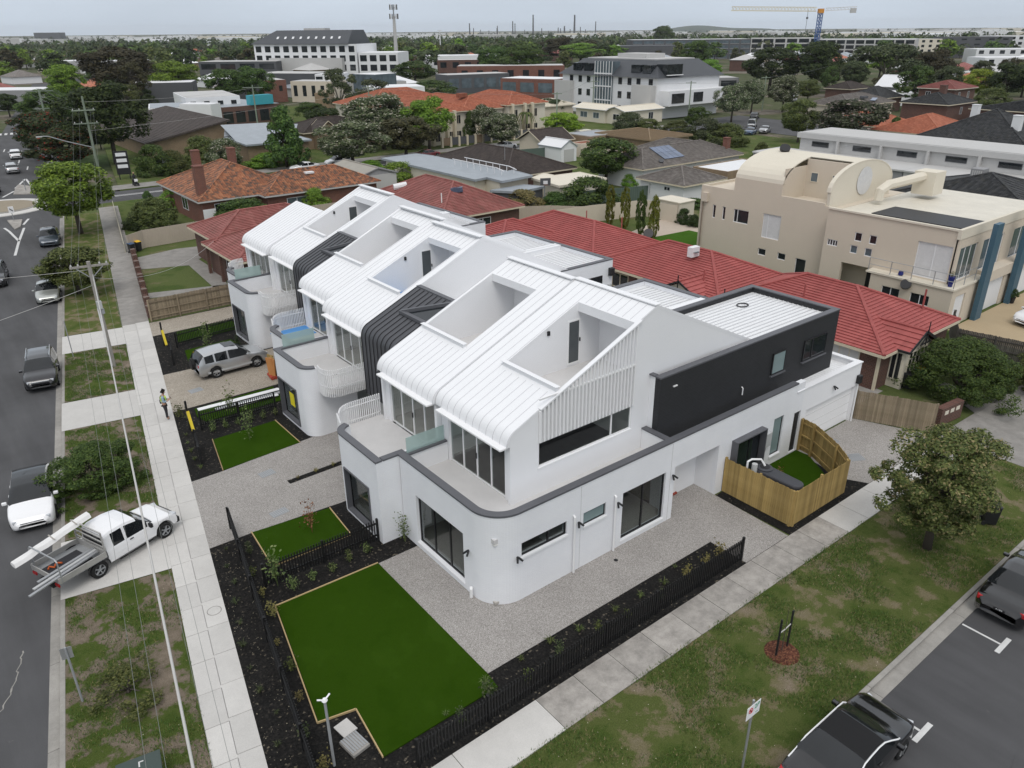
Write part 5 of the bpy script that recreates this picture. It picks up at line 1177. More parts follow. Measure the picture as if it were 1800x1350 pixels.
put(MB().tube([b2+Vector((0, 0, 3.9)), b2+sd(-3.8)+Vector((0, -1, 5.2)), b2+sd(-6.0)+Vector((0, -1.6, 6.1)), b2+sd(-6.9)+Vector((0, -1.8, 6.15))], 0.07, 8), 'lamp_arm', M['steel'], P2)
put(MB().obox(b2+sd(-7.2)+Vector((0, -1.9, 6.12)), 0.8, 0.3, 0.16), 'lamp_head', M['lgrey_render'], P2)
P3 = pole('utility_pole', 'dark steel utility pole among the red flowering trees', (24.6, 170.0), 11.0, 0.22, 0.16, M['pole_green'], 'utility pole'); b3 = Vector((24.6, 170, 0))
for z, l in ((10.6, 2.2), (7.6, 1.5)): put(MB().beam(b3+sd(-l)+Vector((0, 0, z)), b3+sd(l)+Vector((0, 0, z)), 0.14, 0.16), 'crossarm', M['pole_green'], P3)
def cross_pole(label, base, h, mat='pole_green', arms=((-0.4, 1.3), (-1.9, 1.0))):
 p = pole('utility_pole', label, base, h, 0.17, 0.12, M[mat], 'utility pole'); bb = Vector((base[0], base[1], 0))
 for dz, l in arms: put(MB().beam(bb+Vector((-l*0.8, l*0.6, h+dz)), bb+Vector((l*0.8, -l*0.6, h+dz)), 0.12, 0.14), 'crossarm', M[mat], p)
 return bb
b4 = cross_pole('pale green utility pole rising from the pale blossom trees', (86.1, 159.7), 9.2)
b5 = cross_pole('slim utility pole in front of the lime green street tree', (106.9, 121.0), 8.8, arms=((-0.3, 1.0),))
b6 = cross_pole('dark utility pole with transformers before the mansard apartments', (144.9, 150.1), 9.5, arms=((-0.3, 1.2), (-1.5, 1.2), (-3.0, 0.8)))
b7 = cross_pole('green utility pole standing left of the tan flat roof', (149.0, 122.3), 9.0, arms=((-0.4, 1.2),))
b8 = cross_pole('thin dark utility pole behind the brown skillion hall', (60.5, 160), 10.5, arms=((-0.5, 2.0),))
b9 = cross_pole('utility pole between the pale blossom trees and the brown roof', (186, 128), 8.5, arms=((-0.4, 1.2),))
def wire(label, pts, r, mat, sag=0.5, n=18):
 P = []
 for a, b in zip(pts, pts[1:]):
  a, b = Vector(a), Vector(b)
  for i in range(n+1):
   t = i/n; q = a.lerp(b, t); q.z -= 4*sag*t*(1-t); P.append(q)
 return tag(put(MB().tube(P, r, 5), 'overhead_wire', mat, smooth=True), label, 'wire')
def along(y, off, z): return (kb(y)+1.9+off, y, z)
wire('thick pale bundled cable crossing the verge toward the bottom edge', [(8.05, 52.7, 6.3), (0.15, 4.0, 6.9)], 0.035, M['cable'], 0.55)
for k, (a, o2, z1, z2) in enumerate([(-1.0, -1.0, 6.9, 6.9), (-0.6, -0.55, 6.9, 6.9), (0.6, 0.45, 6.9, 6.9), (1.0, 0.85, 6.9, 6.9)]):
 q = b1+sd(a); wire('thin pale overhead wire number %s from the footpath side above the main verge' % ('first', 'second', 'third', 'fourth')[3-k], [(q.x, q.y, z1), (0.15+o2*0.75, 4.0, z2+0.2)], 0.005, M['cable_dark'], 0.5)
for k, a in enumerate((-1.0, -0.6, 0.6, 1.0)):
 q = b1+sd(a); r = b2+sd((-1.69, -0.81, 0.7, 1.1)[k]); wire('overhead wire number %s between the two main street poles' % ('one', 'two', 'three', 'four')[k], [(q.x, q.y, 6.9), (r.x, r.y, 9.5)], 0.008, M['cable_dark'], 0.7)
 wire('overhead wire number %s beyond the lamp pole' % ('one', 'two', 'three', 'four')[k], [(r.x, r.y, 9.5), tuple(b3+sd((-2, -0.8, 0.8, 2)[k])+Vector((0, 0, 10.7)))], 0.014, M['cable_dark'], 0.4)
wire('service wire from the verge pole across the road at left', [(8.0, 52.9, 5.6), (-14, 44, 5.2)], 0.013, M['cable'], 0.5); wire('upper service wire reaching left from the verge pole', [(7.9, 52.9, 6.6), (-16, 66, 6.8)], 0.013, M['cable'], 0.5)
wire('service wire looping from the verge pole to the red tiled house', [(8.1, 53.1, 6.0), (20.6, 69, 3.2)], 0.012, M['cable'], 1.1)
wire('long wire running right from the lamp pole above the orange roof', [(25.4, 137.4, 6.4), (86.1, 159.7, 8.4)], 0.016, M['cable'], 0.6); wire('upper wire running right from the lamp pole', [(25.6, 137.4, 10.6), (60.5, 160, 9.9)], 0.016, M['cable'], 0.5)
wire('wire between the blossom tree pole and the lime tree pole', [(86.1, 159.7, 8.8), (106.9, 121.0, 8.4)], 0.02, M['cable_dark'], 0.5); wire('wire from the lime tree pole to the transformer pole', [(106.9, 121.0, 8.4), (144.9, 150.1, 9.0)], 0.02, M['cable_dark'], 0.5)
wire('wire from the transformer pole across the white fibro house', [(144.9, 150.1, 8.0), (149.0, 122.3, 8.6)], 0.02, M['cable_dark'], 0.4); wire('wire reaching right from the green pole toward the parked cars', [(149.0, 122.3, 8.6), (186, 128, 8.1)], 0.02, M['cable_dark'], 0.5)
wire('wire leaving the far right pole toward the brick houses', [(186, 128, 8.1), (235, 140, 9)], 0.025, M['cable_dark'], 0.5)
t = pole('parking_sign', 'grey parking sign post with a white two hour plate', (15.09, 8.29), 2.75, 0.035, 0.035, M['steel'], 'sign')
pl = put(MB().obox((15.09, 8.255, 2.4), 0.62, 0.012, 0.48), 'sign_plate', M['white_paint'], t)
def text(s, size, mat, parent, loc, rot, name='lettering'):
 c = bpy.data.curves.new(name, 'FONT'); c.body = s; c.size = size; c.extrude = 0.002; c.align_x = 'CENTER'; c.align_y = 'CENTER'
 q = bpy.data.objects.new(name, c); COL.objects.link(q); bpy.context.view_layer.update(); me = bpy.data.meshes.new_from_object(q.evaluated_get(bpy.context.evaluated_depsgraph_get())); bpy.data.objects.remove(q)
 me.name = name; me.materials.clear(); me.materials.append(mat); return inst(name, me, parent, loc, rot)
GREEN = plain('sign_green', (0.02, 0.30, 0.16), 0.6); REDP = plain('sign_red', (0.5, 0.02, 0.03), 0.6)
text('2P', 0.24, GREEN, pl, (0.15, -0.045, 2.5), (pi/2, 0, 0))
put(MB().box(15.20, 8.243, 2.24, 15.32, 8.246, 2.26), 'arrow_mark', GREEN, pl)
m = MB(); m.tube([(14.95+0.085*cos(a/14*2*pi), 8.243, 2.47+0.085*sin(a/14*2*pi)) for a in range(15)], 0.012, 5); m.beam((14.90, 8.243, 2.52), (15.0, 8.243, 2.42), 0.012, 0.02); put(m, 'no_entry_ring', REDP, pl)
put(MB().box(14.92, 8.243, 2.42, 14.98, 8.245, 2.5), 'pictogram', M['alu_black'], pl)
pole('sign_post', 'short leaning grey sign post seen from behind on the near verge', (0.23, 23.44), 2.3, 0.035, 0.035, M['steel_dull'], 'sign');
pole('sign_post', 'thin grey sign post beside the middle crossover', (6.25, 56.45), 2.6, 0.03, 0.03, M['steel_dull'], 'sign')
sp = bpy.data.objects['sign_post']; put(MB().obox((0.23, 23.47, 2.05), 0.34, 0.012, 0.45, -0.18), 'sign_plate', M['steel'], sp)
t = pole('garden_light', 'grey garden light pole with a white winged head beside the corner pit', (5.63, 15.99), 2.6, 0.045, 0.04, M['steel_dull'], 'lamp')
put(MB().lathe((5.63, 15.99, 2.6), [(0.06, 0), (0.09, 0.05), (0.05, 0.12)], 10), 'lamp_head', M['white_paint'], t)
for s in (-1, 1): put(MB().beam((5.63, 15.99, 2.66), (5.63+0.2*s, 15.99+0.06, 2.74), 0.05, 0.02), 'wing', M['white_paint'], t)
t = thing('front_board', 'tall black notice board with white lettering panels across the cross street', 'sign', (27.2, 128.7, 0))
put(MB().obox((27.2, 128.9, 2.4), 1.9, 0.15, 3.4, -0.25), 'board', M['char_dark'], t)
for k in range(3): put(MB().obox((27.18, 128.8, 3.6-0.85*k), 1.4, 0.06, 0.5, -0.25), 'text_panel', M['white_wall'], t)
for k in (-1, 1): put(MB().obox((27.2+0.7*k, 128.9-0.18*k, 0.4), 0.12, 0.12, 0.9), 'leg', M['char_dark'], t)
pole('street_sign', 'small white sign on a post in front of the succulent bed', (33.2, 129.0), 2.4, 0.05, 0.05, M['steel'], 'sign'); put(MB().obox((33.2, 128.9, 2.2), 0.6, 0.03, 0.8), 'sign_plate', M['white_wall'], bpy.data.objects['street_sign'])
pole('park_lamp', 'slim white lamp post on the grass beside the brown hall', (31.1, 151.4), 4.6, 0.07, 0.05, M['white_paint'], 'lamp')
t = pole('round_sign', 'round yellow sign by the far pedestrian crossing', (17.5, 226), 2.9, 0.06, 0.06, M['steel'], 'sign'); put(MB().tube([(17.5, 225.9, 2.8), (17.5, 225.85, 2.8)], 0.95, 18), 'sign_disc', plain('sign_yellow', (0.75, 0.85, 0.05), 0.6), t)
t = pole('keep_left_sign', 'white keep left sign on the near traffic island', (9.6, 107.4), 1.1, 0.04, 0.04, M['steel_dull'], 'sign'); put(MB().obox((9.6, 107.3, 1.3), 0.55, 0.03, 0.75, -0.1), 'sign_plate', M['white_paint'], t); put(MB().beam((9.45, 107.26, 1.45), (9.75, 107.24, 1.15), 0.02, 0.09), 'arrow_mark', M['char_dark'], t)
pole('island_post', 'slim post on the far traffic island', (13.9, 128.2), 1.6, 0.06, 0.06, M['steel_dull'], 'post'); pole('corner_post', 'dark thin post on the rounded street corner', (14.6, 103.8), 1.9, 0.04, 0.04, M['char_dark'], 'post')
for i, (x, y, nm_) in enumerate([(9.1, 40.6, 'nearer'), (11.7, 54.6, 'farther')]):
 t = thing('wrapped_post', 'yellow wrapped fence post leaning beside the %s shared driveway' % nm_, 'post', (x, y, 0))
 put(MB().beam((x, y, 0), (x+0.05, y+0.1, 1.7), 0.1, 0.1), 'post_core', M['blackwood'], t); put(MB().beam((x-0.02, y-0.75, 0.25), (x+0.03, y-0.1, 1.15), 0.14, 0.2), 'yellow_wrap', plain('yellow_wrap', (0.62, 0.48, 0.02), 0.6), t)
# ------------------------------------------------------------------ vehicles
def catmull(keys, x):
 xs = [k[0] for k in keys]
 if x <= xs[0]: return keys[0][1:]
 if x >= xs[-1]: return keys[-1][1:]
 i = max(j for j in range(len(xs)-1) if xs[j] <= x); t = (x-xs[i])/(xs[i+1]-xs[i])
 return tuple(a+(b-a)*t for a, b in zip(keys[i][1:], keys[i+1][1:]))
KINDS = {   # x along the car (front +), belt height, roof height (= belt on bonnet/boot), half-width factor, lower edge
 'hatch': dict(L=4.6, W=1.86, wheel=0.34, wb=2.75, fx=1.42,
   k=[(-2.33, .6, .62, .68, .4), (-2.27, .84, .88, .84, .3), (-2.18, .9, .98, .95, .26), (-2.05, .98, 1.10, .98, .22), (-1.7, 1.0, 1.33, 1, .2), (-1.1, .98, 1.53, 1, .2), (-.2, .96, 1.6, 1, .2), (.45, .95, 1.54, 1, .2), (1.12, .95, 1.12, 1, .2), (1.25, .95, 1.0, 1, .2), (1.9, .86, .88, .97, .2), (2.15, .72, .74, .88, .24), (2.27, .6, .62, .74, .28), (2.33, .48, .5, .58, .34)],
   ws=(.42, 1.2), rw=(-2.1, -1.55), side=(-1.75, .95), pill=(-.42,)),
 'suv': dict(L=4.5, W=1.84, wheel=0.36, wb=2.62, fx=1.38,
   k=[(-2.25, .7, .72, .88, .42), (-2.2, 1.0, 1.08, .95, .3), (-2.05, 1.08, 1.38, .98, .24), (-1.85, 1.08, 1.6, 1, .24), (-1.0, 1.05, 1.69, 1, .24), (-.1, 1.03, 1.69, 1, .24), (.4, 1.02, 1.62, 1, .24), (1.02, 1.02, 1.14, 1, .24), (1.15, 1.02, 1.06, 1, .24), (1.85, .94, .96, .97, .24), (2.1, .82, .84, .9, .28), (2.22, .68, .7, .76, .32), (2.28, .54, .56, .6, .38)],
   ws=(.36, 1.1), rw=(-2.2, -1.82), side=(-1.8, .85), pill=(-.35, -1.2)),
 'sedan': dict(L=4.7, W=1.82, wheel=0.33, wb=2.75, fx=1.4,
   k=[(-2.38, .62, .64, .66, .38), (-2.33, .86, .88, .82, .3), (-2.2, .94, .96, .93, .24), (-2.0, .96, .98, .97, .2), (-1.55, .96, 1.02, 1, .19), (-1.4, .95, 1.1, 1, .19), (-.75, .93, 1.39, 1, .19), (-.1, .92, 1.45, 1, .19), (.35, .92, 1.4, 1, .19), (1.02, .92, 1.04, 1, .19), (1.15, .92, .96, 1, .19), (1.9, .82, .84, .97, .19), (2.18, .70, .72, .88, .24), (2.32, .58, .6, .72, .28), (2.38, .46, .48, .55, .33)],
   ws=(.3, 1.1), rw=(-1.48, -.72), side=(-1.25, .85), pill=(-.28,)),
 'van': dict(L=4.9, W=1.92, wheel=0.34, wb=3.0, fx=1.6,
   k=[(-2.45, .7, .72, .9, .4), (-2.42, 1.05, 1.8, .95, .3), (-2.2, 1.1, 1.95, .99, .25), (-1.0, 1.1, 1.98, 1, .24), (.5, 1.1, 1.96, 1, .24), (1.0, 1.1, 1.86, 1, .24), (1.75, 1.1, 1.2, 1, .24), (1.85, 1.08, 1.12, 1, .24), (2.3, .92, .94, .96, .25), (2.45, .62, .64, .86, .34)],
   ws=(.98, 1.8), rw=(-2.44, -2.3), side=(-2.1, 1.5), pill=(-.8, .4)),
}
WHEEL = {}
def wheel_mesh(r, w=0.22):
 k = round(r, 2)
 if k not in WHEEL:
  ty = MB(); n = 20
  prof = [(r*0.62, -w/2), (r*0.93, -w/2), (r, -w/2+0.03), (r, w/2-0.03), (r*0.93, w/2), (r*0.62, w/2)]
  for i, (rr, yy) in enumerate(prof):
   for j in range(n): a = 2*pi*j/n; ty.v.append((rr*cos(a), yy, rr*sin(a)))
  for i in range(len(prof)-1):
   for j in range(n): ty.f.append([i*n+j, i*n+(j+1) % n, (i+1)*n+(j+1) % n, (i+1)*n+j]); ty.mi.append(0)
  rm = MB()
  for s in (-1, 1):
   rm.tube([(0, s*(w/2-0.05), 0), (0, s*(w/2-0.03), 0)], r*0.2, 10)
   for a in range(5):
    t = 2*pi*a/5; rm.beam((0, s*(w/2-0.04), 0), (r*0.62*cos(t), s*(w/2-0.025), r*0.62*sin(t)), 0.035, r*0.2, up=(0, 1, 0))
   rm.tube([(r*0.6*cos(2*pi*i/20), s*(w/2-0.03), r*0.6*sin(2*pi*i/20)) for i in range(21)], 0.02, 5)
  bk = MB().tube([(0, -w/2+0.07, 0), (0, w/2-0.07, 0)], r*0.63, 20)
  WHEEL[k] = (ty.mesh('wheel', smooth=False), rm.mesh('rim'), bk.mesh('hub'))
  WHEEL[k][0].materials.append(M['tyre']); WHEEL[k][1].materials.append(None); WHEEL[k][2].materials.append(M['trim_black'])
 return WHEEL[k]
def add_wheels(t, xs, half, r, rimmat, w=0.22):
 ty, rm, bk = wheel_mesh(r, w)
 for x in xs:
  for s in (-1, 1):
   wo = inst('wheel', ty, t, (x, s*(half-w/2+0.02), r)); rr = inst('rim', rm, wo); rr.material_slots[0].link = 'OBJECT'; rr.material_slots[0].material = rimmat; inst('hub', bk, wo)
CARN = {}
def car(name, label, kind, loc, rz, paint_, cat='car', rim='rim', roof=None, extras=(), group=None, scale=1.0, detail=True):
 K = KINDS[kind]; t = thing(name, label, cat, (loc[0], loc[1], loc[2] if len(loc) > 2 else -0.14), rz, group); t.scale = (scale,)*3
 ks = K['k']; W = K['W']/2; xs = []
 keyx = sorted(set([k[0] for k in ks]+list(K['ws'])+list(K['rw'])+list(K['side'])+[p-.05 for p in K['pill']]+[p+.05 for p in K['pill']]))
 for a, b in zip(keyx, keyx[1:]):
  n = max(1, int((b-a)/0.22))
  for i in range(n): xs.append(a+(b-a)*i/n)
 xs.append(keyx[-1])
 wx = [K['fx'], K['fx']-K['wb']]; R = K['wheel']
 def ringp(x):
  belt, roof_, wf, low = catmull(ks, x); w = W*wf; cab = roof_-belt
  for c in wx:
   d = abs(x-c)
   if d < R*1.12: low = max(low, R+sqrt(max(0, (R*1.12)**2-d*d))*0.98)
  lw = min(low, belt-0.1)
  pts = [(0, lw), (w*.86, lw), (w*.965, lw+.03), (w, lw+(belt-lw)*.45), (w*.985, lw+(belt-lw)*.8), (w*.945, belt)]
  if cab > 0.14:
   rw_ = w*(.945-.19*min(1, cab/.6)); pts += [(rw_+.03*w, belt+cab*.78), (rw_-.02*w, belt+cab*.93), (rw_*.6, belt+cab*.99), (0, roof_)]
  else:
   pts += [(w*.88, belt+cab*.5+.012), (w*.72, belt+cab*.8+.02), (w*.4, roof_+.015), (0, roof_+.02)]
  return pts
 rings = [ringp(x) for x in xs]; n = len(rings[0])
 groups = {'body': MB(), 'roof_panel': MB(), 'windscreen': MB(), 'rear_window': MB(), 'side_window': MB(), 'side_window_': MB()}
 def V(i, j, s): y, z = rings[i][j]; return (xs[i], s*y, z)
 for i in range(len(xs)-1):
  xm = (xs[i]+xs[i+1])/2
  for j in range(n-1):
   g = 'body'
   if j >= 6 and K['ws'][0] < xm < K['ws'][1] and (rings[i][9][1]-rings[i][5][1] > 0.1 or rings[i+1][9][1]-rings[i+1][5][1] > 0.1): g = 'windscreen'
   elif j >= 6 and K['rw'][0] < xm < K['rw'][1]: g = 'rear_window'
   elif j == 5 and K['side'][0] < xm < K['side'][1] and not any(abs(xm-p) < .05 for p in K['pill']) and rings[i][9][1]-rings[i][5][1] > 0.16: g = 'side_window'
   elif roof and j >= 7 and K['rw'][1] <= xm <= K['ws'][0]: g = 'roof_panel'
   for s in (1, -1):
    q = [V(i, j, s), V(i+1, j, s), V(i+1, j+1, s), V(i, j+1, s)]
    if s > 0: q = q[::-1]
    groups[g+'_' if g == 'side_window' and s > 0 else g].face(*q)
 for i, d in ((0, 1), (len(xs)-1, -1)):
  q = [V(i, j, 1) for j in range(n)]+[V(i, j, -1) for j in range(n-1, -1, -1)]
  groups['body'].face(*(q if d > 0 else q[::-1]))
 def merged(mb):     # weld coincident corners so that shading is smooth
  idx = {}; v2 = []; mp = []
  for v in mb.v:
   k = tuple(round(c, 4) for c in v)
   if k not in idx: idx[k] = len(v2); v2.append(v)
   mp.append(idx[k])
  mb.v = v2; f2, m2 = [], []
  for f, q in zip(mb.f, mb.mi):
   g_ = []
   for a in f:
    if mp[a] not in g_: g_.append(mp[a])
   if len(g_) > 2: f2.append(g_); m2.append(q)
  mb.f, mb.mi = f2, m2; return mb
 bo = put(merged(groups['body']), 'body', paint_, t, local=True, smooth=True)
 for g in ('windscreen', 'rear_window', 'side_window', 'side_window_'):
  if groups[g].f: put(merged(groups[g]), g.rstrip('_'), M['car_glass'], t, local=True, smooth=True)
 if roof and groups['roof_panel'].f: put(merged(groups['roof_panel']), 'roof_panel', roof, t, local=True, smooth=True)
 add_wheels(t, wx, W-0.01, R, M[rim])
 put(MB().box(-K['L']/2+.3, -W*.84, .16, K['L']/2-.3, W*.84, .5), 'underbody', M['trim_black'], t, local=True)
 L2 = K['L']/2; bf = catmull(ks, L2-.14); bb_ = catmull(ks, -L2+.06)
 for s in (-1, 1):
  if detail:
   put(MB().obox((L2-.22, s*W*.66, bf[0]*.9), .3, W*.34, .15, s*-.35), 'headlight', M['lamp_white'], t, local=True, bevel=0.03)
   put(MB().obox((-L2+.12, s*W*.72, bb_[0]*.94), .18, W*.34, .17, s*.3), 'tail_light', M['lamp_red'], t, local=True, bevel=0.03)
   mx = K['ws'][1]-.28; put(MB().obox((mx, s*(W+.09), catmull(ks, mx)[0]+.07), .14, .2, .13), 'mirror', paint_, t, local=True, bevel=0.03)
   for hx in (-.95, -.02): put(MB().obox((hx, s*(W*.992), .86 if kind != 'suv' else .92), .17, .03, .03), 'door_handle', M['trim_black'] if 'p_black' in paint_.name else paint_, t, local=True)
 if detail:
  put(MB().obox((L2-.015, 0, .50), .06, W*1.0, .16), 'grille', M['trim_black'], t, local=True, bevel=0.02)
  put(MB().obox((L2+.02, 0, .46), .015, .37, .11), 'number_plate', M['white_paint'], t, local=True); put(MB().obox((-L2-.012, 0, .68), .015, .37, .11), 'number_plate', M['white_paint'], t, local=True)
  for s in (-1, 1): put(MB().obox((K['ws'][1]-.12, s*.32, catmull(ks, K['ws'][1]-.12)[0]+.08), .03, .55, .02, 0, 0, .4), 'wiper', M['trim_black'], t, local=True)
 return t
SD = math.atan2(0.9837, 0.1784)          # heading along the main street, away from the camera
def on_street(y, off): return (kb(y)+off, y)
BLK = M['car_glass']
c = car('parked_car', 'white electric hatchback with a black glass roof parked at the near kerb', 'hatch', on_street(37.6, -1.22), SD+pi, M['p_white'], roof=BLK, rim='rim_dark')
for ch in c.children:
 if ch.name.startswith('number_plate'): ch.data = ch.data.copy(); ch.data.materials[0] = M['trim_black']
c = car('parked_car', 'black station wagon with chrome grille parked ahead of the white hatchback', 'suv', on_street(53.8, -1.22), SD+pi, paint('black_brown', (0.014, 0.014, 0.017), 0.2), scale=1.0)
put(MB().obox((2.25, 0, .72), .05, 1.0, .12), 'chrome_grille', M['chrome'], c, local=True, bevel=0.02)
for s in (-1, 1): put(MB().tube([(-1.7, s*.66, 1.70), (.3, s*.66, 1.70)], .025, 6), 'roof_rail', M['chrome'], c, local=True)
car('parked_car', 'pale silver sedan parked in front of the timber pole', 'sedan', on_street(72.5, -1.15), SD+pi, M['p_champ'], scale=.97)
car('moving_car', 'dark grey car cut off by the left edge of the picture', 'suv', (4.6, 80.3), SD+pi, M['p_grey'])
car('parked_car', 'slate blue hatchback parked by the olive bush near the roundabout', 'hatch', on_street(93.2, -1.3), SD+pi, M['p_blue'])
car('moving_car', 'white hatchback driving toward the roundabout behind the silver one', 'hatch', (17.9, 166.0), SD+0.05, M['p_white']); car('moving_car', 'silver hatchback waiting before the far traffic island', 'hatch', (15.0, 148.6), SD+0.1, M['p_silver'])
for i, (x, y, p, l) in enumerate([(14.6, 178, 'p_grey', 'dark sedan in the far left parking lane, nearest the camera'), (13.9, 186, 'p_blue', 'blue grey car second in the far left parking lane'), (13.6, 195, 'p_white', 'white car third in the far left parking lane'), (14.3, 204, 'p_silver', 'silver car farthest in the far left parking lane'), (10.4, 140, 'p_grey', 'black car at the left edge beyond the roundabout'), (10.0, 129.3, 'p_grey', 'dark car at the left edge beside the roundabout')]):
 car('distant_car', l, 'sedan', (x, y), SD, M[p], detail=False)
car('parked_car', 'white car half hidden behind the bright green street tree', 'hatch', (20.6, 146), SD, M['p_white'], detail=False); car('parked_car', 'dark car under the bright green street tree', 'hatch', (17.0, 120.5), 0.3, M['p_grey'], detail=False)
car('parked_car', 'white hatchback parked behind the grey roofed shed', 'hatch', (58.2, 120.2), pi, M['p_white'], detail=False); car('parked_car', 'white car next to the orange tiled house roof', 'sedan', (51.5, 118.6), pi, M['p_white'], detail=False)
car('parked_car', 'dark red car on the cross street beside the tree', 'sedan', (74.0, 117.6), 0.05, M['p_red'], detail=False); car('parked_car', 'white sedan under the pale blossom tree', 'sedan', (90.5, 116.6), 0.1, M['p_white'], detail=False)
car('parked_car', 'cream van behind the low brick garage', 'van', (111.0, 117.0), 0.1, paint('cream', (0.60, 0.57, 0.44)), detail=False); car('parked_car', 'dark car behind the low brick garage', 'sedan', (109, 112.6), 0.2, M['p_grey'], detail=False)
car('parked_van', 'silver people mover on the far right street', 'van', (152.3, 106.9), 0.55, M['p_silver'], detail=False); car('parked_car', 'black hatchback beyond the silver people mover', 'hatch', (168.0, 117.5), 0.5, M['p_grey'], detail=False); car('parked_car', 'grey sedan in front of the silver people mover', 'sedan', (146.5, 99.5), 0.4, M['p_silver'], detail=False); car('parked_car', 'blue car beside the grey sedan', 'sedan', (141.5, 99.5), 0.4, paint('blue', (0.05, 0.09, 0.16)), detail=False); car('parked_car', 'black car to the right of the silver people mover', 'sedan', (158.5, 101.5), 0.4, M['p_grey'], detail=False)
rn = random.Random(31)
for k in range(9): car('distant_car', 'tiny parked car in the far car park left of the pale blossom trees', 'sedan', (196+rn.uniform(-9, 9)+k*3.4, 190-k*6.5+rn.uniform(-3, 3)), rn.uniform(0, 3), M[rn.choice(['p_white', 'p_silver', 'p_white', 'p_grey'])], detail=False, group='cars in the far car park')
car('parked_car', 'white hatchback on the tan driveway at the right edge', 'hatch', (63.6, 17.6, 0.0), 2.9, M['p_white'])
c = car('parked_car', 'black sedan with dark soft top and white window trim at the bottom right', 'sedan', (17.75, 6.5), 0.0, M['p_black'], roof=plain('soft_top', (0.006, 0.006, 0.007), 0.8, 0.1), scale=1.04)
K = KINDS['sedan']
for s in (-1, 1):
 P = []
 for x in [-1.9, -1.5, -1.1, -.75, -.4, 0, .3, .6, .95, 1.12]:
  b_, r_, wf, lo = catmull(K['k'], x); cab = r_-b_; w_ = .91*wf
  P.append((x, s*((w_*(.945-.19*min(1, cab/.6))+.03*w_) if cab > .14 else w_*.9), (b_+cab*.80+.012) if cab > .14 else b_+.03))
 put(MB().tube(P, .022, 6), 'window_trim', M['white_paint'], c, local=True)
c = car('parked_car', 'black sedan with a dark number plate parked at the right edge of the side street', 'sedan', (29.9, 6.3), 0.02, M['p_black'], scale=1.02)
for ch in c.children:
 if ch.name.startswith('number_plate'):
  ch.data = ch.data.copy(); ch.data.materials[0] = M['trim_black']
  if ch.data.vertices[0].co.x < 0: text('4185', 0.12, M['white_paint'], ch, (-2.375, 0, .675), (pi/2, 0, -pi/2))
# silver four wheel drive in the driveway
c = car('parked_car', 'silver four wheel drive with a rear spare wheel standing on the shared driveway', 'suv', (13.95, 47.55, 0.006), 0.02, M['p_silver'], scale=1.02)
sw = inst('spare_wheel', wheel_mesh(0.36)[0], c, (-2.33, 0, 0.95), (0, 0, pi/2)); put(MB().tube([(-2.4, 0, .95), (-2.46, 0, .95)], .3, 18), 'wheel_cover', M['trim_black'], c, local=True)
put(MB().box(-.35, -.42, 1.695, .35, .42, 1.70), 'sunroof', M['car_glass'], c, local=True)
for s in (-1, 1): put(MB().box(-1.75, s*.9-.015, .38, 1.5, s*.9+.015, .5), 'side_moulding', M['plastic_grey'], c, local=True)
# white tray ute reversed across the verge
def ute():
 rz = math.atan2(3.9, 6.6)+0.02
 a = Vector((180, 0)); t = thing('utility_truck', 'white utility truck with an aluminium tray and long white sheets on its rack', 'ute', (2.27, 30.87, -0.02), 0.377)
 W = .88; K_ = [(.1, .98, 1.02, 1, .42), (.16, 1.0, 1.62, 1, .36), (.4, 1.0, 1.72, 1, .36), (1.1, 1.0, 1.73, 1, .36), (1.62, 1.0, 1.62, 1, .36), (2.2, 1.0, 1.12, 1, .36), (2.35, 1.0, 1.05, 1, .36), (3.1, .94, .98, .98, .38), (3.38, .8, .82, .94, .4), (3.48, .55, .57, .86, .46)]
 KINDS['_ute'] = dict(L=6.96, W=1.76, wheel=.37, wb=3.09, fx=2.72, k=K_, ws=(1.6, 2.28), rw=(.12, .3), side=(.42, 2.0), pill=(.98,))
 return t, rz
t, rz = ute()
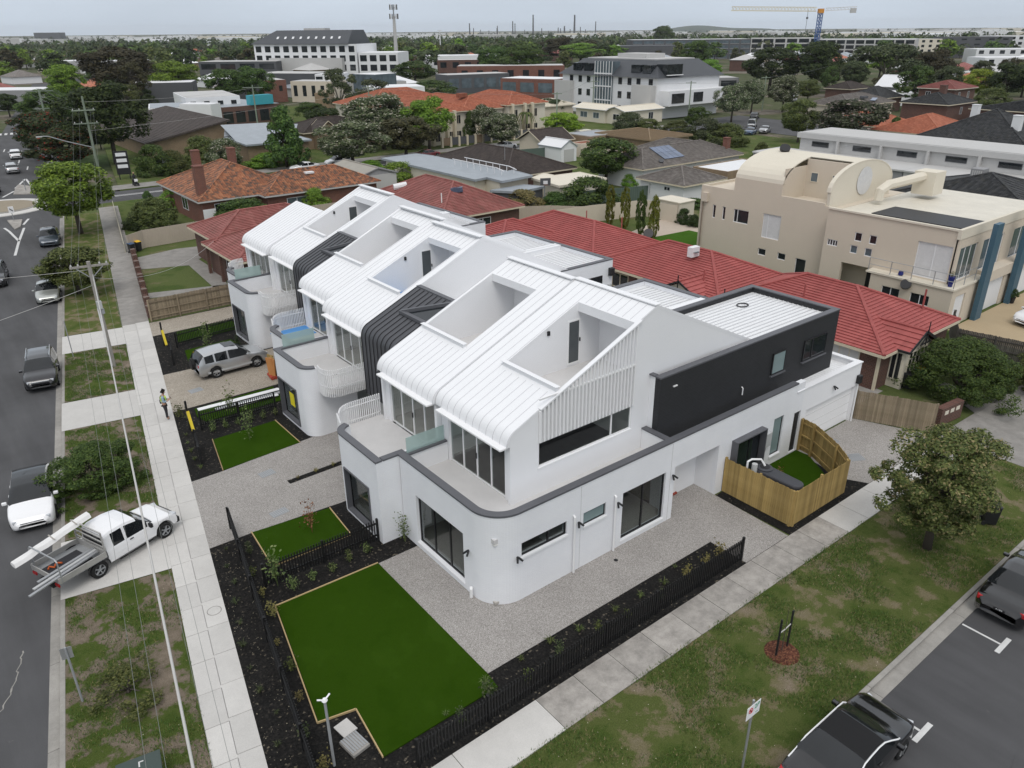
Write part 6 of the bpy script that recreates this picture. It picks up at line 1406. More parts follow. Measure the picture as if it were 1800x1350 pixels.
def ute_cab(t):
 K = KINDS['_ute']; ks = K['k']; W = K['W']/2; xs = [.1, .16, .28, .4, .42, .7, .92, 1.04, 1.3, 1.6, 1.62, 1.8, 2.0, 2.1, 2.2, 2.28, 2.35]
 R = K['wheel']; xs += [2.35+.06*i for i in range(1, 19)]; xs = sorted(set([x for x in xs if x <= 3.48]+[3.1, 3.38, 3.48]))
 G = {'cab': MB(), 'windscreen': MB(), 'rear_window': MB(), 'side_window': MB()}; rings = []
 for x in xs:
  belt, rf, wf, low = catmull(ks, x); w = W*wf; cab = rf-belt; d = abs(x-K['fx'])
  if d < R*1.15: low = max(low, R+sqrt((R*1.15)**2-d*d))
  lw = min(low, belt-.1)
  p = [(0, lw), (w*.9, lw), (w*.98, lw+.03), (w, lw+(belt-lw)*.5), (w*.985, lw+(belt-lw)*.85), (w*.95, belt)]
  if cab > .14: rw = w*(.95-.14*min(1, cab/.6)); p += [(rw+.03, belt+cab*.8), (rw-.02, belt+cab*.94), (rw*.6, belt+cab*.99), (0, rf)]
  else: p += [(w*.88, belt+cab*.5+.01), (w*.7, belt+cab*.8+.02), (w*.4, rf+.015), (0, rf+.02)]
  rings.append(p)
 n = 10
 for i in range(len(xs)-1):
  xm = (xs[i]+xs[i+1])/2
  for j in range(n-1):
   g = 'cab'
   if j >= 6 and K['ws'][0] < xm < K['ws'][1]: g = 'windscreen'
   elif j == 5 and (.46 < xm < .92 or 1.04 < xm < 1.95) and rings[i][9][1]-rings[i][5][1] > .16: g = 'side_window'
   for s in (1, -1):
    q = [(xs[a], s*rings[a][b][0], rings[a][b][1]) for a, b in ((i, j), (i+1, j), (i+1, j+1), (i, j+1))]
    G[g].face(*(q[::-1] if s > 0 else q))
 for i, d in ((0, 1), (len(xs)-1, -1)):
  q = [(xs[i], rings[i][j][0], rings[i][j][1]) for j in range(n)]+[(xs[i], -rings[i][j][0], rings[i][j][1]) for j in range(n-1, -1, -1)]
  G['cab'].face(*(q if d > 0 else q[::-1]))
 for g, mt in (('cab', M['p_white']), ('windscreen', M['car_glass']), ('side_window', M['car_glass'])): put(G[g], g, mt, t, local=True)
 put(MB().box(.085, -.62, 1.05, .099, .62, 1.55), 'rear_window', M['car_glass'], t, local=True)
 add_wheels(t, [2.72, 2.72-3.09], W, R, M['steel_dull'], .24)
 put(MB().box(-2.0, -.4, .42, 3.2, .4, .62), 'chassis', M['trim_black'], t, local=True)
 for s in (-1, 1):
  put(MB().obox((3.3, s*.62, .78), .25, .34, .18, s*-.3), 'headlight', M['lamp_white'], t, local=True, bevel=.03); put(MB().obox((2.05, s*1.0, 1.1), .12, .2, .2), 'mirror', M['trim_black'], t, local=True, bevel=.03)
  put(MB().obox((1.2, s*.885, .92), .16, .03, .035), 'door_handle', M['trim_black'], t, local=True); put(MB().box(.5, s*.9-.012, .30, 2.1, s*.9+.012, .36), 'side_step', M['trim_black'], t, local=True)
 put(MB().obox((3.46, 0, .48), .16, 1.6, .26), 'bumper', M['trim_black'], t, local=True, bevel=.04); put(MB().obox((3.44, 0, .74), .06, .9, .12), 'grille', M['trim_black'], t, local=True)
 # tray
 x0, x1, w = -1.95, 0.0, .93
 put(MB().box(x0, -w, .76, x1, w, .82), 'tray_floor', M['steel_dull'], t, local=True); put(MB().box(x0+.05, -.6, .822, x1-.35, .55, .835), 'tray_mat', M['cloth_dark'], t, local=True)
 AL = plain('tray_aluminium', (0.46, 0.45, 0.43), 0.5, .15, 2, 20, metal=.4)
 for s in (-1, 1): put(MB().box(x0, s*w-.02, .80, x1, s*w+.02, 1.05), 'tray_side', AL, t, local=True)
 put(MB().box(x0-.02, -w, .80, x0+.02, w, 1.03), 'tailgate', AL, t, local=True); put(MB().box(x1-.04, -w, .80, x1, w, 1.12), 'headboard', AL, t, local=True)
 m = MB()
 for z in (1.25, 1.5, 1.72): m.beam((x1-.02, -w, z), (x1-.02, w, z), .04, .04)
 for s in (-1, 1): m.beam((x1-.02, s*w, .8), (x1-.02, s*w, 1.95), .05, .05)
 m.beam((x1-.02, -w, 1.95), (x1-.02, w, 1.95), .05, .05); put(m, 'head_rack', AL, t, local=True)
 m = MB(); m.tube([(x0+.1, -w, .82), (x0+.1, -w, 1.75), (x0+.1, -w+.1, 1.85), (x0+.1, w-.1, 1.85), (x0+.1, w, 1.75), (x0+.1, w, .82)], .03, 8); put(m, 'rear_rack', M['steel'], t, local=True)
 for s in (-1, 1): put(MB().tube([(-.37+.47*cos(a), s*.90, .42+.43*sin(a)) for a in [i*pi/8 for i in range(9)]], .03, 6), 'mudguard', M['trim_black'], t, local=True)
 for s in (-1, 1): put(MB().obox((x0-.03, s*.75, .7), .05, .25, .12), 'tail_light', M['lamp_red'], t, local=True)
 return t
ute_cab(t)
R_ute = Matrix.Translation(t.location) @ Matrix.Rotation(t.rotation_euler.z, 4, 'Z')
def uw(*p): return R_ute @ Vector(p)
l = thing('sheet_bundle', 'long white wrapped sheet bundle tied on top of the truck rack', 'sheets', uw(-1.5, .5, 1.9))
rn = random.Random(3); P = [uw(.5-i*.315, .58+.01*i, 2.0-.05*i+rn.uniform(-.02, .02)) for i in range(11)]
mb = MB(); V = []
for i, p in enumerate(P):
 ww = .22+.03*rn.random(); n_ = (R_ute.to_3x3() @ Vector((.1, 1, 0))).normalized()*ww
 V += [p-n_, p-n_*.6+Vector((0, 0, .12+.03*rn.random())), p+n_*.5+Vector((0, 0, .13+.03*rn.random())), p+n_, p+n_*.4-Vector((0, 0, .05)), p-n_*.5-Vector((0, 0, .06))]
F = [[6*i+j, 6*i+(j+1) % 6, 6*i+6+(j+1) % 6, 6*i+6+j] for i in range(10) for j in range(6)]+[[5, 4, 3, 2, 1, 0], [60, 61, 62, 63, 64, 65]]
mb.add(V, F); put(mb, 'wrapped_bundle', plain('white_wrap', (0.72, 0.71, 0.70), 0.55, .08, 3, 14), l)
for i in (2, 5): put(MB().beam(P[i]-n_*1.15+Vector((0, 0, .14)), P[i]+n_*1.1+Vector((0, 0, .15)), .05, .02), 'strap', plain('strap', (0.35, 0.33, 0.3), .8), l)
l = thing('steel_lengths', 'silver steel lengths hanging out over the truck tailgate', 'steel lengths', uw(-2, -.5, 1.1))
for i, (y0, y1) in enumerate([(-.75, -.95), (-.62, -.72), (-.5, -.5)]): put(MB().beam(uw(-.1, y0+.2, 1.0+.03*i), uw(-3.1+.3*i, y1, 1.05+.03*i), .12, .05), 'steel_length', M['steel'] if i != 1 else M['plastic_grey'], l)
l = thing('tool_bag', 'small orange straps lying in the truck tray', 'straps', uw(-1.6, .3, .84)); put(MB().tube([uw(-1.7+.1*i, .25+.12*sin(i*2.1), .88+.02*(i % 2)) for i in range(6)], .04, 6), 'strap', plain('orange_strap', (0.55, 0.12, 0.03), .7), l)
# ------------------------------------------------------------------ trees and plants
def crown(seed, n_clump=46, leaves=120, leaf=0.05, shape='round', clump=0.19, shell=(0.55, 0.98), elong=1.0, amp=1.0):
 """unit crown (radius 0.5, height 1, base at z=0): leaf blades on many overlapping clumps"""
 r = random.Random(seed); mb = MB(); cl = []
 for i in range(n_clump):
  for _ in range(50):
   a = r.uniform(0, 2*pi); h = r.random(); k = r.uniform(*shell)
   if shape == 'round': z = 0.06+0.88*h; rad = 0.5*sqrt(max(0, 1-(2*h-1)**2*0.92))*(0.86+0.2*sin(3*a+seed)*0.5)
   elif shape == 'dome': z = 0.05+0.8*h; rad = 0.5*sqrt(max(0, 1-h**2.0))
   elif shape == 'cone': z = 0.05+0.9*h; rad = 0.5*(1-h)**0.8
   elif shape == 'column': z = 0.02+0.95*h; rad = 0.46*min(1, (h+0.12)*3)*(1-max(0, h-0.75)*3.4)**0.7 if h < 1.02 else 0
   elif shape == 'umbrella': z = 0.45+0.5*h; rad = 0.5*sqrt(max(0, 1-h**2))
   else: z = h; rad = 0.5
   if shape != 'column': rad *= 1+amp*(.22*sin(2*a+seed)+.17*sin(3*a+2.3*seed+4*h)+.13*sin(5*a+3.1*seed+7*h))
   x, y = k*rad*cos(a), k*rad*sin(a); cs = clump*r.uniform(0.6, 1.25)*(0.55 if shape == 'column' else 1)
   if all((x-c[0])**2+(y-c[1])**2+(z-c[2])**2 > (0.32*clump)**2 for c in cl): break
  cl.append((x, y, z, cs))
 for x, y, z, cs in cl:
  out = Vector((x, y, (z-0.45)*1.2+0.15)); out = out.normalized() if out.length > 1e-3 else Vector((0, 0, 1))
  for _ in range(leaves):
   d = Vector((r.gauss(0, 1), r.gauss(0, 1), r.gauss(0, 1))).normalized()
   if d.dot(out) < -0.25: d = -d
   p = Vector((x, y, z))+Vector((d.x, d.y, d.z*0.8*elong))*cs*r.uniform(0.6, 1.08)
   if p.z < 0.005: continue
   nrm = (d+Vector((r.gauss(0, .45), r.gauss(0, .45), r.gauss(0, .45)+0.35))).normalized()
   u = nrm.orthogonal().normalized(); v = nrm.cross(u); t = r.uniform(0, 2*pi); s = leaf*r.uniform(0.6, 1.3)
   a_ = (u*cos(t)+v*sin(t))*s; b_ = (v*cos(t)-u*sin(t))*s*0.55
   mb.add([p-a_, p-b_*0.9, p+a_, p+b_], [[0, 1, 2, 3]])
 return mb.mesh('crown')
def trunk(seed, h0=0.45, r0=0.03, limbs=6, reach=0.36, top=0.85):
 r = random.Random(seed); mb = MB()
 b = Vector((0, 0, -0.01)); fork = Vector((r.uniform(-.02, .02), r.uniform(-.02, .02), h0))
 mb.tube([b, b.lerp(fork, .5)+Vector((r.uniform(-.01, .01), 0, 0)), fork], [r0*1.25, r0, r0*.85], 8)
 for i in range(limbs):
  a = 2*pi*i/limbs+r.uniform(-.4, .4); R = reach*r.uniform(.6, 1); z = h0+(top-h0)*r.uniform(.45, 1)
  e = Vector((R*cos(a), R*sin(a), z)); m_ = fork.lerp(e, .5)+Vector((0, 0, .04))
  mb.tube([fork, m_, e], [r0*.6, r0*.4, r0*.12], 6)
  e2 = m_+Vector((r.uniform(-.15, .15), r.uniform(-.15, .15), .16)); mb.tube([m_, e2], [r0*.3, r0*.08], 5)
 return mb.mesh('trunk', smooth=True)
CR = {'round': [crown(1, 66, 210, .027, clump=.17), crown(2, 60, 220, .027, clump=.17), crown(3, 72, 190, .028, clump=.16)],
      'loose': [crown(11, 40, 150, .027, 'round', .13), crown(12, 36, 160, .028, 'round', .14)],
      'umbrella': [crown(21, 46, 150, .028, 'umbrella', .15), crown(22, 42, 160, .03, 'umbrella', .16)],
      'dome': [crown(31, 50, 210, .027, 'dome', .18), crown(32, 46, 210, .029, 'dome', .19)],
      'cone': [crown(41, 66, 160, .03, 'cone', .14)], 'column': [crown(51, 100, 110, .026, 'column', .2, elong=.8)],
      'far': [crown(61, 22, 46, .085, 'round', .24), crown(62, 20, 50, .09, 'dome', .26), crown(63, 18, 46, .09, 'umbrella', .24), crown(64, 24, 40, .085, 'cone', .2)],
      'sparse': [crown(81, 46, 40, .028, 'dome', .12)],
      'near': [crown(71, 170, 240, .0135, 'round', .09, (.35, .98), amp=.85), crown(72, 190, 230, .0125, 'dome', .1), crown(73, 130, 230, .015, 'dome', .105), crown(74, 60, 160, .024, 'dome', .14)]}
TK = {'std': [trunk(1), trunk(2), trunk(3)], 'gum': [trunk(5, .35, .022, 8, .42, .95), trunk(6, .3, .02, 9, .42, .95)], 'low': [trunk(8, .12, .03, 6, .3, .6)], 'short': [trunk(9, .25, .03, 6, .36, .8)]}
for g in CR.values():
 for me in g: me.materials.append(M['leaf_mid'])
for k, g in TK.items():
 for me in g: me.materials.append(M['bark_pale'] if k == 'gum' else M['bark'])
TREEN = [0]
def tree(label, x, y, h, w, kind='round', mat='leaf_mid', tk='std', crown_base=None, group=None, name='tree', cat='tree', var=None, z=-0.03):
 """x,y base; h total height; w crown width"""
 TREEN[0] += 1; i = TREEN[0] if var is None else var; rz = (i*2.399) % 6.28
 t = thing(name, label, cat, (x, y, z), rz, group)
 cb = h*0.28 if crown_base is None else crown_base
 if kind in ('dome', 'column', 'cone'): cb = h*0.02 if crown_base is None else crown_base
 g = CR[kind]; c = inst('crown' if cat != 'shrub' else 'foliage', g[i % len(g)], t, (0, 0, cb), (0, 0, 0), (w, w, h-cb))
 c.material_slots[0].link = 'OBJECT'; c.material_slots[0].material = M[mat]
 if tk: inst('trunk' if cat != 'shrub' else 'stem', TK[tk][i % len(TK[tk])], t, (0, 0, 0), (0, 0, 0), (w, w, h))
 return t
# near ones
tree('broad leafy street tree with pale seed heads on the side verge', 30.0, 9.95, 5.5, 5.4, 'near', 'leaf_street', 'std', 1.2, var=0)
tree('large rounded shrub in front of the red roofed villa', 46.3, 16.0, 3.9, 5.7, 'near', 'leaf_mid', 'low', .1, var=1, name='shrub', cat='shrub')
tree('second leafy shrub right of the large rounded one', 51.2, 13.2, 2.6, 4.2, 'near', 'leaf_olive', 'low', .05, var=2, name='shrub', cat='shrub')
tree('dense dark green shrub on the verge beside the white hatchback', 3.65, 37.4, 2.5, 3.9, 'near', 'leaf_mid', 'low', .05, var=2, name='shrub', cat='shrub')
tree('thin straggly dark shrub on the worn near verge', 1.55, 22.9, 0.8, 2.5, 'sparse', 'leaf_olive', 'low', .02, var=0, name='shrub', cat='shrub')
tree('yellow leaved low hedge at the right edge', 54.5, 10.6, 1.3, 4.4, 'near', 'leaf_lime', 'low', .02, var=3, name='shrub', cat='shrub')
tree('bright green street tree near the roundabout', 14.4, 95.2, 7.6, 7.6, 'round', 'leaf_bright', 'std', 2.3, var=2)
tree('olive coloured bushy tree next to the verge pole', 9.6, 71.6, 3.9, 5.0, 'round', 'leaf_olive', 'std', .9, var=1)
# street saplings and staked tree
t = thing('young_tree', 'young staked sapling in a ring of red mulch on the side verge', 'tree', (20.06, 10.3, 0))
put(MB().lathe((20.06, 10.28, -.02), [(.62, 0), (.55, .05), (.3, .09), (.0, .1)], 20), 'mulch_ring', M['redmulch'], t)
for dx, dy in ((-.35, 0), (.35, .02)): put(MB().obox((20.06+dx, 10.3+dy, .8), .055, .055, 1.7), 'stake', M['char_dark'], t)
put(MB().tube([(20.06, 10.3, 0), (20.08, 10.32, 1.0), (20.04, 10.3, 1.9)], [.018, .014, .006], 6), 'stem', M['bark'], t)
put(MB().tube([(19.71, 10.3, 1.05), (20.06, 10.32, 1.02), (20.41, 10.32, 1.08)], .018, 5), 'tie', M['cable'], t)
# generic plant meshes
def plant_mesh(seed, n, h, spread, leaf, droop=.3, stems=5):
 r = random.Random(seed); mb = MB()
 for s in range(stems):
  a = r.uniform(0, 6.28); hh = h*r.uniform(.6, 1); e = Vector((spread*.6*cos(a)*r.random(), spread*.6*sin(a)*r.random(), hh)); mb.tube([(0, 0, 0), e*.5+Vector((0, 0, .02)), e], [.008, .006, .003], 4)
  for k in range(n//stems):
   p = Vector((0, 0, 0)).lerp(e, r.uniform(.3, 1.05))+Vector((r.gauss(0, spread*.28), r.gauss(0, spread*.28), r.gauss(0, h*.07))); d = Vector((r.gauss(0, 1), r.gauss(0, 1), r.gauss(-droop, .6))).normalized(); w_ = d.cross(Vector((r.gauss(0, 1), r.gauss(0, 1), 1))).normalized()*leaf*.28
   mb.add([p, p+d*leaf*.5+w_, p+d*leaf, p+d*leaf*.5-w_], [[0, 1, 2, 3]])
 return mb.mesh('leaves')
def tuft_mesh(seed, n=26, h=.3):
 r = random.Random(seed); mb = MB()
 for i in range(n):
  a = r.uniform(0, 6.28); s = h*r.uniform(.6, 1.15); d = Vector((cos(a), sin(a), 0)); b = d*.03*r.random(); m_ = b+d*s*.3+Vector((0, 0, s*.8)); e = b+d*s*.75+Vector((0, 0, s*r.uniform(.5, 1))); w_ = Vector((-d.y, d.x, 0))*.010
  mb.add([b-w_, b+w_, m_+w_, m_-w_], [[0, 1, 2, 3]]); mb.add([m_-w_, m_+w_, e], [[0, 1, 2]])
 return mb.mesh('blades')
PL = [plant_mesh(1, 150, .9, .34, .10), plant_mesh(2, 120, .7, .3, .11), plant_mesh(3, 90, .55, .28, .1)]; SAP = [plant_mesh(5, 190, 2.1, .5, .13, .2, 7), plant_mesh(6, 150, 1.8, .45, .14, .2, 6), plant_mesh(7, 110, 1.7, .5, .13, .1, 6)]
TF = [tuft_mesh(i, 26, .3) for i in range(3)]
for me in PL+SAP+TF: me.materials.append(M['leaf_plant'])
PN = [0]
def plant(x, y, label, group, me, s=1.0, mat='leaf_plant', name='garden_plant', cat='plant', z=-.01):
 PN[0] += 1; t = thing(name, label, cat, (x, y, z), PN[0]*1.7, group); o = inst('foliage', me, t, scale=(s, s, s)); o.material_slots[0].link = 'OBJECT'; o.material_slots[0].material = M[mat]; return t
rn = random.Random(77)
for i in range(9): plant(9.3+i*1.6+rn.uniform(-.3, .3), 14.85+rn.uniform(-.15, .25), 'young feathery plant in the mulch behind the long side fence', 'plants behind the side fence', PL[i % 3], rn.uniform(.7, 1.05), rn.choice(['leaf_gum', 'leaf_olive', 'leaf_dry']))
for i in range(9): plant(9.5+i*1.45+rn.uniform(-.4, .4), 15.45+rn.uniform(-.2, .3), 'tiny grey green plant in the narrow side mulch bed', 'tiny plants in the side bed', TF[i % 3], rn.uniform(.6, 1.1))
for i in range(9): plant(fr(16+i*1.45)+1.5+rn.uniform(-.25, .15), 16+i*1.45, 'young bushy plant along the inside of the front fence', 'plants inside the front fence', PL[(i+1) % 3], rn.uniform(.6, 1.0), rn.choice(['leaf_olive', 'leaf_dry', 'leaf_gum']))
for i in range(11): plant(fr(16.5+i*1.2)+.45+rn.uniform(-.2, .3), 16.5+i*1.2, 'small grassy tuft in the mulch beside the main footpath', 'tufts by the main footpath', TF[i % 3], rn.uniform(.5, .95), 'leaf_gum')
for i in range(7): plant(fr(36+i*1.0)+.5+rn.uniform(-.2, .3), 36+i, 'small tuft in the mulch strip before the third lawn', 'tufts before the third lawn', TF[i % 3], rn.uniform(.6, 1.1))
for i in range(5): plant(8.0+i*.85, 24.3+rn.uniform(-.2, .3), 'small plant in the mulch below the dividing fence', 'plants below the dividing fence', PL[i % 3], rn.uniform(.6, .95))
for i in range(5): plant(11.6+i*.95, 31.95, 'small tuft in the thin bed between the driveways', 'tufts between the driveways', TF[i % 3], rn.uniform(.6, .9), 'leaf_dry')
for i in range(6): plant(10+i*.7, 39.3+rn.uniform(-.2, .2), 'small plant in the mulch beyond the third lawn', 'plants beyond the third lawn', PL[i % 3], rn.uniform(.6, .9))
plant(13.05, 24.25, 'small drooping tree in the mulch corner against the white wall', None, SAP[0], .72, 'leaf_plant', 'sapling', 'sapling')
plant(10.2, 27.3, 'leafless bronze sapling on the second lawn', None, SAP[2], 1.0, 'leaf_bronze', 'sapling', 'sapling', .03)
plant(7.6, 24.9, 'slender light green sapling beside the front fence corner', None, SAP[1], 1.1, 'leaf_plant', 'sapling', 'sapling'); plant(11.2, 37.2, 'slender sapling on the third lawn', None, SAP[0], 1.0, 'leaf_plant', 'sapling', 'sapling', .03)
plant(11.4, 40.6, 'slender sapling next to the white roofing sheets', None, SAP[1], 1.1, 'leaf_plant', 'sapling', 'sapling'); plant(13.7, 51.3, 'thin sapling on the lawn behind the silver four wheel drive', None, SAP[0], 1.1, 'leaf_plant', 'sapling', 'sapling', .03)
plant(28.9, 16.5, 'bronze leaved sapling inside the pine courtyard', None, SAP[2], .8, 'leaf_bronze', 'sapling', 'sapling', .03)
plant(9.1, 42.2, 'low green plant at the foot of the yellow wrapped post', None, PL[0], 1.2, 'leaf_olive'); plant(15.6, 50.9, 'dark plants in the shaded bed under the far window', None, PL[1], 1.3, 'leaf_dark'); plant(32.6, 15.6, 'twiggy plants outside the pine courtyard fence', None, SAP[2], .6, 'leaf_dry'); plant(22.6, 14.9, 'arching plant at the end post of the long side fence', None, PL[0], 1.1, 'leaf_dry')
# grass blades on the verges: uncountable
def grass_patch(polyfun, n, seed, name, dens=None):
 r = random.Random(seed); mb = MB(); k = 0
 while k < n:
  x, y = polyfun(r)
  q = sin(x*1.3+1.7*sin(y*.9))+sin(y*1.1+2.1*sin(x*.7+2))+.6*sin(x*3.1+y*2.3)
  if q < -0.2+r.uniform(-.5, .5): k += .4; continue
  h = r.uniform(.035, .11); a = r.uniform(0, 6.28); d = Vector((cos(a), sin(a), 0)); w_ = Vector((-d.y, d.x, 0))*r.uniform(.007, .017); b = Vector((x, y, -.013)); e = b+d*h*.8+Vector((0, 0, h))
  mb.add([b-w_, b+w_, e], [[0, 1, 2]]); k += 1
 o = put(mb, name, M['leaf_grass']); o['kind'] = 'stuff'; tag(o, 'short uneven grass growing on the street verges', 'grass'); return o
def pv1(r):
 a, b = r.choice([(15, 29.3), (33.7, 44.7), (48.9, 57.2)]); y = r.uniform(a, b); t = r.random(); return kb(y)+.08+(fl(y-.75)-kb(y)-.05)*t, y-.75*t
def pv2(r): return r.uniform(9, 40), r.uniform(7.72, 12.68)
grass_patch(pv1, 34000, 5, 'grass'); grass_patch(pv2, 60000, 6, 'grass')
r_ = random.Random(12); mb = MB()
for i in range(420):
 x, y = (pv2(r_) if i % 3 else pv1(r_)); s = r_.uniform(.015, .04); a = r_.uniform(0, 6); mb.add([(x, y, 0.0), (x+s*cos(a), y+s*sin(a), .012), (x+s*cos(a+1.3), y+s*sin(a+1.3), .006)], [[0, 1, 2]])
for i in range(260):
 y = r_.uniform(15, 34); x = fr(y)+r_.uniform(.1, 1.2); s = r_.uniform(.015, .035); a = r_.uniform(0, 6); mb.add([(x, y, 0.0), (x+s*cos(a), y+s*sin(a), .012), (x+s*cos(a+1.3), y+s*sin(a+1.3), .006)], [[0, 1, 2]])
o = put(mb, 'fallen_leaves', plain('pale_litter', (0.50, 0.45, 0.33), .9, .3)); o['kind'] = 'stuff'; tag(o, 'scattered pale leaf litter on verge and mulch', 'litter')
# ------------------------------------------------------------------ person in a hi-vis vest
def person():
 t = thing('person', 'person in yellow hi vis vest and dark trousers looking at a phone on the footpath', 'person', (8.5, 42.75, 0.01), radians(-20))
 def skin(name, joints, edges, mat, sub=2):
  me = bpy.data.meshes.new(name); me.from_pydata([j[:3] for j in joints], edges, []); o = bpy.data.objects.new(name, me); COL.objects.link(o); o.parent = t
  sk = o.modifiers.new('skin', 'SKIN'); sk.use_smooth_shade = True
  for v, j in zip(me.skin_vertices[0].data, joints): v.radius = (j[3], j[4] if len(j) > 4 else j[3])
  me.skin_vertices[0].data[0].use_root = True
  s = o.modifiers.new('sub', 'SUBSURF'); s.levels = sub; s.render_levels = sub; me.materials.append(mat); return o
 # body: one continuous figure, pelvis first
 J = [(0, 0, .95, .15, .11), (0, 0, 1.15, .14, .10), (.01, 0, 1.38, .17, .11), (.02, 0, 1.50, .06, .06), (.05, 0, 1.58, .055, .06), (.07, 0, 1.66, .088, .10), (.07, 0, 1.74, .08, .09),
         (0, .1, .88, .09), (.02, .11, .5, .065), (-.02, .11, .1, .045), (.09, .12, .04, .04, .035), (0, -.1, .88, .09), (.04, -.11, .5, .065), (.02, -.11, .1, .045), (.13, -.13, .04, .04, .035),
         (.0, .2, 1.42, .06), (.03, .25, 1.15, .047), (.25, .14, 1.14, .038), (.33, .08, 1.2, .032), (.0, -.2, 1.42, .06), (.02, -.25, 1.14, .047), (.24, -.12, 1.16, .038), (.33, -.04, 1.22, .032)]
 E = [(0, 1), (1, 2), (2, 3), (3, 4), (4, 5), (5, 6), (0, 7), (7, 8), (8, 9), (9, 10), (0, 11), (11, 12), (12, 13), (13, 14), (2, 15), (15, 16), (16, 17), (17, 18), (2, 19), (19, 20), (20, 21), (21, 22)]
 b = skin('body', J, E, M['skin'])
 skin('trousers', [(0, 0, .97, .165, .125), (0, .1, .86, .105), (.02, .11, .5, .08), (-.02, .11, .1, .065), (0, -.1, .86, .105), (.04, -.11, .5, .08), (.02, -.11, .1, .065)], [(0, 1), (1, 2), (2, 3), (0, 4), (4, 5), (5, 6)], M['cloth_dark'])
 skin('shirt', [(0, 0, 1.0, .155, .115), (0, 0, 1.15, .15, .11), (.01, 0, 1.40, .18, .118), (.0, .2, 1.42, .072), (.03, .25, 1.15, .06), (.2, .16, 1.14, .05), (.0, -.2, 1.42, .072), (.02, -.25, 1.14, .06), (.19, -.14, 1.155, .05), (.02, 0, 1.49, .07)], [(0, 1), (1, 2), (2, 3), (3, 4), (4, 5), (2, 6), (6, 7), (7, 8), (2, 9)], M['cloth_blue'])
 skin('hi_vis_vest', [(0, 0, .99, .17, .13), (0, 0, 1.16, .165, .125), (.01, 0, 1.38, .19, .13), (.01, 0, 1.47, .1, .09)], [(0, 1), (1, 2), (2, 3)], M['hivis'])
 put(MB().lathe((0, 0, 1.12), [(.17, 0), (.172, .05)], 16, False), 'reflective_band', plain('reflective_tape', (.6, .6, .58), .4), t, local=True)
 skin('hair', [(.05, 0, 1.74, .095, .1), (.02, 0, 1.68, .085, .095), (.08, 0, 1.78, .05)], [(0, 1), (0, 2)], M['hair'])
 for s in (-1, 1):
  skin('shoe', [(-.03 if s > 0 else .01, .115*s, .05, .05), (.1 if s > 0 else .14, .125*s, .035, .042, .035)], [(0, 1)], M['trim_black'], 1)
  put(MB().lathe((.155, .035*s, 1.67), [(.004, -.01), (.012, 0), (.004, .01)], 8), 'eye', M['trim_black'], b, local=True)
  hx, hy, hz = (.35, .05, 1.21) if s > 0 else (.35, -.02, 1.23)
  for k in range(4): skin('finger', [(hx-.01, hy+(k-1.5)*.018, hz, .009), (hx+.035, hy+(k-1.5)*.018, hz+.02, .009), (hx+.03-.004*k, hy+(k-1.5)*.016, hz+.05-.005*abs(k-1), .008)], [(0, 1), (1, 2)], M['skin'], 1)
  skin('thumb', [(hx-.02, hy-.03*s, hz+.01, .010), (hx, hy-.045*s, hz+.04, .009)], [(0, 1)], M['skin'], 1)
 put(MB().obox((.168, 0, 1.635), .025, .022, .03), 'nose', M['skin'], b, local=True)
 p = put(MB().obox(R_p @ Vector((.385, .015, 1.27)), .012, .075, .15, radians(-20), 0, -.5), 'phone', M['trim_black']); tag(p, 'small dark phone held up by the person in the vest', 'phone')
 bg = thing('shoulder_bag', 'black shoulder bag at the hip of the person in the vest', 'bag', R_p @ Vector((-.12, .2, .9)), radians(-20)); put(MB().box(-.12, -.06, 0, .1, .06, .24), 'bag_body', M['cloth_dark'], bg, local=True, bevel=.03)
 put(MB().tube([(-.08, -.02, .22), (-.05, -.15, .45), (.05, -.3, .64)], .014, 5), 'strap', M['cloth_dark'], bg, local=True)
R_p = Matrix.Translation((8.5, 42.75, 0.01)) @ Matrix.Rotation(radians(-20), 4, 'Z')
person()
# mobility scooter rider beyond the cross street
t = thing('mobility_scooter', 'dark mobility scooter waiting on the far kerb ramp', 'scooter', (27.0, 122.2, 0))
put(MB().box(26.7, 121.6, .2, 27.3, 122.8, .4), 'scooter_deck', M['trim_black'], t); put(MB().box(26.72, 122.4, .4, 27.28, 122.9, .85), 'scooter_seat', M['trim_black'], t); put(MB().tube([(27, 121.7, .3), (27, 121.9, 1.1)], .06, 8), 'steering_column', M['trim_black'], t)
for x in (26.72, 27.28):
 for y in (121.75, 122.7): put(MB().tube([(x-.05, y, .16), (x+.05, y, .16)], .17, 12), 'wheel', M['tyre'], t)
put(MB().box(26.78, 121.62, .62, 27.22, 121.72, .98), 'basket', M['white_paint'], t)
t = thing('person', 'distant person in black riding the mobility scooter', 'person', (27.0, 122.5, .5))
me = bpy.data.meshes.new('body'); J = [(0, 0, .4, .2), (0, -.02, .75, .2), (0, -.05, .98, .1), (0, -.08, 1.15, .13), (0, -.08, 1.28, .1), (-.13, -.35, .38, .1), (-.14, -.5, .0, .08), (-.14, -.66, -.08, .07), (.13, -.35, .38, .1), (.14, -.5, 0, .08), (.14, -.66, -.08, .07), (-.25, -.05, .85, .08), (-.28, -.3, .65, .07), (-.15, -.55, .62, .06), (.25, -.05, .85, .08), (.28, -.3, .65, .07), (.15, -.55, .62, .06)]
me.from_pydata([j[:3] for j in J], [(0, 1), (1, 2), (2, 3), (3, 4), (0, 5), (5, 6), (6, 7), (0, 8), (8, 9), (9, 10), (1, 11), (11, 12), (12, 13), (1, 14), (14, 15), (15, 16)], [])
o = bpy.data.objects.new('body', me); COL.objects.link(o); o.parent = t; o.modifiers.new('skin', 'SKIN')
for v, j in zip(me.skin_vertices[0].data, J): v.radius = (j[3]*.8, j[3]*.8)
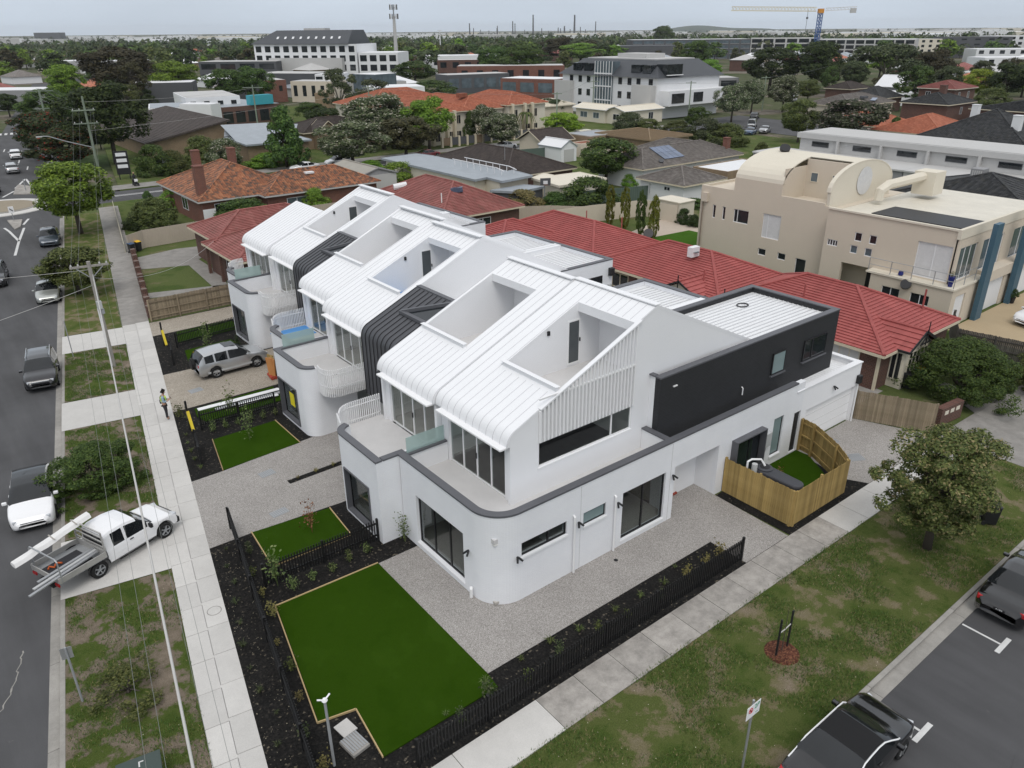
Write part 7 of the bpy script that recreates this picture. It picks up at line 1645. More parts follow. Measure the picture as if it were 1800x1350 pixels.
o.modifiers.new('sub', 'SUBSURF').levels = 1; me.materials.append(M['cloth_dark']); put(MB().lathe((0, -.08, 1.14), [(.08, 0), (.11, .08), (.08, .18), (.02, .22)], 10), 'head', M['skin'], t, local=True)
# ------------------------------------------------------------------ generic houses
def courses(mb, A, B, C, D, step=0.34, lift=0.06):
 """tile courses laid up a slope: A-B eave, D-C upper edge (may meet in a point); each course steps over the one below"""
 A, B, C, D = map(Vector, (A, B, C, D)); L_ = max((D-A).length, (C-B).length); n = max(2, int(L_/step))
 nrm = (B-A).cross(D-A)
 if nrm.length < 1e-6: nrm = (B-A).cross(C-A)
 nrm = nrm.normalized()
 if nrm.z < 0: nrm = -nrm
 up = nrm*lift
 for i in range(n):
  t0, t1 = i/n, (i+1)/n; a, b = A.lerp(D, t0), B.lerp(C, t0); d, c_ = A.lerp(D, t1), B.lerp(C, t1)
  if (c_-d).length < 1e-4: mb.face(a+up, b+up, c_)
  else: mb.face(a+up, b+up, c_, d)
  mb.face(a, b, b+up, a+up)
def hip(parent, x0, y0, x1, y1, ze, pitch, mat, over=0.45, cap=True, fascia=None, name='roof', step=0.34):
 x0 -= over; y0 -= over; x1 += over; y1 += over; w, d = x1-x0, y1-y0; tn = pitch
 if w <= d: h = w/2*tn; r0 = (x0+w/2, y0+w/2, ze+h); r1 = (x0+w/2, y1-w/2, ze+h)
 else: h = d/2*tn; r0 = (x0+d/2, y0+d/2, ze+h); r1 = (x1-d/2, y0+d/2, ze+h)
 SW, SE, NE, NW = (x0, y0, ze), (x1, y0, ze), (x1, y1, ze), (x0, y1, ze); mb = MB()
 if w <= d: S_ = [(SW, SE, r0, r0), (SE, NE, r1, r0), (NE, NW, r1, r1), (NW, SW, r0, r1)]
 else: S_ = [(SW, SE, r1, r0), (SE, NE, r1, r1), (NE, NW, r0, r1), (NW, SW, r0, r0)]
 for s in S_: courses(mb, *s, step=step)
 mb.face(NW, NE, SE, SW)
 ro = put(mb, name, mat, parent)
 if cap:
  for a, b in ((SW, r0), (NE, r1), (SE, r0 if w <= d else r1), (NW, r1 if w <= d else r0), (r0, r1)):
   if (Vector(a)-Vector(b)).length > .1: put(MB().tube([Vector(a)+Vector((0, 0, .04)), Vector(b)+Vector((0, 0, .06))], .11, 6), 'ridge_capping', mat, ro)
 f = MB(); e = .06
 for a, b in ((SW, SE), (SE, NE), (NE, NW), (NW, SW)): f.beam((a[0], a[1], ze-.09), (b[0], b[1], ze-.09), .1, .16)
 put(f, 'gutter', fascia or M['cream_trim'], ro); return ro
def gable(parent, x0, y0, x1, y1, ze, pitch, mat, along='y', over=0.35, wall=None, fascia=None, tiled=True, name='roof', step=.34):
 """gable roof, ridge along x or y"""
 X0, X1, Y0, Y1 = x0-over, x1+over, y0-over, y1+over; mb = MB()
 if along == 'y':
  xm = (x0+x1)/2; zr = ze+(X1-X0)/2*pitch; R0, R1 = (xm, Y0, zr), (xm, Y1, zr)
  S_ = [((X0, Y1, ze), (X0, Y0, ze), R0, R1), ((X1, Y0, ze), (X1, Y1, ze), R1, R0)]
  tri = [((x0, y0, ze), (x1, y0, ze), (xm, y0, ze+(x1-x0)/2*pitch)), ((x1, y1, ze), (x0, y1, ze), (xm, y1, ze+(x1-x0)/2*pitch))]
 else:
  ym = (y0+y1)/2; zr = ze+(Y1-Y0)/2*pitch; R0, R1 = (X0, ym, zr), (X1, ym, zr)
  S_ = [((X0, Y0, ze), (X1, Y0, ze), R1, R0), ((X1, Y1, ze), (X0, Y1, ze), R0, R1)]
  tri = [((x0, y1, ze), (x0, y0, ze), (x0, ym, ze+(y1-y0)/2*pitch)), ((x1, y0, ze), (x1, y1, ze), (x1, ym, ze+(y1-y0)/2*pitch))]
 for s in S_:
  if tiled: courses(mb, *s, step=step)
  else: mb.face(*s); mb.face(*[tuple(Vector(p)-Vector((0, 0, .1))) for p in s[::-1]])
 ro = put(mb, name, mat, parent)
 w = MB()
 for t in tri: w.face(*t)
 put(w, 'gable_end', wall or M['cream'], parent)
 f = MB()
 for s in S_: f.beam(s[0], s[1], .1, .14); f.beam(s[1], s[2], .06, .14); f.beam(s[0], s[3], .06, .14)
 put(f, 'barge_board', fascia or M['cream_trim'], ro); put(MB().tube([Vector(R0)+Vector((0, 0, .04)), Vector(R1)+Vector((0, 0, .04))], .1, 6), 'ridge_capping', mat, ro); return ro
def win(parent, side, c, a0, a1, z0, z1, frame=None, pane=None, panes=(0.5,)):
 """window proud of a wall: side w/s (outside towards -x / -y)"""
 return window(parent, 'x' if side in 'we' else 'y', c, a0, a1, z0, z1, -0.03 if side in 'ws' else 0.03, 0.06, panes, frame or M['white_wall'], pane or M['win_dark'])
def walls(parent, x0, y0, x1, y1, z1, mat, name='wall', z0=-0.1): return put(MB().box(x0, y0, z0, x1, y1, z1), name, mat, parent)
def house(label, x0, y0, x1, y1, ze, pitch, wallm, roofm, name='house', wins=(), cat='house', over=.45, kind='hip', along='y', fascia=None, tiled=True, group=None, step=.34):
 t = thing(name, label, cat, ((x0+x1)/2, (y0+y1)/2, 0), 0, group); walls(t, x0, y0, x1, y1, ze-.02, M[wallm])
 if kind == 'hip': hip(t, x0, y0, x1, y1, ze, pitch, M[roofm], over, fascia=fascia, step=step)
 elif kind == 'gable': gable(t, x0, y0, x1, y1, ze, pitch, M[roofm], along, over, M[wallm], fascia, tiled, step=step)
 for w in wins: win(t, *w)
 return t
def chimney(t, x, y, z0, z1, w=.7, mat=None):
 put(MB().box(x-w/2, y-w/2, z0, x+w/2, y+w/2, z1), 'chimney', mat or M['brick_red'], t); put(MB().box(x-w/2-.05, y-w/2-.05, z1, x+w/2+.05, y+w/2+.05, z1+.12), 'chimney_top', mat or M['brick_red'], t)
def flat(label, x0, y0, x1, y1, z1, wallm, roofm, name='building', cat='building', wins=(), par=.35, group=None, capm=None):
 t = thing(name, label, cat, ((x0+x1)/2, (y0+y1)/2, 0), 0, group); walls(t, x0, y0, x1, y1, z1-par, M[wallm])
 m = MB()
 for a in ((x0, y0, x1, y0+.25), (x0, y1-.25, x1, y1), (x0, y0+.25, x0+.25, y1-.25), (x1-.25, y0+.25, x1, y1-.25)): m.box(a[0], a[1], z1-par, a[2], a[3], z1)
 put(m, 'parapet', M[capm or wallm], t); put(MB().box(x0+.26, y0+.26, z1-par-.02, x1-.26, y1-.26, z1-par+.04), 'roof_deck', M[roofm], t)
 for w in wins: win(t, *w)
 return t
CT = M['cream_trim']
# --- red tiled villas behind the townhouses
t = house('red tiled brick villa with a gabled bay window facing the side street', 43.0, 19.4, 51.8, 31.8, 2.5, .43, 'brick_brown', 'red_tile', 'villa')
gable(t, 44.4, 18.5, 47.3, 21.6, 2.5, .55, M['red_tile'], 'y', .3, M['cream_lt'], M['char_dark']); walls(t, 44.4, 18.5, 47.3, 19.5, 2.49, M['cream_lt'], 'bay_wall')
window(t, 'y', 18.5, 44.7, 47.0, .5, 2.3, -.03, .07, (.2, .4, .6, .8), M['cream_lt'], M['win_dark'], 'bay_window')
for dz in (.95, 1.4, 1.85): put(MB().box(44.75, 18.44, dz, 46.95, 18.46, dz+.04), 'glazing_bar', M['cream_lt'], t)
window(t, 'x', 44.4, 18.65, 19.35, .5, 2.3, -.03, .06, (.5,), M['cream_lt'], M['win_dark'], 'bay_window')
put(MB().box(43.0-.05, 19.4-.05, 0, 43.12, 19.5, 2.5), 'downpipe', CT, t); win(t, 'w', 43.0, 20.6, 22.6, .9, 2.2, M['cream_lt'], M['curtain'], (.33, .66))
m = MB(); m.beam((45.85, 18.18, 2.6), (45.85, 18.18, 3.5), .06, .06); m.beam((45.2, 18.18, 2.75), (46.5, 18.18, 2.75), .06, .06); m.beam((45.3, 18.18, 2.75), (45.85, 18.18, 3.2), .06, .06); m.beam((46.4, 18.18, 2.75), (45.85, 18.18, 3.2), .06, .06); m.beam((45.85, 18.15, 3.4), (45.85, 18.15, 4.1), .05, .05); put(m, 'gable_truss', M['char_dark'], t)
for x, y in ((45.3, 26.2), (50.2, 20.6)): put(MB().tube([(x, y, 3.3), (x, y, 4.6)], .06, 6), 'vent_pipe', M['red_tile'], t)
t2 = house('red tiled brick villa with cream garage door and two small gables', 43.8, 31.9, 51.6, 44.0, 2.5, .43, 'brick_brown', 'red_tile', 'villa')
for a, b in ((29.0, 31.7), (33.0, 35.9)):
 gable(t2, 42.7, a, 46.5, b, 2.5, .5, M['red_tile'], 'x', .3, M['cream_lt'], M['char_dark']); put(MB().beam((42.35, (a+b)/2, 2.9), (42.35, (a+b)/2, 3.85), .06, .06), 'finial', M['char_dark'], t2)
walls(t2, 43.2, 31.9, 43.9, 36.4, 2.48, M['brick_brown'], 'porch_wall')
for a, b in ((33.2, 35.7), (37.2, 39.6)): put(MB().box(43.12 if a < 36 else 43.72, a, 0, 43.2 if a < 36 else 43.8, b, 2.15), 'garage_door', M['cream_lt'], t2)
win(t2, 'w', 43.8, 40.6, 42.4, .9, 2.1, CT)
put(MB().tube([(44.6, 33.9, 2.9), (44.6, 33.9, 4.0)], .06, 6), 'vent_pipe', M['red_tile'], t2)
t3 = house('long red tiled villa behind the far townhouses', 43.2, 44.2, 51.8, 58.3, 2.5, .43, 'brick_brown', 'red_tile', 'villa'); hip(t3, 37.4, 49.5, 46.8, 58.1, 2.5, .43, M['red_tile']); walls(t3, 37.4, 49.5, 43.2, 58.1, 2.48, M['brick_brown'], 'wing_wall')
for x, y in ((48.9, 51), (49.4, 47)): put(MB().tube([(x, y, 3.5), (x, y, 4.9)], .06, 6), 'vent_pipe', M['red_tile'], t3)
put(MB().tube([(52.3, 46.4, 3.0), (52.1, 46.2, 3.2)], .45, 14), 'satellite_dish', M['char_dark'], t3)
acu = put(MB().box(46.0, 36.3, 4.1, 46.9, 36.75, 4.85), 'air_conditioner', M['white_wall'], t2); put(MB().tube([(46.0, 36.28, 4.47), (46.0, 36.25, 4.47)], .01, 6), 'fan', M['dgrey'], acu); put(MB().lathe((46.45, 36.29, 4.47), [(.28, 0), (.28, .01)], 16), 'fan_guard', M['dgrey'], acu)
t = house('weathered red tiled brick house north of the villas', 42.4, 65.4, 52.5, 81.0, 2.6, .45, 'brick_brown', 'pink_tile', wins=[('s', 65.4, 46.5, 48.6, 1.2, 2.0)]); put(MB().beam((46.2, 69.2, 4.45), (47.2, 68.4, 4.6), .5, .5), 'solar_tube', M['solar'], t); put(MB().tube([(44.2, 68, 3.6), (44.2, 68, 4.6)], .06, 6), 'vent_pipe', M['pvc'], t)
put(MB().tube([(44.0, 77.5, 3.9), (45.4, 77.0, 4.1)], .35, 10), 'water_heater', M['white_wall'], t)
# --- neighbour north of the new row
t = house('faded red tiled house next to the far end townhouse', 20.7, 63.2, 31, 71.0, 2.6, .42, 'brick_brown', 'pink_tile', wins=[('w', 20.7, 64.5, 66.5, .8, 2.1), ('s', 63.2, 23, 25, .8, 2.0)]); hip(t, 21.4, 70.2, 33, 77.2, 2.9, .42, M['pink_tile']); walls(t, 21.4, 71.0, 33, 77.2, 2.88, M['brick_brown'], 'wing_wall')
put(MB().box(20.2, 66.9, 0, 20.45, 67.15, 2.5), 'porch_post', M['brick_brown'], t); put(MB().box(20.2, 70.3, 0, 20.45, 70.55, 2.5), 'porch_post', M['brick_brown'], t)
t = house('brick house with patchy orange tiles and three chimneys', 26.2, 89.8, 38.2, 105.0, 2.8, .45, 'brick_red', 'orange_tile', wins=[('w', 26.2, 95, 97, .9, 2.3)], fascia=M['lgrey_render'])
hip(t, 33.2, 88.0, 47.5, 95.6, 2.8, .45, M['orange_tile'], fascia=M['lgrey_render']); walls(t, 33.2, 88.0, 47.5, 95.6, 2.78, M['brick_red'], 'wing_wall')
chimney(t, 27.0, 91.6, 3.2, 6.3, 1.0); chimney(t, 29.9, 101.5, 3.5, 6.7, .9); chimney(t, 35.4, 104.5, 3.5, 6.2, .9)
win(t, 's', 89.8, 27.6, 30.4, .9, 2.3, M['white_wall'], M['win_dark']); win(t, 's', 88.0, 35.5, 38.0, .8, 2.2, M['white_wall'], M['win_blue']); put(MB().box(39.3, 90.4, 4.25, 40.4, 91.1, 4.45), 'skylight', M['white_wall'], t); put(MB().box(31.0, 89.68, 0, 31.12, 89.8, 2.8), 'downpipe', M['white_wall'], t)
put(MB().box(26.1, 89.2, 0, 27.5, 89.3, 1.9), 'gate_panel', M['white_wall'], t)
t = thing('shed', 'weathered grey shed with a low gable roof', 'shed', (49.5, 96, 0)); walls(t, 46.8, 91.0, 52.2, 100.4, 3.0, M['lgrey_render']); gable(t, 46.8, 91, 52.2, 100.4, 3.0, .30, plain('old_sheet', (.33, .31, .27), .8, .15), 'y', .15, plain('stained_render', (.30, .30, .31), .9, .45, 1.2, 6), M['grey_render'], False); win(t, 'w', 46.8, 94.5, 95.5, 1.5, 2.5)
# --- flat roofs in the middle of the block
def polyflat(label, poly, z, wallm, roofm, name='building', cat='building', inset=.5):
 t = thing(name, label, cat, (poly[0][0], poly[0][1], 0)); cx = sum(p[0] for p in poly)/len(poly); cy = sum(p[1] for p in poly)/len(poly)
 put(MB().prism([(cx+(x-cx)*.94, cy+(y-cy)*.94) for x, y in poly], -.1, z-.25), 'wall', M[wallm], t); put(MB().prism(poly, z-.25, z), 'roof', M[roofm], t)
 n = len(poly); f = MB()
 for i in range(n): a, b = poly[i], poly[(i+1) % n]; f.beam((a[0], a[1], z-.1), (b[0], b[1], z-.1), .14, .28)
 put(f, 'gutter', M['zinc'] if roofm == 'zinc' else M['cream_lt'], t); return t
t = polyflat('long low building with a pale blue flat roof and frame racks', [(56.2, 102), (62.5, 102.5), (65.2, 90), (63.5, 76.4), (58.1, 75.7), (58.3, 79.1), (56.2, 78.7)], 3.2, 'cream_lt', 'zinc')
for k, x in enumerate((60.6, 62.6)):
 m = MB(); m.tube([(x, 78.5, 3.75), (x, 80, 4.0), (x, 90, 4.0)], .06, 6)
 for j in range(8): m.beam((x, 79+j*1.5, 3.2), (x, 79+j*1.5, 3.95), .06, .06)
 put(m, 'frame_rack', M['white_wall'], t)
polyflat('low building with an angular cream flat roof', [(63.8, 76.9), (67.3, 78.5), (67.2, 76.3), (71.4, 76.0), (70.8, 70.4), (62.8, 70.4)], 2.8, 'cream_lt', 'cream_lt')
t = polyflat('carport with a pale sheet roof beside the golden shrubs', [(56.0, 75.3), (61.5, 75.5), (62.6, 73.0), (58.0, 72.4)], 2.4, 'dgrey', 'zinc', 'carport', 'carport')
t = thing('basketball_hoop', 'basketball hoop with a dark backboard by the carport', 'hoop', (62.0, 72.2, 0)); put(MB().tube([(62, 72.2, 0), (62, 72.2, 3.1)], .06, 8), 'hoop_post', M['steel_dull'], t); put(MB().obox((61.85, 71.9, 3.2), 1.3, .05, .85, -.5), 'backboard', M['dgrey'], t); put(MB().obox((61.82, 71.85, 3.12), .55, .03, .4, -.5), 'target_square', M['white_wall'], t); put(MB().tube([(61.6+.22*cos(a/10*6.283), 71.5+.22*sin(a/10*6.283), 2.9) for a in range(11)], .02, 5), 'ring', M['rust'], t)
house('house with a broad dark brown hipped roof', 62.3, 80.3, 74.0, 99.5, 2.6, .38, 'brick_brown', 'brown_tile')
t = thing('antenna', 'rooftop television antenna on the dark brown roof', 'antenna', (65.4, 84.5, 3.6)); put(MB().tube([(65.4, 84.5, 3.4), (65.4, 84.5, 6.0)], .03, 5), 'mast', M['steel'], t); put(MB().beam((64.7, 84.8, 5.9), (66.1, 84.2, 5.9), .05, .05), 'boom', M['steel'], t)
for k in range(5): put(MB().beam((64.8+k*.3, 84.35-k*.12, 5.9), (65.0+k*.3, 85.1-k*.12, 5.9), .03, .03), 'element', M['steel'], t)
t = thing('shed', 'white gabled garden shed', 'shed', (88.6, 100, 0)); walls(t, 87.0, 97.2, 90.4, 103, 2.3, M['white_wall']); gable(t, 87.0, 97.2, 90.4, 103, 2.3, .6, M['white_wall'], 'y', .12, M['white_wall'], M['zinc'], False); put(MB().box(87.6, 97.15, 0, 89.8, 97.2, 2.0), 'roller_door', M['lgrey_render'], t)
house('small brown roofed shed behind the white one', 88.5, 104, 95.5, 110, 2.4, .5, 'cream', 'brown_tile', 'shed', kind='gable', along='x', cat='shed')
flat('low orange brick garage with a flat grey roof', 97.5, 101.5, 105, 107.5, 3.0, 'brick_tan', 'zinc', 'garage', 'garage', par=.15, capm='lgrey_render')
t = house('low house with a wide tan roof', 101.9, 91.4, 112.0, 104.0, 2.9, .16, 'brick_tan', 'tan_roof', fascia=M['tan_roof'])
flat('small rusty roofed lean to', 93.5, 99.5, 97.3, 102.2, 2.2, 'cream', 'rust', 'lean_to', 'shed', par=.08); flat('green roofed lean to', 96, 96.4, 100.6, 99.6, 2.3, 'cream', 'green_fence', 'lean_to', 'shed', par=.08)
# grey tiled house with solar panels, cottage, brick garage
t = house('grey tiled house with blue solar panels', 79.4, 72.2, 100.5, 80.6, 2.8, .40, 'white_wall', 'grey_tile', wins=[('s', 72.2, 87.0, 88.2, 1.2, 2.2), ('s', 72.2, 84.6, 85, .9, 2.3)]); hip(t, 92.0, 74, 99.5, 86, 2.8, .42, M['grey_tile'])
sp = MB(); nz = Vector((0, -.37, .93))
for i in range(4):
 for j in range(2):
  x0 = 84.8+i*1.05; y0 = 73.1+j*1.55; z0 = 2.8+(y0-71.75)*.4+.12; put(MB().add([(x0, y0, z0), (x0+1.0, y0, z0), (x0+1.0, y0+1.5, z0+.6), (x0, y0+1.5, z0+.6), (x0, y0, z0+.04), (x0+1.0, y0, z0+.04), (x0+1.0, y0+1.5, z0+.64), (x0, y0+1.5, z0+.64)], [[3, 2, 1, 0], [4, 5, 6, 7], [0, 1, 5, 4], [1, 2, 6, 5], [2, 3, 7, 6], [3, 0, 4, 7]]), 'solar_panel', M['solar'], t)
chimney(t, 99.3, 73.8, 3.2, 5.0, .8); put(MB().tube([(83.6, 72.7, 3.3), (83.5, 72.6, 3.5)], .35, 12), 'satellite_dish', M['dgrey'], t)
for x in (93.5, 96.3): put(MB().tube([(x, 76.5, 4.0), (x, 76.5, 4.9)], .08, 6), 'vent_pipe', M['grey_tile'], t)
house('small white cottage with a grey hipped roof', 75.2, 61.5, 82.6, 68.6, 2.6, .36, 'white_wall', 'grey_tile', 'cottage', wins=[('s', 61.5, 78.6, 79.4, 1.2, 1.8), ('s', 61.5, 81.2, 81.6, .9, 2.0), ('w', 75.2, 63.6, 64.6, 1.6, 2.1), ('w', 75.2, 66.8, 67.1, .8, 2.2)])
flat('brick garage with a white flat roof', 85.2, 62.6, 96.0, 68.4, 3.0, 'brick_tan', 'white_wall', 'garage', 'garage', par=.12, capm='brick_tan')
t = thing('garden_store', 'cream garden store with a double door in the yard wall', 'store', (69.2, 57.8, 0)); walls(t, 68.1, 56.0, 70.6, 59.5, 2.2, M['cream_lt']); put(MB().box(67.95, 55.9, 2.2, 70.7, 59.6, 2.3), 'roof', M['cream_lt'], t)
for a, b, c_, d in ((56.3, 57.1, 1.1, 2.0), (56.3, 57.1, .1, 1.05)): put(MB().box(68.05, a, c_, 68.1, b, d), 'door_leaf', M['cream'], t)
# --- cream modern house on the right
t = thing('rendered_house', 'large cream rendered house with a barrel vault roof and blue fins', 'house', (62, 33, 0)); CR_ = M['cream']
m = MB(); wall_with_holes(m, 'x', 58.6, 32.4, 45.6, -.1, 6.8, .25, [(37.1, 38.9, 3.2, 5.3), (40.4, 42.0, 4.0, 5.2), (42.9, 43.25, 4.0, 5.2), (44.0, 44.35, 4.0, 5.2), (34.2, 35.2, .3, 2.1), (36.2, 37.0, 1.6, 2.2), (38.2, 39.0, 1.6, 2.2)]); put(m, 'wall', CR_, t)
for a0, a1, z0, z1, pm, pp in ((37.1, 38.9, 3.2, 5.3, 'curtain', (.72,)), (40.4, 42.0, 4.0, 5.2, 'win_dark', (.75,)), (42.9, 43.25, 4.0, 5.2, 'win_dark', ()), (44.0, 44.35, 4.0, 5.2, 'win_dark', ()), (34.2, 35.2, .3, 2.1, 'win_dark', ()), (36.2, 37.0, 1.6, 2.2, 'win_dark', ()), (38.2, 39.0, 1.6, 2.2, 'win_dark', ())): window(t, 'x', 58.6, a0, a1, z0, z1, .1, .06, pp, M['white_wall'], M[pm])
put(MB().box(58.86, 32.4, -.1, 70, 45.6, 6.6), 'wall_core', CR_, t); put(MB().box(58.6, 45.6, -.1, 70, 45.8, 6.8), 'wall', CR_, t)
put(MB().box(58.3, 44.9, 5.4, 58.6, 45.5, 6.2), 'rainwater_head', CR_, t); put(MB().tube([(58.45, 45.4, 5.4), (58.45, 45.4, 0)], .07, 8), 'downpipe', plain('brown_pipe', (.25, .2, .16), .6), t)
# vault
def vault(mb, y0, y1, x0, x1, z0, z1, a0=0., a1=1., n=18, t_=.25, closed=True):
 cx, rx = (x0+x1)/2, (x1-x0)/2; P = []
 for i in range(n+1):
  a = pi-(a0+(a1-a0)*i/n)*pi; P.append((cx+rx*cos(a), z0+(z1-z0)*sin(a)))
 Q = [(cx+(x-cx)*.965, z0+(z-z0)*.96) for x, z in P]; mb.extrude_y((P+Q[::-1])[::-1], y0, y1)
m = MB(); vault(m, 33.0, 33.35, 58.6, 68.4, 7.9, 10.0); vault(m, 37.4, 42.2, 58.6, 68.4, 7.9, 9.95); vault(m, 33.35, 37.4, 58.6, 68.4, 7.9, 9.95, .42, 1.0); put(m, 'barrel_vault', M['cream_lt'], t)
m = MB(); P = [(63.5+4.8*cos(pi-i/18*pi), 7.9+2.05*sin(pi-i/18*pi)) for i in range(19)]
m.extrude_y(([(58.75, 6.5), (68.3, 6.5)]+P[::-1]), 33.02, 33.3); put(m, 'vault_end', M['cream_lt'], t); m = MB(); m.extrude_y(([(58.75, 6.5), (68.3, 6.5)]+P[::-1]), 41.9, 42.1); put(m, 'vault_end', M['cream_lt'], t)
m = MB(); m.box(58.6, 33.3, 6.8, 58.85, 42.2, 7.0); m.box(58.6, 37.4, 7.0, 58.85, 42.2, 7.95); m.box(61.9, 33.35, 6.6, 62.05, 37.4, 9.75); m.box(58.86, 37.4, 6.6, 62, 37.5, 9.2); put(m, 'terrace_wall', M['cream'], t)
for a in (34.2, 36.2): window(t, 'x', 61.9, a, a+.7, 7.9, 8.7, -.02, .05, (), M['cream_lt'], M['win_blue'])
m = MB(); m.tube([(63.6, 32.98, 8.3), (63.6, 32.94, 8.3)], 1.15, 24); put(m, 'round_window', M['curtain'], t)
put(MB().tube([(63.2, 31.3, 7.0), (63.2, 31.3, 7.7), (64.2, 31.2, 8.1), (68.4, 30.2, 8.5)], .4, 8), 'roof_duct', M['cream_lt'], t); put(MB().box(68, 29.2, 7.0, 69.8, 31, 8.9), 'duct_box', M['cream_lt'], t)
# south wing: upper floor over balcony
m = MB(); wall_with_holes(m, 'x', 57.7, 22.3, 32.4, 2.9, 6.85, .25, [(22.5, 25.0, 3.1, 5.7), (28.1, 28.7, 4.75, 5.45), (29.3, 29.9, 4.75, 5.45), (28.3, 28.9, 3.75, 4.4), (29.5, 30.1, 3.75, 4.4), (31.2, 32.1, 4.0, 4.5)]); put(m, 'wall', CR_, t)
for a0, a1, z0, z1, pm in ((28.1, 28.7, 4.75, 5.45, 'win_dark'), (29.3, 29.9, 4.75, 5.45, 'win_dark'), (28.3, 28.9, 3.75, 4.4, 'win_blue'), (29.5, 30.1, 3.75, 4.4, 'win_blue'), (31.2, 32.1, 4.0, 4.5, 'win_dark')): window(t, 'x', 57.7, a0, a1, z0, z1, .08, .06, (.25, .5, .75) if a1 > 32 else (), M['white_wall'], M[pm])
window(t, 'x', 57.7, 22.5, 25.0, 3.1, 5.7, .1, .08, (.5,), M['white_wall'], M['curtain'], 'sliding_door')
put(MB().box(57.96, 22.4, 2.9, 70, 32.39, 6.5), 'wall_core', CR_, t)
m = MB(); m.box(57.6, 22.15, 6.3, 75, 22.4, 7.0); m.box(57.6, 22.4, 6.86, 57.85, 32.4, 7.0); put(m, 'parapet', M['cream_lt'], t)
put(MB().box(57.9, 22.45, 6.52, 74, 32.3, 6.62), 'roof_deck', M['cream_roof'], t); put(MB().box(59.5, 22.7, 6.63, 63.2, 29.8, 6.70), 'solar_matting', M['char_dark'], t)
m = MB(); wall_with_holes(m, 'y', 22.2, 57.7, 75, 2.9, 6.29, .2, [(58.2, 61.0, 3.1, 5.6), (62.0, 65.6, 3.2, 5.6), (67.4, 72, 3.2, 5.6)]); put(m, 'wall', CR_, t)
for a0, a1 in ((58.2, 61.0), (62.0, 65.6), (67.4, 72)): window(t, 'y', 22.2, a0, a1, 3.1 if a0 < 60 else 3.2, 5.6, .1, .08, (.33, .66), M['white_wall'], M['win_blue'])
# ground floor, balcony, garage doors
m = MB(); wall_with_holes(m, 'x', 56.8, 21.5, 27.6, -.1, 2.85, .25, [(23.0, 24.4, 1.3, 2.1), (25.2, 26.6, 1.3, 2.1)]); put(m, 'wall', CR_, t)
for a in (23.0, 25.2): window(t, 'x', 56.8, a, a+1.4, 1.3, 2.1, .1, .05, (.5,), M['white_wall'], M['win_dark'])
m = MB(); wall_with_holes(m, 'y', 21.5, 57.05, 75, -.1, 2.85, .25, [(57.5, 59.1, -.1, 2.3), (61.4, 65.8, -.1, 2.4), (67.5, 71.5, -.1, 2.4)]); put(m, 'wall', CR_, t)
for a, b in ((57.5, 59.1), (61.4, 65.8), (67.5, 71.5)): put(MB().box(a, 21.6, 0, b, 21.66, 2.4), 'garage_door', M['white_wall'], t)
put(MB().box(57.06, 21.76, -.1, 70, 27.5, 2.8), 'wall_core', CR_, t); put(MB().box(59.4, 27.6, -.1, 70, 32.3, 2.85), 'entry_wall', M['cream'], t); put(MB().box(59.35, 28.2, 0, 59.4, 29.2, 2.2), 'entry_door', M['char_dark'], t); put(MB().box(57.7, 30.6, -.1, 58.0, 32.4, 2.9), 'entry_pier', CR_, t)
put(MB().box(56.7, 21.4, 2.86, 62.0, 28.0, 3.0), 'balcony_slab', M['cream_lt'], t); put(MB().box(62.01, 21.3, 2.5, 75, 22.19, 3.3), 'balcony_band', CR_, t)
m = MB()
for z in (3.5, 4.0): m.tube([(56.85, 27.9, z), (56.85, 21.55, z), (60.2, 21.55, z)], .025, 6)
for p in [(56.85, 27.9), (56.85, 26.2), (56.85, 24.6), (56.85, 23.0), (56.85, 21.55), (58.5, 21.55), (60.2, 21.55)]: m.tube([(p[0], p[1], 3.0), (p[0], p[1], 4.0)], .03, 6)
put(m, 'balcony_rail', M['steel'], t)
for x in (60.3, 66.3): put(MB().box(x, 20.9, -.1, x+1.0, 21.25 if x < 62 else 21.28, 7.2), 'blue_fin', M['blue_panel'], t)
put(MB().tube([(56.7, 24.8, 2.6), (56.55, 24.75, 2.7)], .38, 14), 'satellite_dish', M['char_dark'], t); put(MB().tube([(63.0, 40.5, 10.1), (62.9, 40.4, 10.3)], .45, 14), 'satellite_dish', M['char_dark'], t)
for x, y, l in ((57.3, 22.0, 'tall blue pot with a leafy plant on the cream balcony'), (57.3, 25.6, 'small dark pot on the cream balcony')):
 p = thing('plant_pot', l, 'pot', (x, y, 3.0)); big = y < 23; put(MB().lathe((x, y, 3.0), [(.14, 0), (.24, .75)] if big else [(.14, 0), (.2, .1), (.16, .32)], 14), 'pot', plain('blue_glaze', (.015, .025, .16), .25), p)
 if big: inst('foliage', PL[1], p, (0, 0, .7), scale=(.7, .7, .6))
p = thing('pot_plant', 'round potted shrub at the cream garage', 'pot', (66.8, 20.9, 0)); put(MB().lathe((66.8, 20.9, 0), [(.2, 0), (.28, .5)], 12), 'pot', M['char_dark'], p); o = inst('foliage', CR['dome'][0], p, (0, 0, .5), scale=(.8, .8, .7)); o.material_slots[0].link = 'OBJECT'; o.material_slots[0].material = M['leaf_dark']
house('single storey house with dark ribbed tiles behind the cream house', 76.5, 22, 96, 41.5, 3.5, .3, 'cream', 'dark_tile', wins=[('w', 76.5, 28, 29.2, 2.3, 2.9), ('w', 76.5, 33, 34.2, 2.3, 2.9)])
t = thing('evaporative_cooler', 'grey rooftop cooler on the dark ribbed tiles', 'cooler', (86.5, 33, 5.8)); put(MB().box(85.8, 32.4, 5.6, 87.2, 33.6, 6.9), 'cooler_body', M['grey_render'], t, bevel=.05)
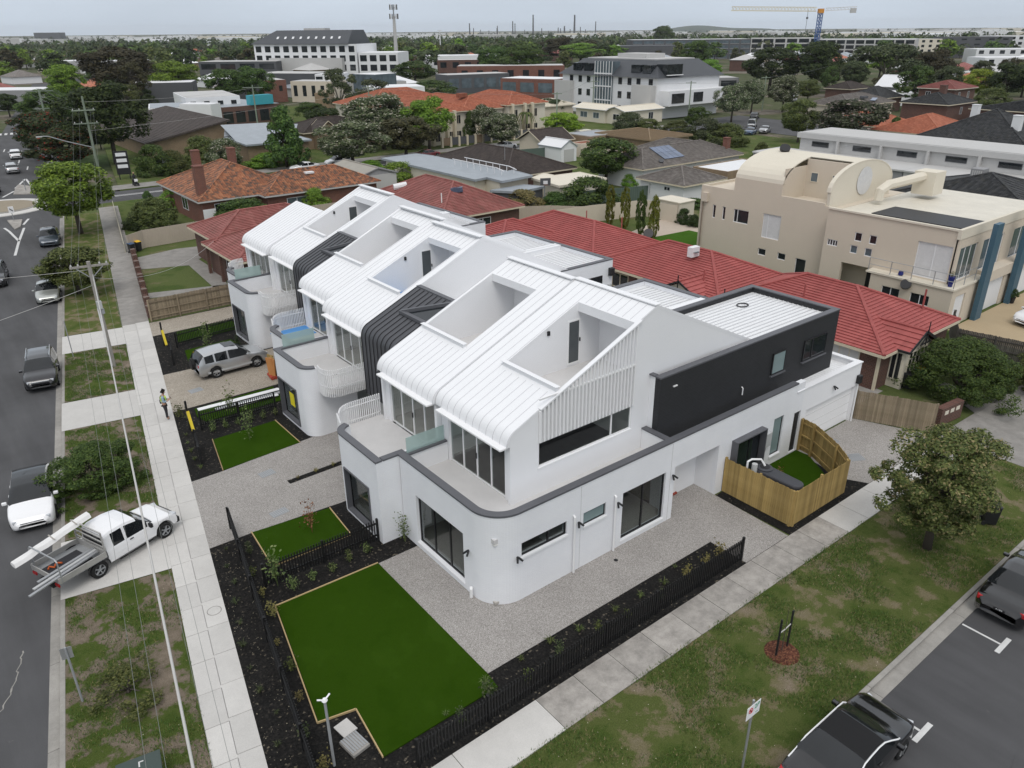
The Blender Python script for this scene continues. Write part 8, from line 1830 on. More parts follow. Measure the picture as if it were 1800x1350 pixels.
for k in range(5): put(MB().box(85.77, 32.5+k*.2, 5.8, 85.8, 32.62+k*.2, 6.7), 'louvre', M['lgrey_render'], t)
# grey modern terrace
t = thing('terrace_row', 'long grey flat roofed terrace with dark strip windows', 'terrace', (105, 42, 0))
walls(t, 104, 20, 112, 64.5, 5.6, M['lgrey_render'], 'upper_wall'); put(MB().box(103.6, 19.6, 5.6, 112.4, 64.9, 6.3), 'roof_band', M['lgrey_render'], t); put(MB().box(104, 20, 6.31, 112, 64.5, 6.36), 'roof_deck', M['lgrey_render'], t)
for k in range(7): win(t, 'w', 104, 60-k*6.2, 62.6-k*6.2, 4.55, 5.25, M['dgrey'], M['win_dark'], ()); put(MB().box(103.4, 58.3-k*6.2, 3.8, 104, 58.6-k*6.2, 5.6), 'fin_wall', M['lgrey_render'], t)
for k in range(6):
 put(MB().box(97.5, 24+k*7.3, -.1, 104, 31.2+k*7.3, 3.75), 'lower_wall', M['grey_render'] if k % 2 else M['lgrey_render'], t); put(MB().box(97.3, 24+k*7.3, 3.76, 103.99, 31.25+k*7.3, 3.95), 'lower_parapet', M['lgrey_render'], t)
MIDTREES = [
 (29.9, 145.8, 12.6, 11.5, 'round', 'leaf_dark', 'std', 'huge dark tree left of the brown hall'),
 (21.8, 157.1, 8.1, 9.4, 'round', 'leaf_redfl', 'std', 'dark tree with red blossoms over the left kerb'),
 (22.1, 143.5, 6.2, 9.2, 'round', 'leaf_redfl', 'std', 'lower red flowering tree behind the bright street tree'),
 (32.2, 167.4, 3.9, 3.5, 'round', 'leaf_olive', 'std', 'small olive tree beside the tall lamp pole'),
 (30.6, 205.1, 8.9, 10.9, 'round', 'leaf_mid', 'std', 'green tree behind the left utility pole'),
 (46.3, 269.8, 11.8, 10.8, 'round', 'leaf_bright', 'std', 'yellowish green tree before the white roofed terraces'),
 (64.3, 285.5, 15.8, 23.1, 'round', 'leaf_brown', 'gum', 'massive dark gum in the left distance'),
 (77.9, 272.3, 11.8, 14.3, 'round', 'leaf_bright', 'std', 'bright green tree left of the shops'),
 (85.2, 245.4, 10.0, 10.7, 'round', 'leaf_mid', 'std', 'leafy tree behind the white shop box'),
 (90.7, 240.1, 10.6, 10.3, 'round', 'leaf_mid', 'std', 'leafy tree just left of the dark walled shop'),
 (52.0, 123.2, 9.3, 7.5, 'cone', 'leaf_mid', 'std', 'tall pointed tree behind the orange tiled house'),
 (40.5, 133.3, 5.0, 5.8, 'dome', 'leaf_olive', None, 'pale leafy bush against the tan hall wall'),
 (42.0, 127.5, 4.9, 5.5, 'dome', 'leaf_pale', None, 'silvery bush next to the folded grey roof'),
 (48.4, 126.4, 2.2, 5.8, 'dome', 'leaf_bright', None, 'low light green bush behind the orange roof'),
 (31.8, 129.4, 4.7, 5.3, 'dome', 'leaf_mid', None, 'dark bush across the cross street'),
 (34.3, 129.2, 3.7, 4.5, 'dome', 'leaf_olive', None, 'bush beside the brown hall wall'),
 (58.1, 114.8, 7.1, 9.9, 'round', 'leaf_pale', 'short', 'wide pale blossom tree beside the grey shed'),
 (69.6, 117.4, 6.8, 9.8, 'round', 'leaf_brown', 'short', 'brownish dark tree at the cross street'),
 (72.9, 131.0, 9.5, 11.7, 'round', 'leaf_pale', 'std', 'tall pale blossom tree behind the utility pole'),
 (88.3, 178.6, 11.9, 9.7, 'loose', 'leaf_gum', 'gum', 'open crowned gum with pale limbs'),
 (93.1, 169.1, 9.8, 11.5, 'loose', 'leaf_gum', 'gum', 'second gum beside the terracotta roofs'),
 (79.3, 125.3, 8.9, 8.5, 'round', 'leaf_bright', 'std', 'round bright green tree before the terracotta townhouses'),
 (174.3, 283.7, 8.9, 15.6, 'round', 'leaf_mid', 'std', 'green tree below the white telecom mast'),
 (147.4, 229.5, 5.3, 14.2, 'dome', 'leaf_mid', None, 'dark green tree in front of the blue shop wall'),
 (207.9, 274.8, 13.8, 15.5, 'round', 'leaf_mid', 'std', 'large dark tree behind the brick shops, left one'),
 (208.5, 258.4, 14.3, 16.1, 'round', 'leaf_mid', 'std', 'large dark tree behind the brick shops, right one'),
 (89.3, 116.3, 6.2, 7.2, 'round', 'leaf_pale', 'std', 'rounded pale tree over the white sedan'),
 (91.5, 124.9, 6.9, 5.5, 'round', 'leaf_pale', 'std', 'taller pale tree left of the rounded one'),
 (90.5, 128.0, 5.8, 2.9, 'cone', 'leaf_mid', 'std', 'slim dark conifer before the cream townhouses'),
 (108.7, 121.0, 4.8, 6.7, 'round', 'leaf_lime', 'std', 'lime green street tree by the slim pole'),
 (133.1, 153.0, 4.4, 6.3, 'round', 'leaf_dark', 'std', 'dark tree left of the white fibro house'),
 (138.7, 147.7, 1.9, 2.3, 'dome', 'leaf_dark', None, 'clipped dark shrub at the fibro house'),
 (78.5, 78.1, 6.3, 7.9, 'round', 'leaf_mid', 'short', 'big spreading green tree behind the cream flat roof'),
 (128.3, 121.5, 3.8, 7.2, 'dome', 'leaf_gum', None, 'grey green bushes before the fibro house'),
 (128.5, 115.8, 2.8, 4.9, 'dome', 'leaf_olive', None, 'low bush right of the grey green bushes'),
 (132.9, 111.8, 2.5, 4.8, 'dome', 'leaf_olive', None, 'low hedge near the green pole'),
 (123.2, 96.4, 4.7, 7.2, 'dome', 'leaf_gum', None, 'grey green shrub right of the green pole'),
 (124.4, 92.1, 4.1, 6.6, 'dome', 'leaf_olive', None, 'olive shrub beside the parked cars'),
 (135.7, 109.2, 5.0, 4.3, 'round', 'leaf_mid', 'short', 'small green tree next to the green pole'),
 (157.3, 116.3, 8.2, 6.9, 'round', 'leaf_pale', 'std', 'pale blossom tree behind the parked cars'),
 (178.5, 126.1, 8.0, 6.2, 'round', 'leaf_pale', 'std', 'second pale blossom tree behind the parked cars'),
 (186.8, 122.4, 8.7, 7.2, 'round', 'leaf_pale', 'std', 'third pale blossom tree farther right'),
 (215.2, 133.2, 6.2, 7.0, 'round', 'leaf_olive', 'std', 'olive tree behind the brown roof'),
 (245.7, 167.2, 13.7, 16.8, 'round', 'leaf_dark', 'std', 'dark tree before the construction site, left one'),
 (251.8, 153.5, 15.5, 15.0, 'round', 'leaf_dark', 'std', 'dark tree before the construction site, right one'),
 (290.6, 163.5, 8.7, 8.6, 'round', 'leaf_olive', 'std', 'small olive tree right of the construction trees'),
 (277.2, 143.1, 14.5, 19.8, 'umbrella', 'leaf_gum', 'gum', 'white limbed gum with a flat crown'),
 (255.6, 122.7, 9.5, 11.7, 'round', 'leaf_dark', 'std', 'dark spreading tree behind the slate roofs'),
 (231.3, 112.3, 4.8, 7.1, 'dome', 'leaf_olive', None, 'olive shrub behind the red brick house'),
 (247.1, 107.6, 5.9, 5.0, 'cone', 'leaf_mid', 'std', 'dark tree between the two brick houses'),
 (253.0, 101.9, 8.6, 9.0, 'round', 'leaf_lime', 'std', 'bright lime tree right of the brick house'),
 (254.5, 95.1, 10.2, 11.4, 'round', 'leaf_dark', 'std', 'dark tree at the right edge'),
 (278.8, 99.8, 8.7, 8.8, 'round', 'leaf_mid', 'std', 'green tree cut by the right edge'),
 (234.0, 90.6, 5.4, 7.6, 'dome', 'leaf_olive', None, 'olive bushes under the lime tree'),
 (136.0, 74.7, 8.3, 12.8, 'round', 'leaf_flower', 'short', 'broad dark tree with pinkish blossoms behind the grey terrace'),
 (137.4, 85.8, 7.6, 6.5, 'round', 'leaf_olive', 'short', 'olive tree merging with the pinkish blossom tree'),
 (104.6, 71.2, 4.2, 3.9, 'cone', 'leaf_olive', None, 'pointed hedge tree beside the barrel vault'),
 (153.8, 75.5, 4.2, 4.0, 'cone', 'leaf_mid', None, 'small conifer before the orange roofs'),
 (362.3, 388.3, 12.0, 27.3, 'round', 'leaf_bright', 'std', 'bright tree behind the mansard apartments'),
 (400.9, 400.3, 9.9, 17.0, 'round', 'leaf_bright', 'std', 'second bright tree behind the mansard apartments'),
 (366.6, 412.1, 15.1, 22.7, 'round', 'leaf_brown', 'std', 'brown dark tree left of the mansard apartments'),
 (725.7, 640.9, 22.4, 23.4, 'round', 'leaf_mid', 'std', 'tall green tree on the skyline'),
 (323.3, 263.4, 14.4, 14.0, 'round', 'leaf_mid', 'std', 'green tree right of the mansard apartments'),
 (282.6, 224.4, 7.8, 14.6, 'round', 'leaf_bright', 'std', 'street tree before the charcoal apartment block'),
 (450.9, 405.5, 7.5, 16.4, 'round', 'leaf_bright', 'std', 'green tree above the mansard roof'),
 (21.7, 93.3, 3.3, 4.5, 'dome', 'leaf_olive', None, 'straggly olive shrub in the corner garden'),
 (19.5, 93.7, 1.4, 2.2, 'dome', 'leaf_dark', None, 'small dark shrub in the corner garden'),
 (24.4, 105.7, 2.0, 1.6, 'dome', 'leaf_mid', None, 'spiky cabbage palm in the corner garden'),
 (26.5, 101.2, 2.6, 3.1, 'dome', 'leaf_bright', None, 'light green shrub at the orange house corner'),
 (31.6, 91.8, 2.4, 5.5, 'dome', 'leaf_mid', None, 'wide green hedge under the orange roof'),
 (39.9, 90.6, 2.7, 3.3, 'dome', 'leaf_bright', None, 'yellow green bush beside the orange roof wing'),
 (36.5, 90.9, 1.0, 2.8, 'dome', 'leaf_olive', None, 'low bush below the orange house window'),
 (55.0, 95.6, 3.6, 5.3, 'dome', 'leaf_bright', None, 'light green bushes behind the weathered red roof'),
 (59.0, 111.1, 1.7, 3.6, 'dome', 'leaf_bright', None, 'yellow green shrub beside the grey shed wall'),
 (58.5, 72.1, 2.7, 4.8, 'dome', 'leaf_dry', None, 'golden bamboo like shrubs beside the carport'),
 (60.8, 68.9, 2.7, 3.3, 'dome', 'leaf_mid', None, 'green shrub behind the ridge of the red villas'),
 (64.6, 67.0, 4.2, 6.5, 'dome', 'leaf_mid', None, 'tall mixed hedge left of the cypresses'),
 (68.9, 79.2, 1.5, 1.7, 'cone', 'leaf_bright', None, 'small pointed cypress by the cream flat roof'),
 (74.6, 75.9, 1.3, 2.6, 'dome', 'leaf_bright', None, 'clipped lime shrub above the tall hedge'),
 (79.6, 74.3, 2.0, 2.4, 'dome', 'leaf_bright', None, 'bright shrub at the white cottage corner'),
 (61.4, 60.3, 4.5, 1.1, 'column', 'leaf_cypress', None, 'first clipped golden cypress from the left'),
 (61.5, 58.1, 4.6, 1.1, 'column', 'leaf_cypress', None, 'second clipped golden cypress from the left'),
 (60.7, 55.0, 4.8, 1.1, 'column', 'leaf_mid', None, 'greenest clipped cypress, third from the left'),
 (60.7, 53.2, 4.5, 1.2, 'column', 'leaf_cypress', None, 'rightmost clipped golden cypress'),
 (68.5, 55.7, 1.7, 1.8, 'dome', 'leaf_dark', None, 'round dark shrub by the cream garden store'),
 (68.2, 53.9, 1.4, 1.5, 'dome', 'leaf_dark', None, 'dark shrub against the cream house wall'),
 (75.9, 60.2, 1.2, 2.8, 'dome', 'leaf_mid', None, 'low green shrubs below the white cottage'),
 (109.0, 98.7, 2.6, 4.7, 'dome', 'leaf_mid', None, 'dark green bush in front of the tan roof'),
 (70.8, 234.5, 5.2, 6.4, 'round', 'leaf_mid', 'std', 'dark tree right of the bright tree near the shops'),
 (76.9, 162.9, 4.9, 7.5, 'round', 'leaf_dark', 'std', 'dark tree beside the brick shop walls'),
 (82.6, 183.9, 4.5, 6.9, 'round', 'leaf_mid', 'std', 'dark green tree right of the brick shop wall'),
 (28.4, 253.0, 5.7, 6.1, 'round', 'leaf_dark', 'std', 'dark tree at the left edge before the grey shop'),
 (221.6, 404.4, 8.3, 6.9, 'round', 'leaf_gum', 'std', 'slim grey tree against the white apartments'),
 (165.3, 406.4, 8.5, 7.0, 'round', 'leaf_mid', 'std', 'small tree at the white apartment corner'),
]
# --- houses farther right
house('brick two storey house with a dark slate hip roof and brick chimney', 172, 74.6, 184, 84, 5.4, .36, 'brick_brown', 'dark_tile', cat='house', wins=[('s', 74.6, 178, 179, 3.2, 4.6)]); chimney(bpy.data.objects['house.%03d' % (len([o for o in bpy.data.objects if o.name.startswith('house')])-2)], 178.5, 79, 6.4, 8.6, 1.2, M['brick_brown'])
house('red brick two storey house with a faded red hip roof', 208, 89.2, 219, 98, 6.0, .33, 'brick_brown', 'pink_tile', wins=[('w', 208, 91, 92, 3.6, 5.2), ('w', 208, 95, 96.2, 3.6, 5.2), ('s', 89.2, 210, 211, 3.6, 5.2), ('s', 89.2, 215, 216, 3.6, 5.2)], fascia=M['cream_lt'])
house('house with a bright orange hip roof, left of the pair', 148.5, 76, 160, 87, 2.8, .42, 'white_wall', 'terra_tile', wins=[('s', 76, 151, 152.5, .8, 2)]); house('house with a bright orange hip roof, right of the pair', 143.5, 62, 158, 74.5, 2.8, .40, 'brick_tan', 'terra_tile')
t = house('large house with a steep charcoal tiled roof and white chimney', 124, 42, 140, 58, 4.4, .5, 'white_wall', 'dark_tile'); chimney(t, 128.5, 45.6, 4.6, 8.2, 1.1, M['white_wall']); chimney(t, 137, 55, 5.2, 8.6, 1.0, M['white_wall'])
house('low brick house with a flat charcoal roof near the right edge', 176, 56, 196, 71.5, 4.7, .2, 'brick_brown', 'dark_tile'); t = house('cream house with a brown hip roof and two small skylights', 178, 99, 198, 110, 3.2, .35, 'cream', 'grey_tile'); put(MB().box(186.5, 100.4, 4.4, 188.2, 101.6, 4.9), 'rooftop_unit', M['dgrey'], t); put(MB().beam((189, 99.6, 3.9), (192, 100.6, 4.3), 1.2, .06), 'solar_panel', M['solar'], t)
house('house with a steep blue slate roof behind the brown hip', 201, 104, 212, 113, 3.4, .5, 'brick_brown', 'dark_tile')
house('small house with a white gabled roof and dormers', 240, 119, 248, 126, 3.6, .7, 'grey_render', 'white_wall', kind='gable', along='y', tiled=False, fascia=M['white_wall']); house('brown roofed cottage left of the white gable', 229, 128, 240, 136, 3.2, .4, 'brick_brown', 'brown_tile'); flat('low white roofed building before the white gable', 222, 110, 236, 117, 3.2, 'white_wall', 'white_wall')
# --- across the cross street
t = thing('hall', 'tan brick hall with a broad brown mono pitch roof', 'hall', (43, 165, 0)); put(MB().add([(36, 148, -.1), (50.2, 148, -.1), (50.2, 186, -.1), (36, 186, -.1), (36, 148, 2.7), (50.2, 148, 5.4), (50.2, 186, 5.4), (36, 186, 2.7)], [[0, 1, 5, 4], [1, 2, 6, 5], [2, 3, 7, 6], [3, 0, 4, 7], [3, 2, 1, 0]]), 'wall', M['brick_tan'], t)
m = MB(); courses(m, (35.3, 186.5, 2.6), (35.3, 147.4, 2.6), (50.7, 147.4, 5.55), (50.7, 186.5, 5.55), .5); m.face((35.3, 147.4, 2.55), (35.3, 186.5, 2.55), (50.7, 186.5, 5.5), (50.7, 147.4, 5.5)); put(m, 'roof', M['brown_tile'], t); m = MB(); m.beam((35.3, 147.4, 2.5), (50.7, 147.4, 5.45), .1, .3); put(m, 'fascia', M['brown_tile'], t)
t = polyflat('low tan brick building with folded grey roofs', [(46, 128), (57, 127.2), (57.6, 136), (52.5, 143), (47, 141)], 3.4, 'brick_tan', 'zinc'); m = MB(); m.add([(46.5, 134, 3.4), (57, 132, 3.4), (56, 143, 5.0), (48, 145, 5.0)], [[0, 1, 2, 3]]); m.add([(47, 141, 3.5), (58, 136, 3.5), (60, 139, 4.8), (49.5, 147, 4.8)], [[0, 1, 2, 3]]); put(m, 'folded_roof', M['zinc'], t)
t = house('brown roofed brick house behind the pale blossom tree', 61.5, 140, 76, 150, 3.0, .36, 'brick_tan', 'brown_tile'); gable(t, 63.2, 138, 67.6, 142, 3.0, .8, M['brown_tile'], 'y', .3, M['brick_tan']); walls(t, 63.2, 138, 67.6, 141, 2.98, M['brick_tan'], 'porch_wall')
def townblock(label, x0, y0, x1, y1, ze, r='terra_tile'):
 t = house(label, x0, y0, x1, y1, ze, .38, 'cream_lt', r, name='terrace_house', over=.5)
 for a in (x0+1.2, x0+4.4, x1-3.4):
  win(t, 's', y0, a, a+1.2, 3.6, 5.2, M['cream'], M['win_dark']); win(t, 's', y0, a, a+1.3, .6, 2.3, M['cream'], M['win_dark']); put(MB().box(a-.8, y0-.9, 0, a-.3, y0-.05, ze+.2), 'column', M['cream_trim'], t)
 return t
townblock('terracotta roofed cream townhouse behind the bright round tree', 81.5, 128.6, 91.0, 150, 5.9); townblock('middle terracotta roofed cream townhouse with a dark roof cooler', 91.2, 131, 101, 153, 5.7); t = townblock('terracotta roofed cream townhouse nearest the lime tree', 101.2, 129.4, 111, 147, 6.2)
put(MB().box(94, 136, 7.6, 95.8, 137.4, 8.4), 'rooftop_unit', M['rust'], t)
house('long terracotta roof behind the cream townhouses', 82, 152, 104, 168, 5.4, .35, 'cream_lt', 'terra_tile', name='terrace_house')
t = thing('street_fence', 'cream pillar fence with dark infill before the terracotta townhouses', 'fence', (82, 125, 0))
for i in range(16):
 x = 81.8+i*1.9; put(MB().box(x, 124.8, 0, x+.4, 125.2, 1.9), 'pillar', M['cream_trim'], t); put(MB().box(x+.41, 124.95, .3, x+1.89, 125.05, 1.7), 'infill', M['dgrey'] if i % 4 else M['brick_tan'], t)
t = house('white fibro house with a cream gabled roof', 134, 128.4, 146.8, 134.2, 2.9, .26, 'cream_lt', 'cream_lt', kind='gable', along='x', tiled=False, wins=[('s', 128.4, 136.5, 138.6, .9, 2.2), ('w', 134, 130, 132, .9, 2.2), ('s', 128.4, 142, 143.6, .8, 2.3)], fascia=M['white_wall']); gable(t, 133.2, 133.6, 139.5, 144.5, 2.9, .26, M['cream_lt'], 'y', .35, M['cream_lt'], M['white_wall'], False); walls(t, 133.4, 134.2, 139.4, 144, 2.88, M['cream_lt'], 'wing_wall'); win(t, 'w', 133.4, 136, 138, .9, 2.2, pane=M['win_blue']); win(t, 'w', 133.4, 140, 142.4, .9, 2.2, pane=M['win_blue'])
house('small house with a cream hip roof beside the dark tree', 128.5, 150, 138, 158, 3.0, .3, 'cream', 'cream_lt', fascia=M['cream_lt'])
# mansard apartments
t = thing('apartment_block', 'white apartment block with a charcoal mansard roof and glazed stair', 'apartments', (158, 148, 0))
walls(t, 148.6, 132.2, 172, 166, 9.2, M['white_wall']); m = MB()
A = [(147.8, 131.4, 9.2), (173, 131.4, 9.2), (173, 167, 9.2), (147.8, 167, 9.2)]; B = [(152.6, 136.2, 13.0), (168, 136.2, 13.0), (168, 162, 13.0), (152.6, 162, 13.0)]
for i in range(4): m.face(A[i], A[(i+1) % 4], B[(i+1) % 4], B[i])
m.face(*B); m.face(*A[::-1]); put(m, 'mansard_roof', M['charcoal_sheet'], t); put(MB().box(153, 137, 13.01, 167.5, 161, 13.25), 'roof_plant_deck', M['lgrey_render'], t); put(MB().box(156, 143, 13.2, 163, 153, 14.3), 'roof_plant', M['lgrey_render'], t)
put(MB().box(148.2, 147.0, .3, 150.9, 153.4, 12.6), 'stair_glazing', M['win_blue'], t)
for k in range(7): put(MB().box(148.12, 147.0+k*1.02, .3, 148.2, 147.16+k*1.02, 12.6), 'mullion', M['white_wall'], t)
for z in (3.3, 6.6, 9.6): put(MB().box(148.1, 147, z, 148.25, 153.4, z+.3), 'transom', M['white_wall'], t)
for z in (.9, 4.2, 7.4):
 for y in (133.6, 137.6, 140.6, 143.8, 155.2, 158.4, 161.8): win(t, 'w', 148.6, y, y+1.3, z, z+1.6, M['dgrey'], M['win_dark'], ())
for y, w in ((134.8, 2.6), (138.2, 3.0), (155, 3), (159.2, 3)): put(MB().box(148.9, y, 10.2, 151.6, y+w, 12.0), 'dormer_window', M['win_dark'], t)
put(MB().box(151, 131.4, 9.9, 156.5, 134.8, 12.2), 'dormer_window', M['win_dark'], t); put(MB().box(150.8, 131.2, 9.7, 156.7, 131.4, 9.9), 'dormer_sill', M['white_wall'], t)
for a in ((147.0, 132.6, 148.6, 139), (147.4, 161.5, 148.6, 168)): put(MB().box(a[0], a[1], -.1, a[2], a[3], 7.6), 'concrete_panel', M['lgrey_render'], t)
put(MB().box(149.5, 129.0, 3, 172, 132.2, 6.4), 'balcony_block', M['white_wall'], t); put(MB().box(150.5, 128.9, 3.6, 155, 129, 5.8), 'balcony_opening', M['win_dark'], t); put(MB().box(158.5, 128.9, 3.6, 162, 129, 5.8), 'balcony_opening', M['win_dark'], t)
# generic rotated block: front from p0 to p1, depth away from the camera
def block(label, p0, p1, depth, z1, wallm, roofm=None, name='building', cat='building', rows=0, cols=0, wm='win_dark', fm=None, z0=-.1, wz=(.28, .8), group=None, inset=.12, mansard=None):
 a, b = Vector((p0[0], p0[1], 0)), Vector((p1[0], p1[1], 0)); rz = math.atan2(b.y-a.y, b.x-a.x); L_ = (b-a).length
 t = thing(name, label, cat, (a.x, a.y, 0), rz, group)
 put(MB().box(0, 0, z0, L_, depth, z1), 'wall', M[wallm], t, local=True); put(MB().box(.3, .3, z1, L_-.3, depth-.3, z1+.08), 'roof', M[roofm or wallm], t, local=True)
 if rows:
  H_ = (z1-max(0, z0))/rows; C_ = L_/cols
  for i in range(rows):
   for j in range(cols):
    x0, x1, q0, q1 = j*C_+C_*inset, (j+1)*C_-C_*inset, max(0, z0)+i*H_+H_*wz[0], max(0, z0)+i*H_+H_*wz[1]
    w = put(MB().box(x0, -.06, q0, x1, -.001, q1), 'window', M[wm], t, local=True)
    if fm: put(MB().box(x0-.15, -.12, q0-.15, x1+.15, -.061, q0), 'sill', M[fm], w, local=True)
 return t
# shops and offices in the middle distance
block('white shop box with small square windows', (58.7, 199), (71, 197), 22, 6.0, 'white_wall', 'lgrey_render', rows=2, cols=4, inset=.3, wz=(.4, .7)); block('low maroon shopfront with cluttered grey roofs', (64, 191), (79.5, 193), 24, 4.0, 'brick_brown', 'zinc', rows=1, cols=5, wz=(.1, .75))
block('teal sign box above the maroon shopfront', (71.5, 191.6), (77.5, 192.4), 2, 6.2, 'teal', name='sign_box', cat='sign', z0=4.1); block('white side wall with a lime sign beside the maroon shop', (60.4, 187), (63.5, 189.5), 8, 5.2, 'white_wall', 'white_wall');
block('red brick shop with a long grey side', (96.5, 247), (104, 246), 18, 6.4, 'brick_red', 'lgrey_render', rows=1, cols=2, inset=.36, wz=(.5, .75)); block('grey side wall of the brick shop', (88, 262), (96.4, 247.2), 6, 6.6, 'dgrey', 'white_wall'); block('dark grey shop block with white end bay', (106, 276), (119, 258), 14, 7.2, 'dgrey', 'lgrey_render'); block('glazed white corner bay of the dark shop', (119.2, 257.6), (126, 252), 12, 7.0, 'white_wall', 'white_wall', rows=2, cols=3); block('tan brick tower wall beside the green trees', (91, 198), (94, 196), 10, 5.5, 'brick_tan', 'brick_tan'); block('cream rendered shop behind the brick one', (104.5, 244), (114, 232), 8, 6, 'cream', 'lgrey_render', rows=1, cols=5, inset=.3)
block('grey curved shop at the left edge', (18, 283), (40, 268), 14, 5.4, 'grey_render', 'white_wall'); block('white roofed shed behind the huge dark tree', (62, 262), (78, 255), 12, 6.4, 'dgrey', 'white_wall'); block('pale blue roofed annex right of the huge tree', (49, 195), (60, 192), 14, 4.5, 'white_wall', 'zinc', rows=1, cols=6)
block('white apartment block with dark openings, main wing', (140, 362), (171.5, 326), 26, 15, 'white_wall', 'dgrey', 'apartment_block', 'apartments', rows=4, cols=11, wm='win_dark', inset=.2, wz=(.15, .8))
t = bpy.data.objects['apartment_block.001']; Lb = 50.5; m = MB(); A = [(-1, -1, 15.1), (Lb-6, -1, 15.1), (Lb-6, 27, 15.1), (-1, 27, 15.1)]; B = [(9, 6, 20.6), (Lb-6, 6, 20.6), (Lb-6, 20, 20.6), (9, 20, 20.6)]
for i in range(4): m.face(A[i], A[(i+1) % 4], B[(i+1) % 4], B[i])
m.face(*B); put(m, 'mansard_roof', M['charcoal_sheet'], t, local=True)
for k in range(9): put(MB().obox((11+k*3.6, 2.1, 17.6), .9, .1, 1.5, 0, -.95), 'roof_window', M['white_wall'], t, local=True)
put(MB().box(20, 10, 20.6, 30, 16, 21.4), 'roof_plant', M['lgrey_render'], t, local=True); put(MB().box(8, -3, -.1, 42, -.1, 9.5), 'concrete_wall', M['lgrey_render'], t, local=True)
block('white apartment wing at the right of the main block', (172, 325.5), (184.5, 313.5), 22, 11.5, 'white_wall', 'white_wall', 'apartment_block', 'apartments', rows=3, cols=4, inset=.16, wz=(.1, .75)); block('low dark grey clinic left of the white apartments', (116, 366), (142, 344), 16, 8.5, 'dgrey', 'lgrey_render', rows=2, cols=4)
block('red brick hall beside the telecom mast', (214, 380), (262, 352), 20, 8, 'brick_red', 'lgrey_render', rows=1, cols=9, inset=.42); block('white shed with dark openings behind the brick shops', (224, 350), (262, 335), 16, 8.5, 'white_wall', 'white_wall', rows=1, cols=6, inset=.34, wz=(.5, .75))
block('brick shop row behind the terracotta roofs', (180, 262), (212, 236), 14, 7.5, 'brick_red', 'lgrey_render', rows=1, cols=7, inset=.3); block('brown brick factory front with white fittings', (196, 300), (222, 282), 10, 8.4, 'brick_brown', 'lgrey_render', rows=2, cols=6, inset=.25); block('dark green glazed shop with pale panes', (158, 236), (182, 232), 10, 6, 'dgrey', 'lgrey_render', rows=1, cols=5, wm='win_blue'); block('low red brick shop near the mansard block', (165, 215), (172, 196), 12, 5.6, 'brick_red', 'white_wall', rows=1, cols=3, wm='win_blue'); block('blue painted end wall of the workshop', (132, 240), (142, 243), 10, 7, 'teal' if False else 'win_blue', 'white_wall'); block('white box building before the terracotta roofs', (112, 205), (126, 200), 12, 5.5, 'white_wall', 'white_wall'); block('grey warehouse roof behind the gums', (118, 258), (150, 250), 24, 4.0, 'lgrey_render', 'zinc')
# charcoal apartment, construction building, right-hand apartments
block('charcoal apartment block with long balconies', (432, 410), (500, 360), 24, 12.8, 'dgrey', 'white_wall', 'apartment_block', 'apartments', rows=4, cols=11, wm='win_blue', fm='lgrey_render', inset=.1, wz=(.15, .72)); block('grey concrete apartment frame under construction, left wing', (500, 360), (528, 322), 24, 13.2, 'lgrey_render', 'lgrey_render', 'construction_building', 'construction', rows=4, cols=6, inset=.08, wz=(.12, .85)); block('grey concrete apartment frame under construction, right wing', (516, 318), (538, 262), 26, 12.4, 'lgrey_render', 'white_wall', 'construction_building', 'construction', rows=4, cols=10, inset=.08, wz=(.12, .85))
block('beige flats left of the charcoal flats', (560, 285), (588, 268), 18, 12, 'cream_lt', 'lgrey_render', 'apartment_block', 'apartments', rows=4, cols=6, inset=.3); block('dark charcoal flats with ribbed side', (590, 268), (620, 236), 22, 13, 'dgrey', 'dgrey', 'apartment_block', 'apartments', rows=4, cols=5, inset=.3, wz=(.4, .7)); block('white and grey flats between the two dark blocks', (626, 250), (652, 226), 22, 13.5, 'white_wall', 'lgrey_render', 'apartment_block', 'apartments', rows=4, cols=7, inset=.25); block('black glass office block at the far right', (640, 232), (682, 188), 26, 13, 'char_dark', 'lgrey_render', 'office_block', 'office', rows=4, cols=6, wm='win_dark', fm='white_wall', inset=.04, wz=(.2, .7)); block('stepped white townhouses in front of the dark flats', (520, 216), (572, 168), 16, 7.5, 'white_wall', 'white_wall', 'terrace_house', 'house', rows=2, cols=12, inset=.26); block('long low white roofed row at the far right', (470, 190), (560, 118), 18, 4.5, 'white_wall', 'white_wall', 'terrace_house', 'house', rows=1, cols=16, inset=.3)
block('dark roofed building behind the mansard apartments', (405, 395), (440, 370), 22, 9.5, 'dgrey', 'charcoal_sheet')
block('grey row of workshops behind the far car park', (222, 188), (240, 176), 12, 4.2, 'grey_render', 'lgrey_render', rows=1, cols=3); block('white shop left of the far car park', (186, 158), (196, 150), 12, 3.6, 'white_wall', 'white_wall', rows=1, cols=3); house('small orange roofed house left of the blossom trees', 168, 138, 180, 150, 2.8, .4, 'cream', 'terra_tile')
block('pale roofed terraces in the left distance, nearer pair', (83, 527), (93, 512), 20, 6.2, 'lgrey_render', 'white_wall', rows=2, cols=5, inset=.3); block('pale roofed terraces in the left distance, farther pair', (96, 508), (112, 488), 20, 6.2, 'lgrey_render', 'white_wall', rows=2, cols=7, inset=.3)
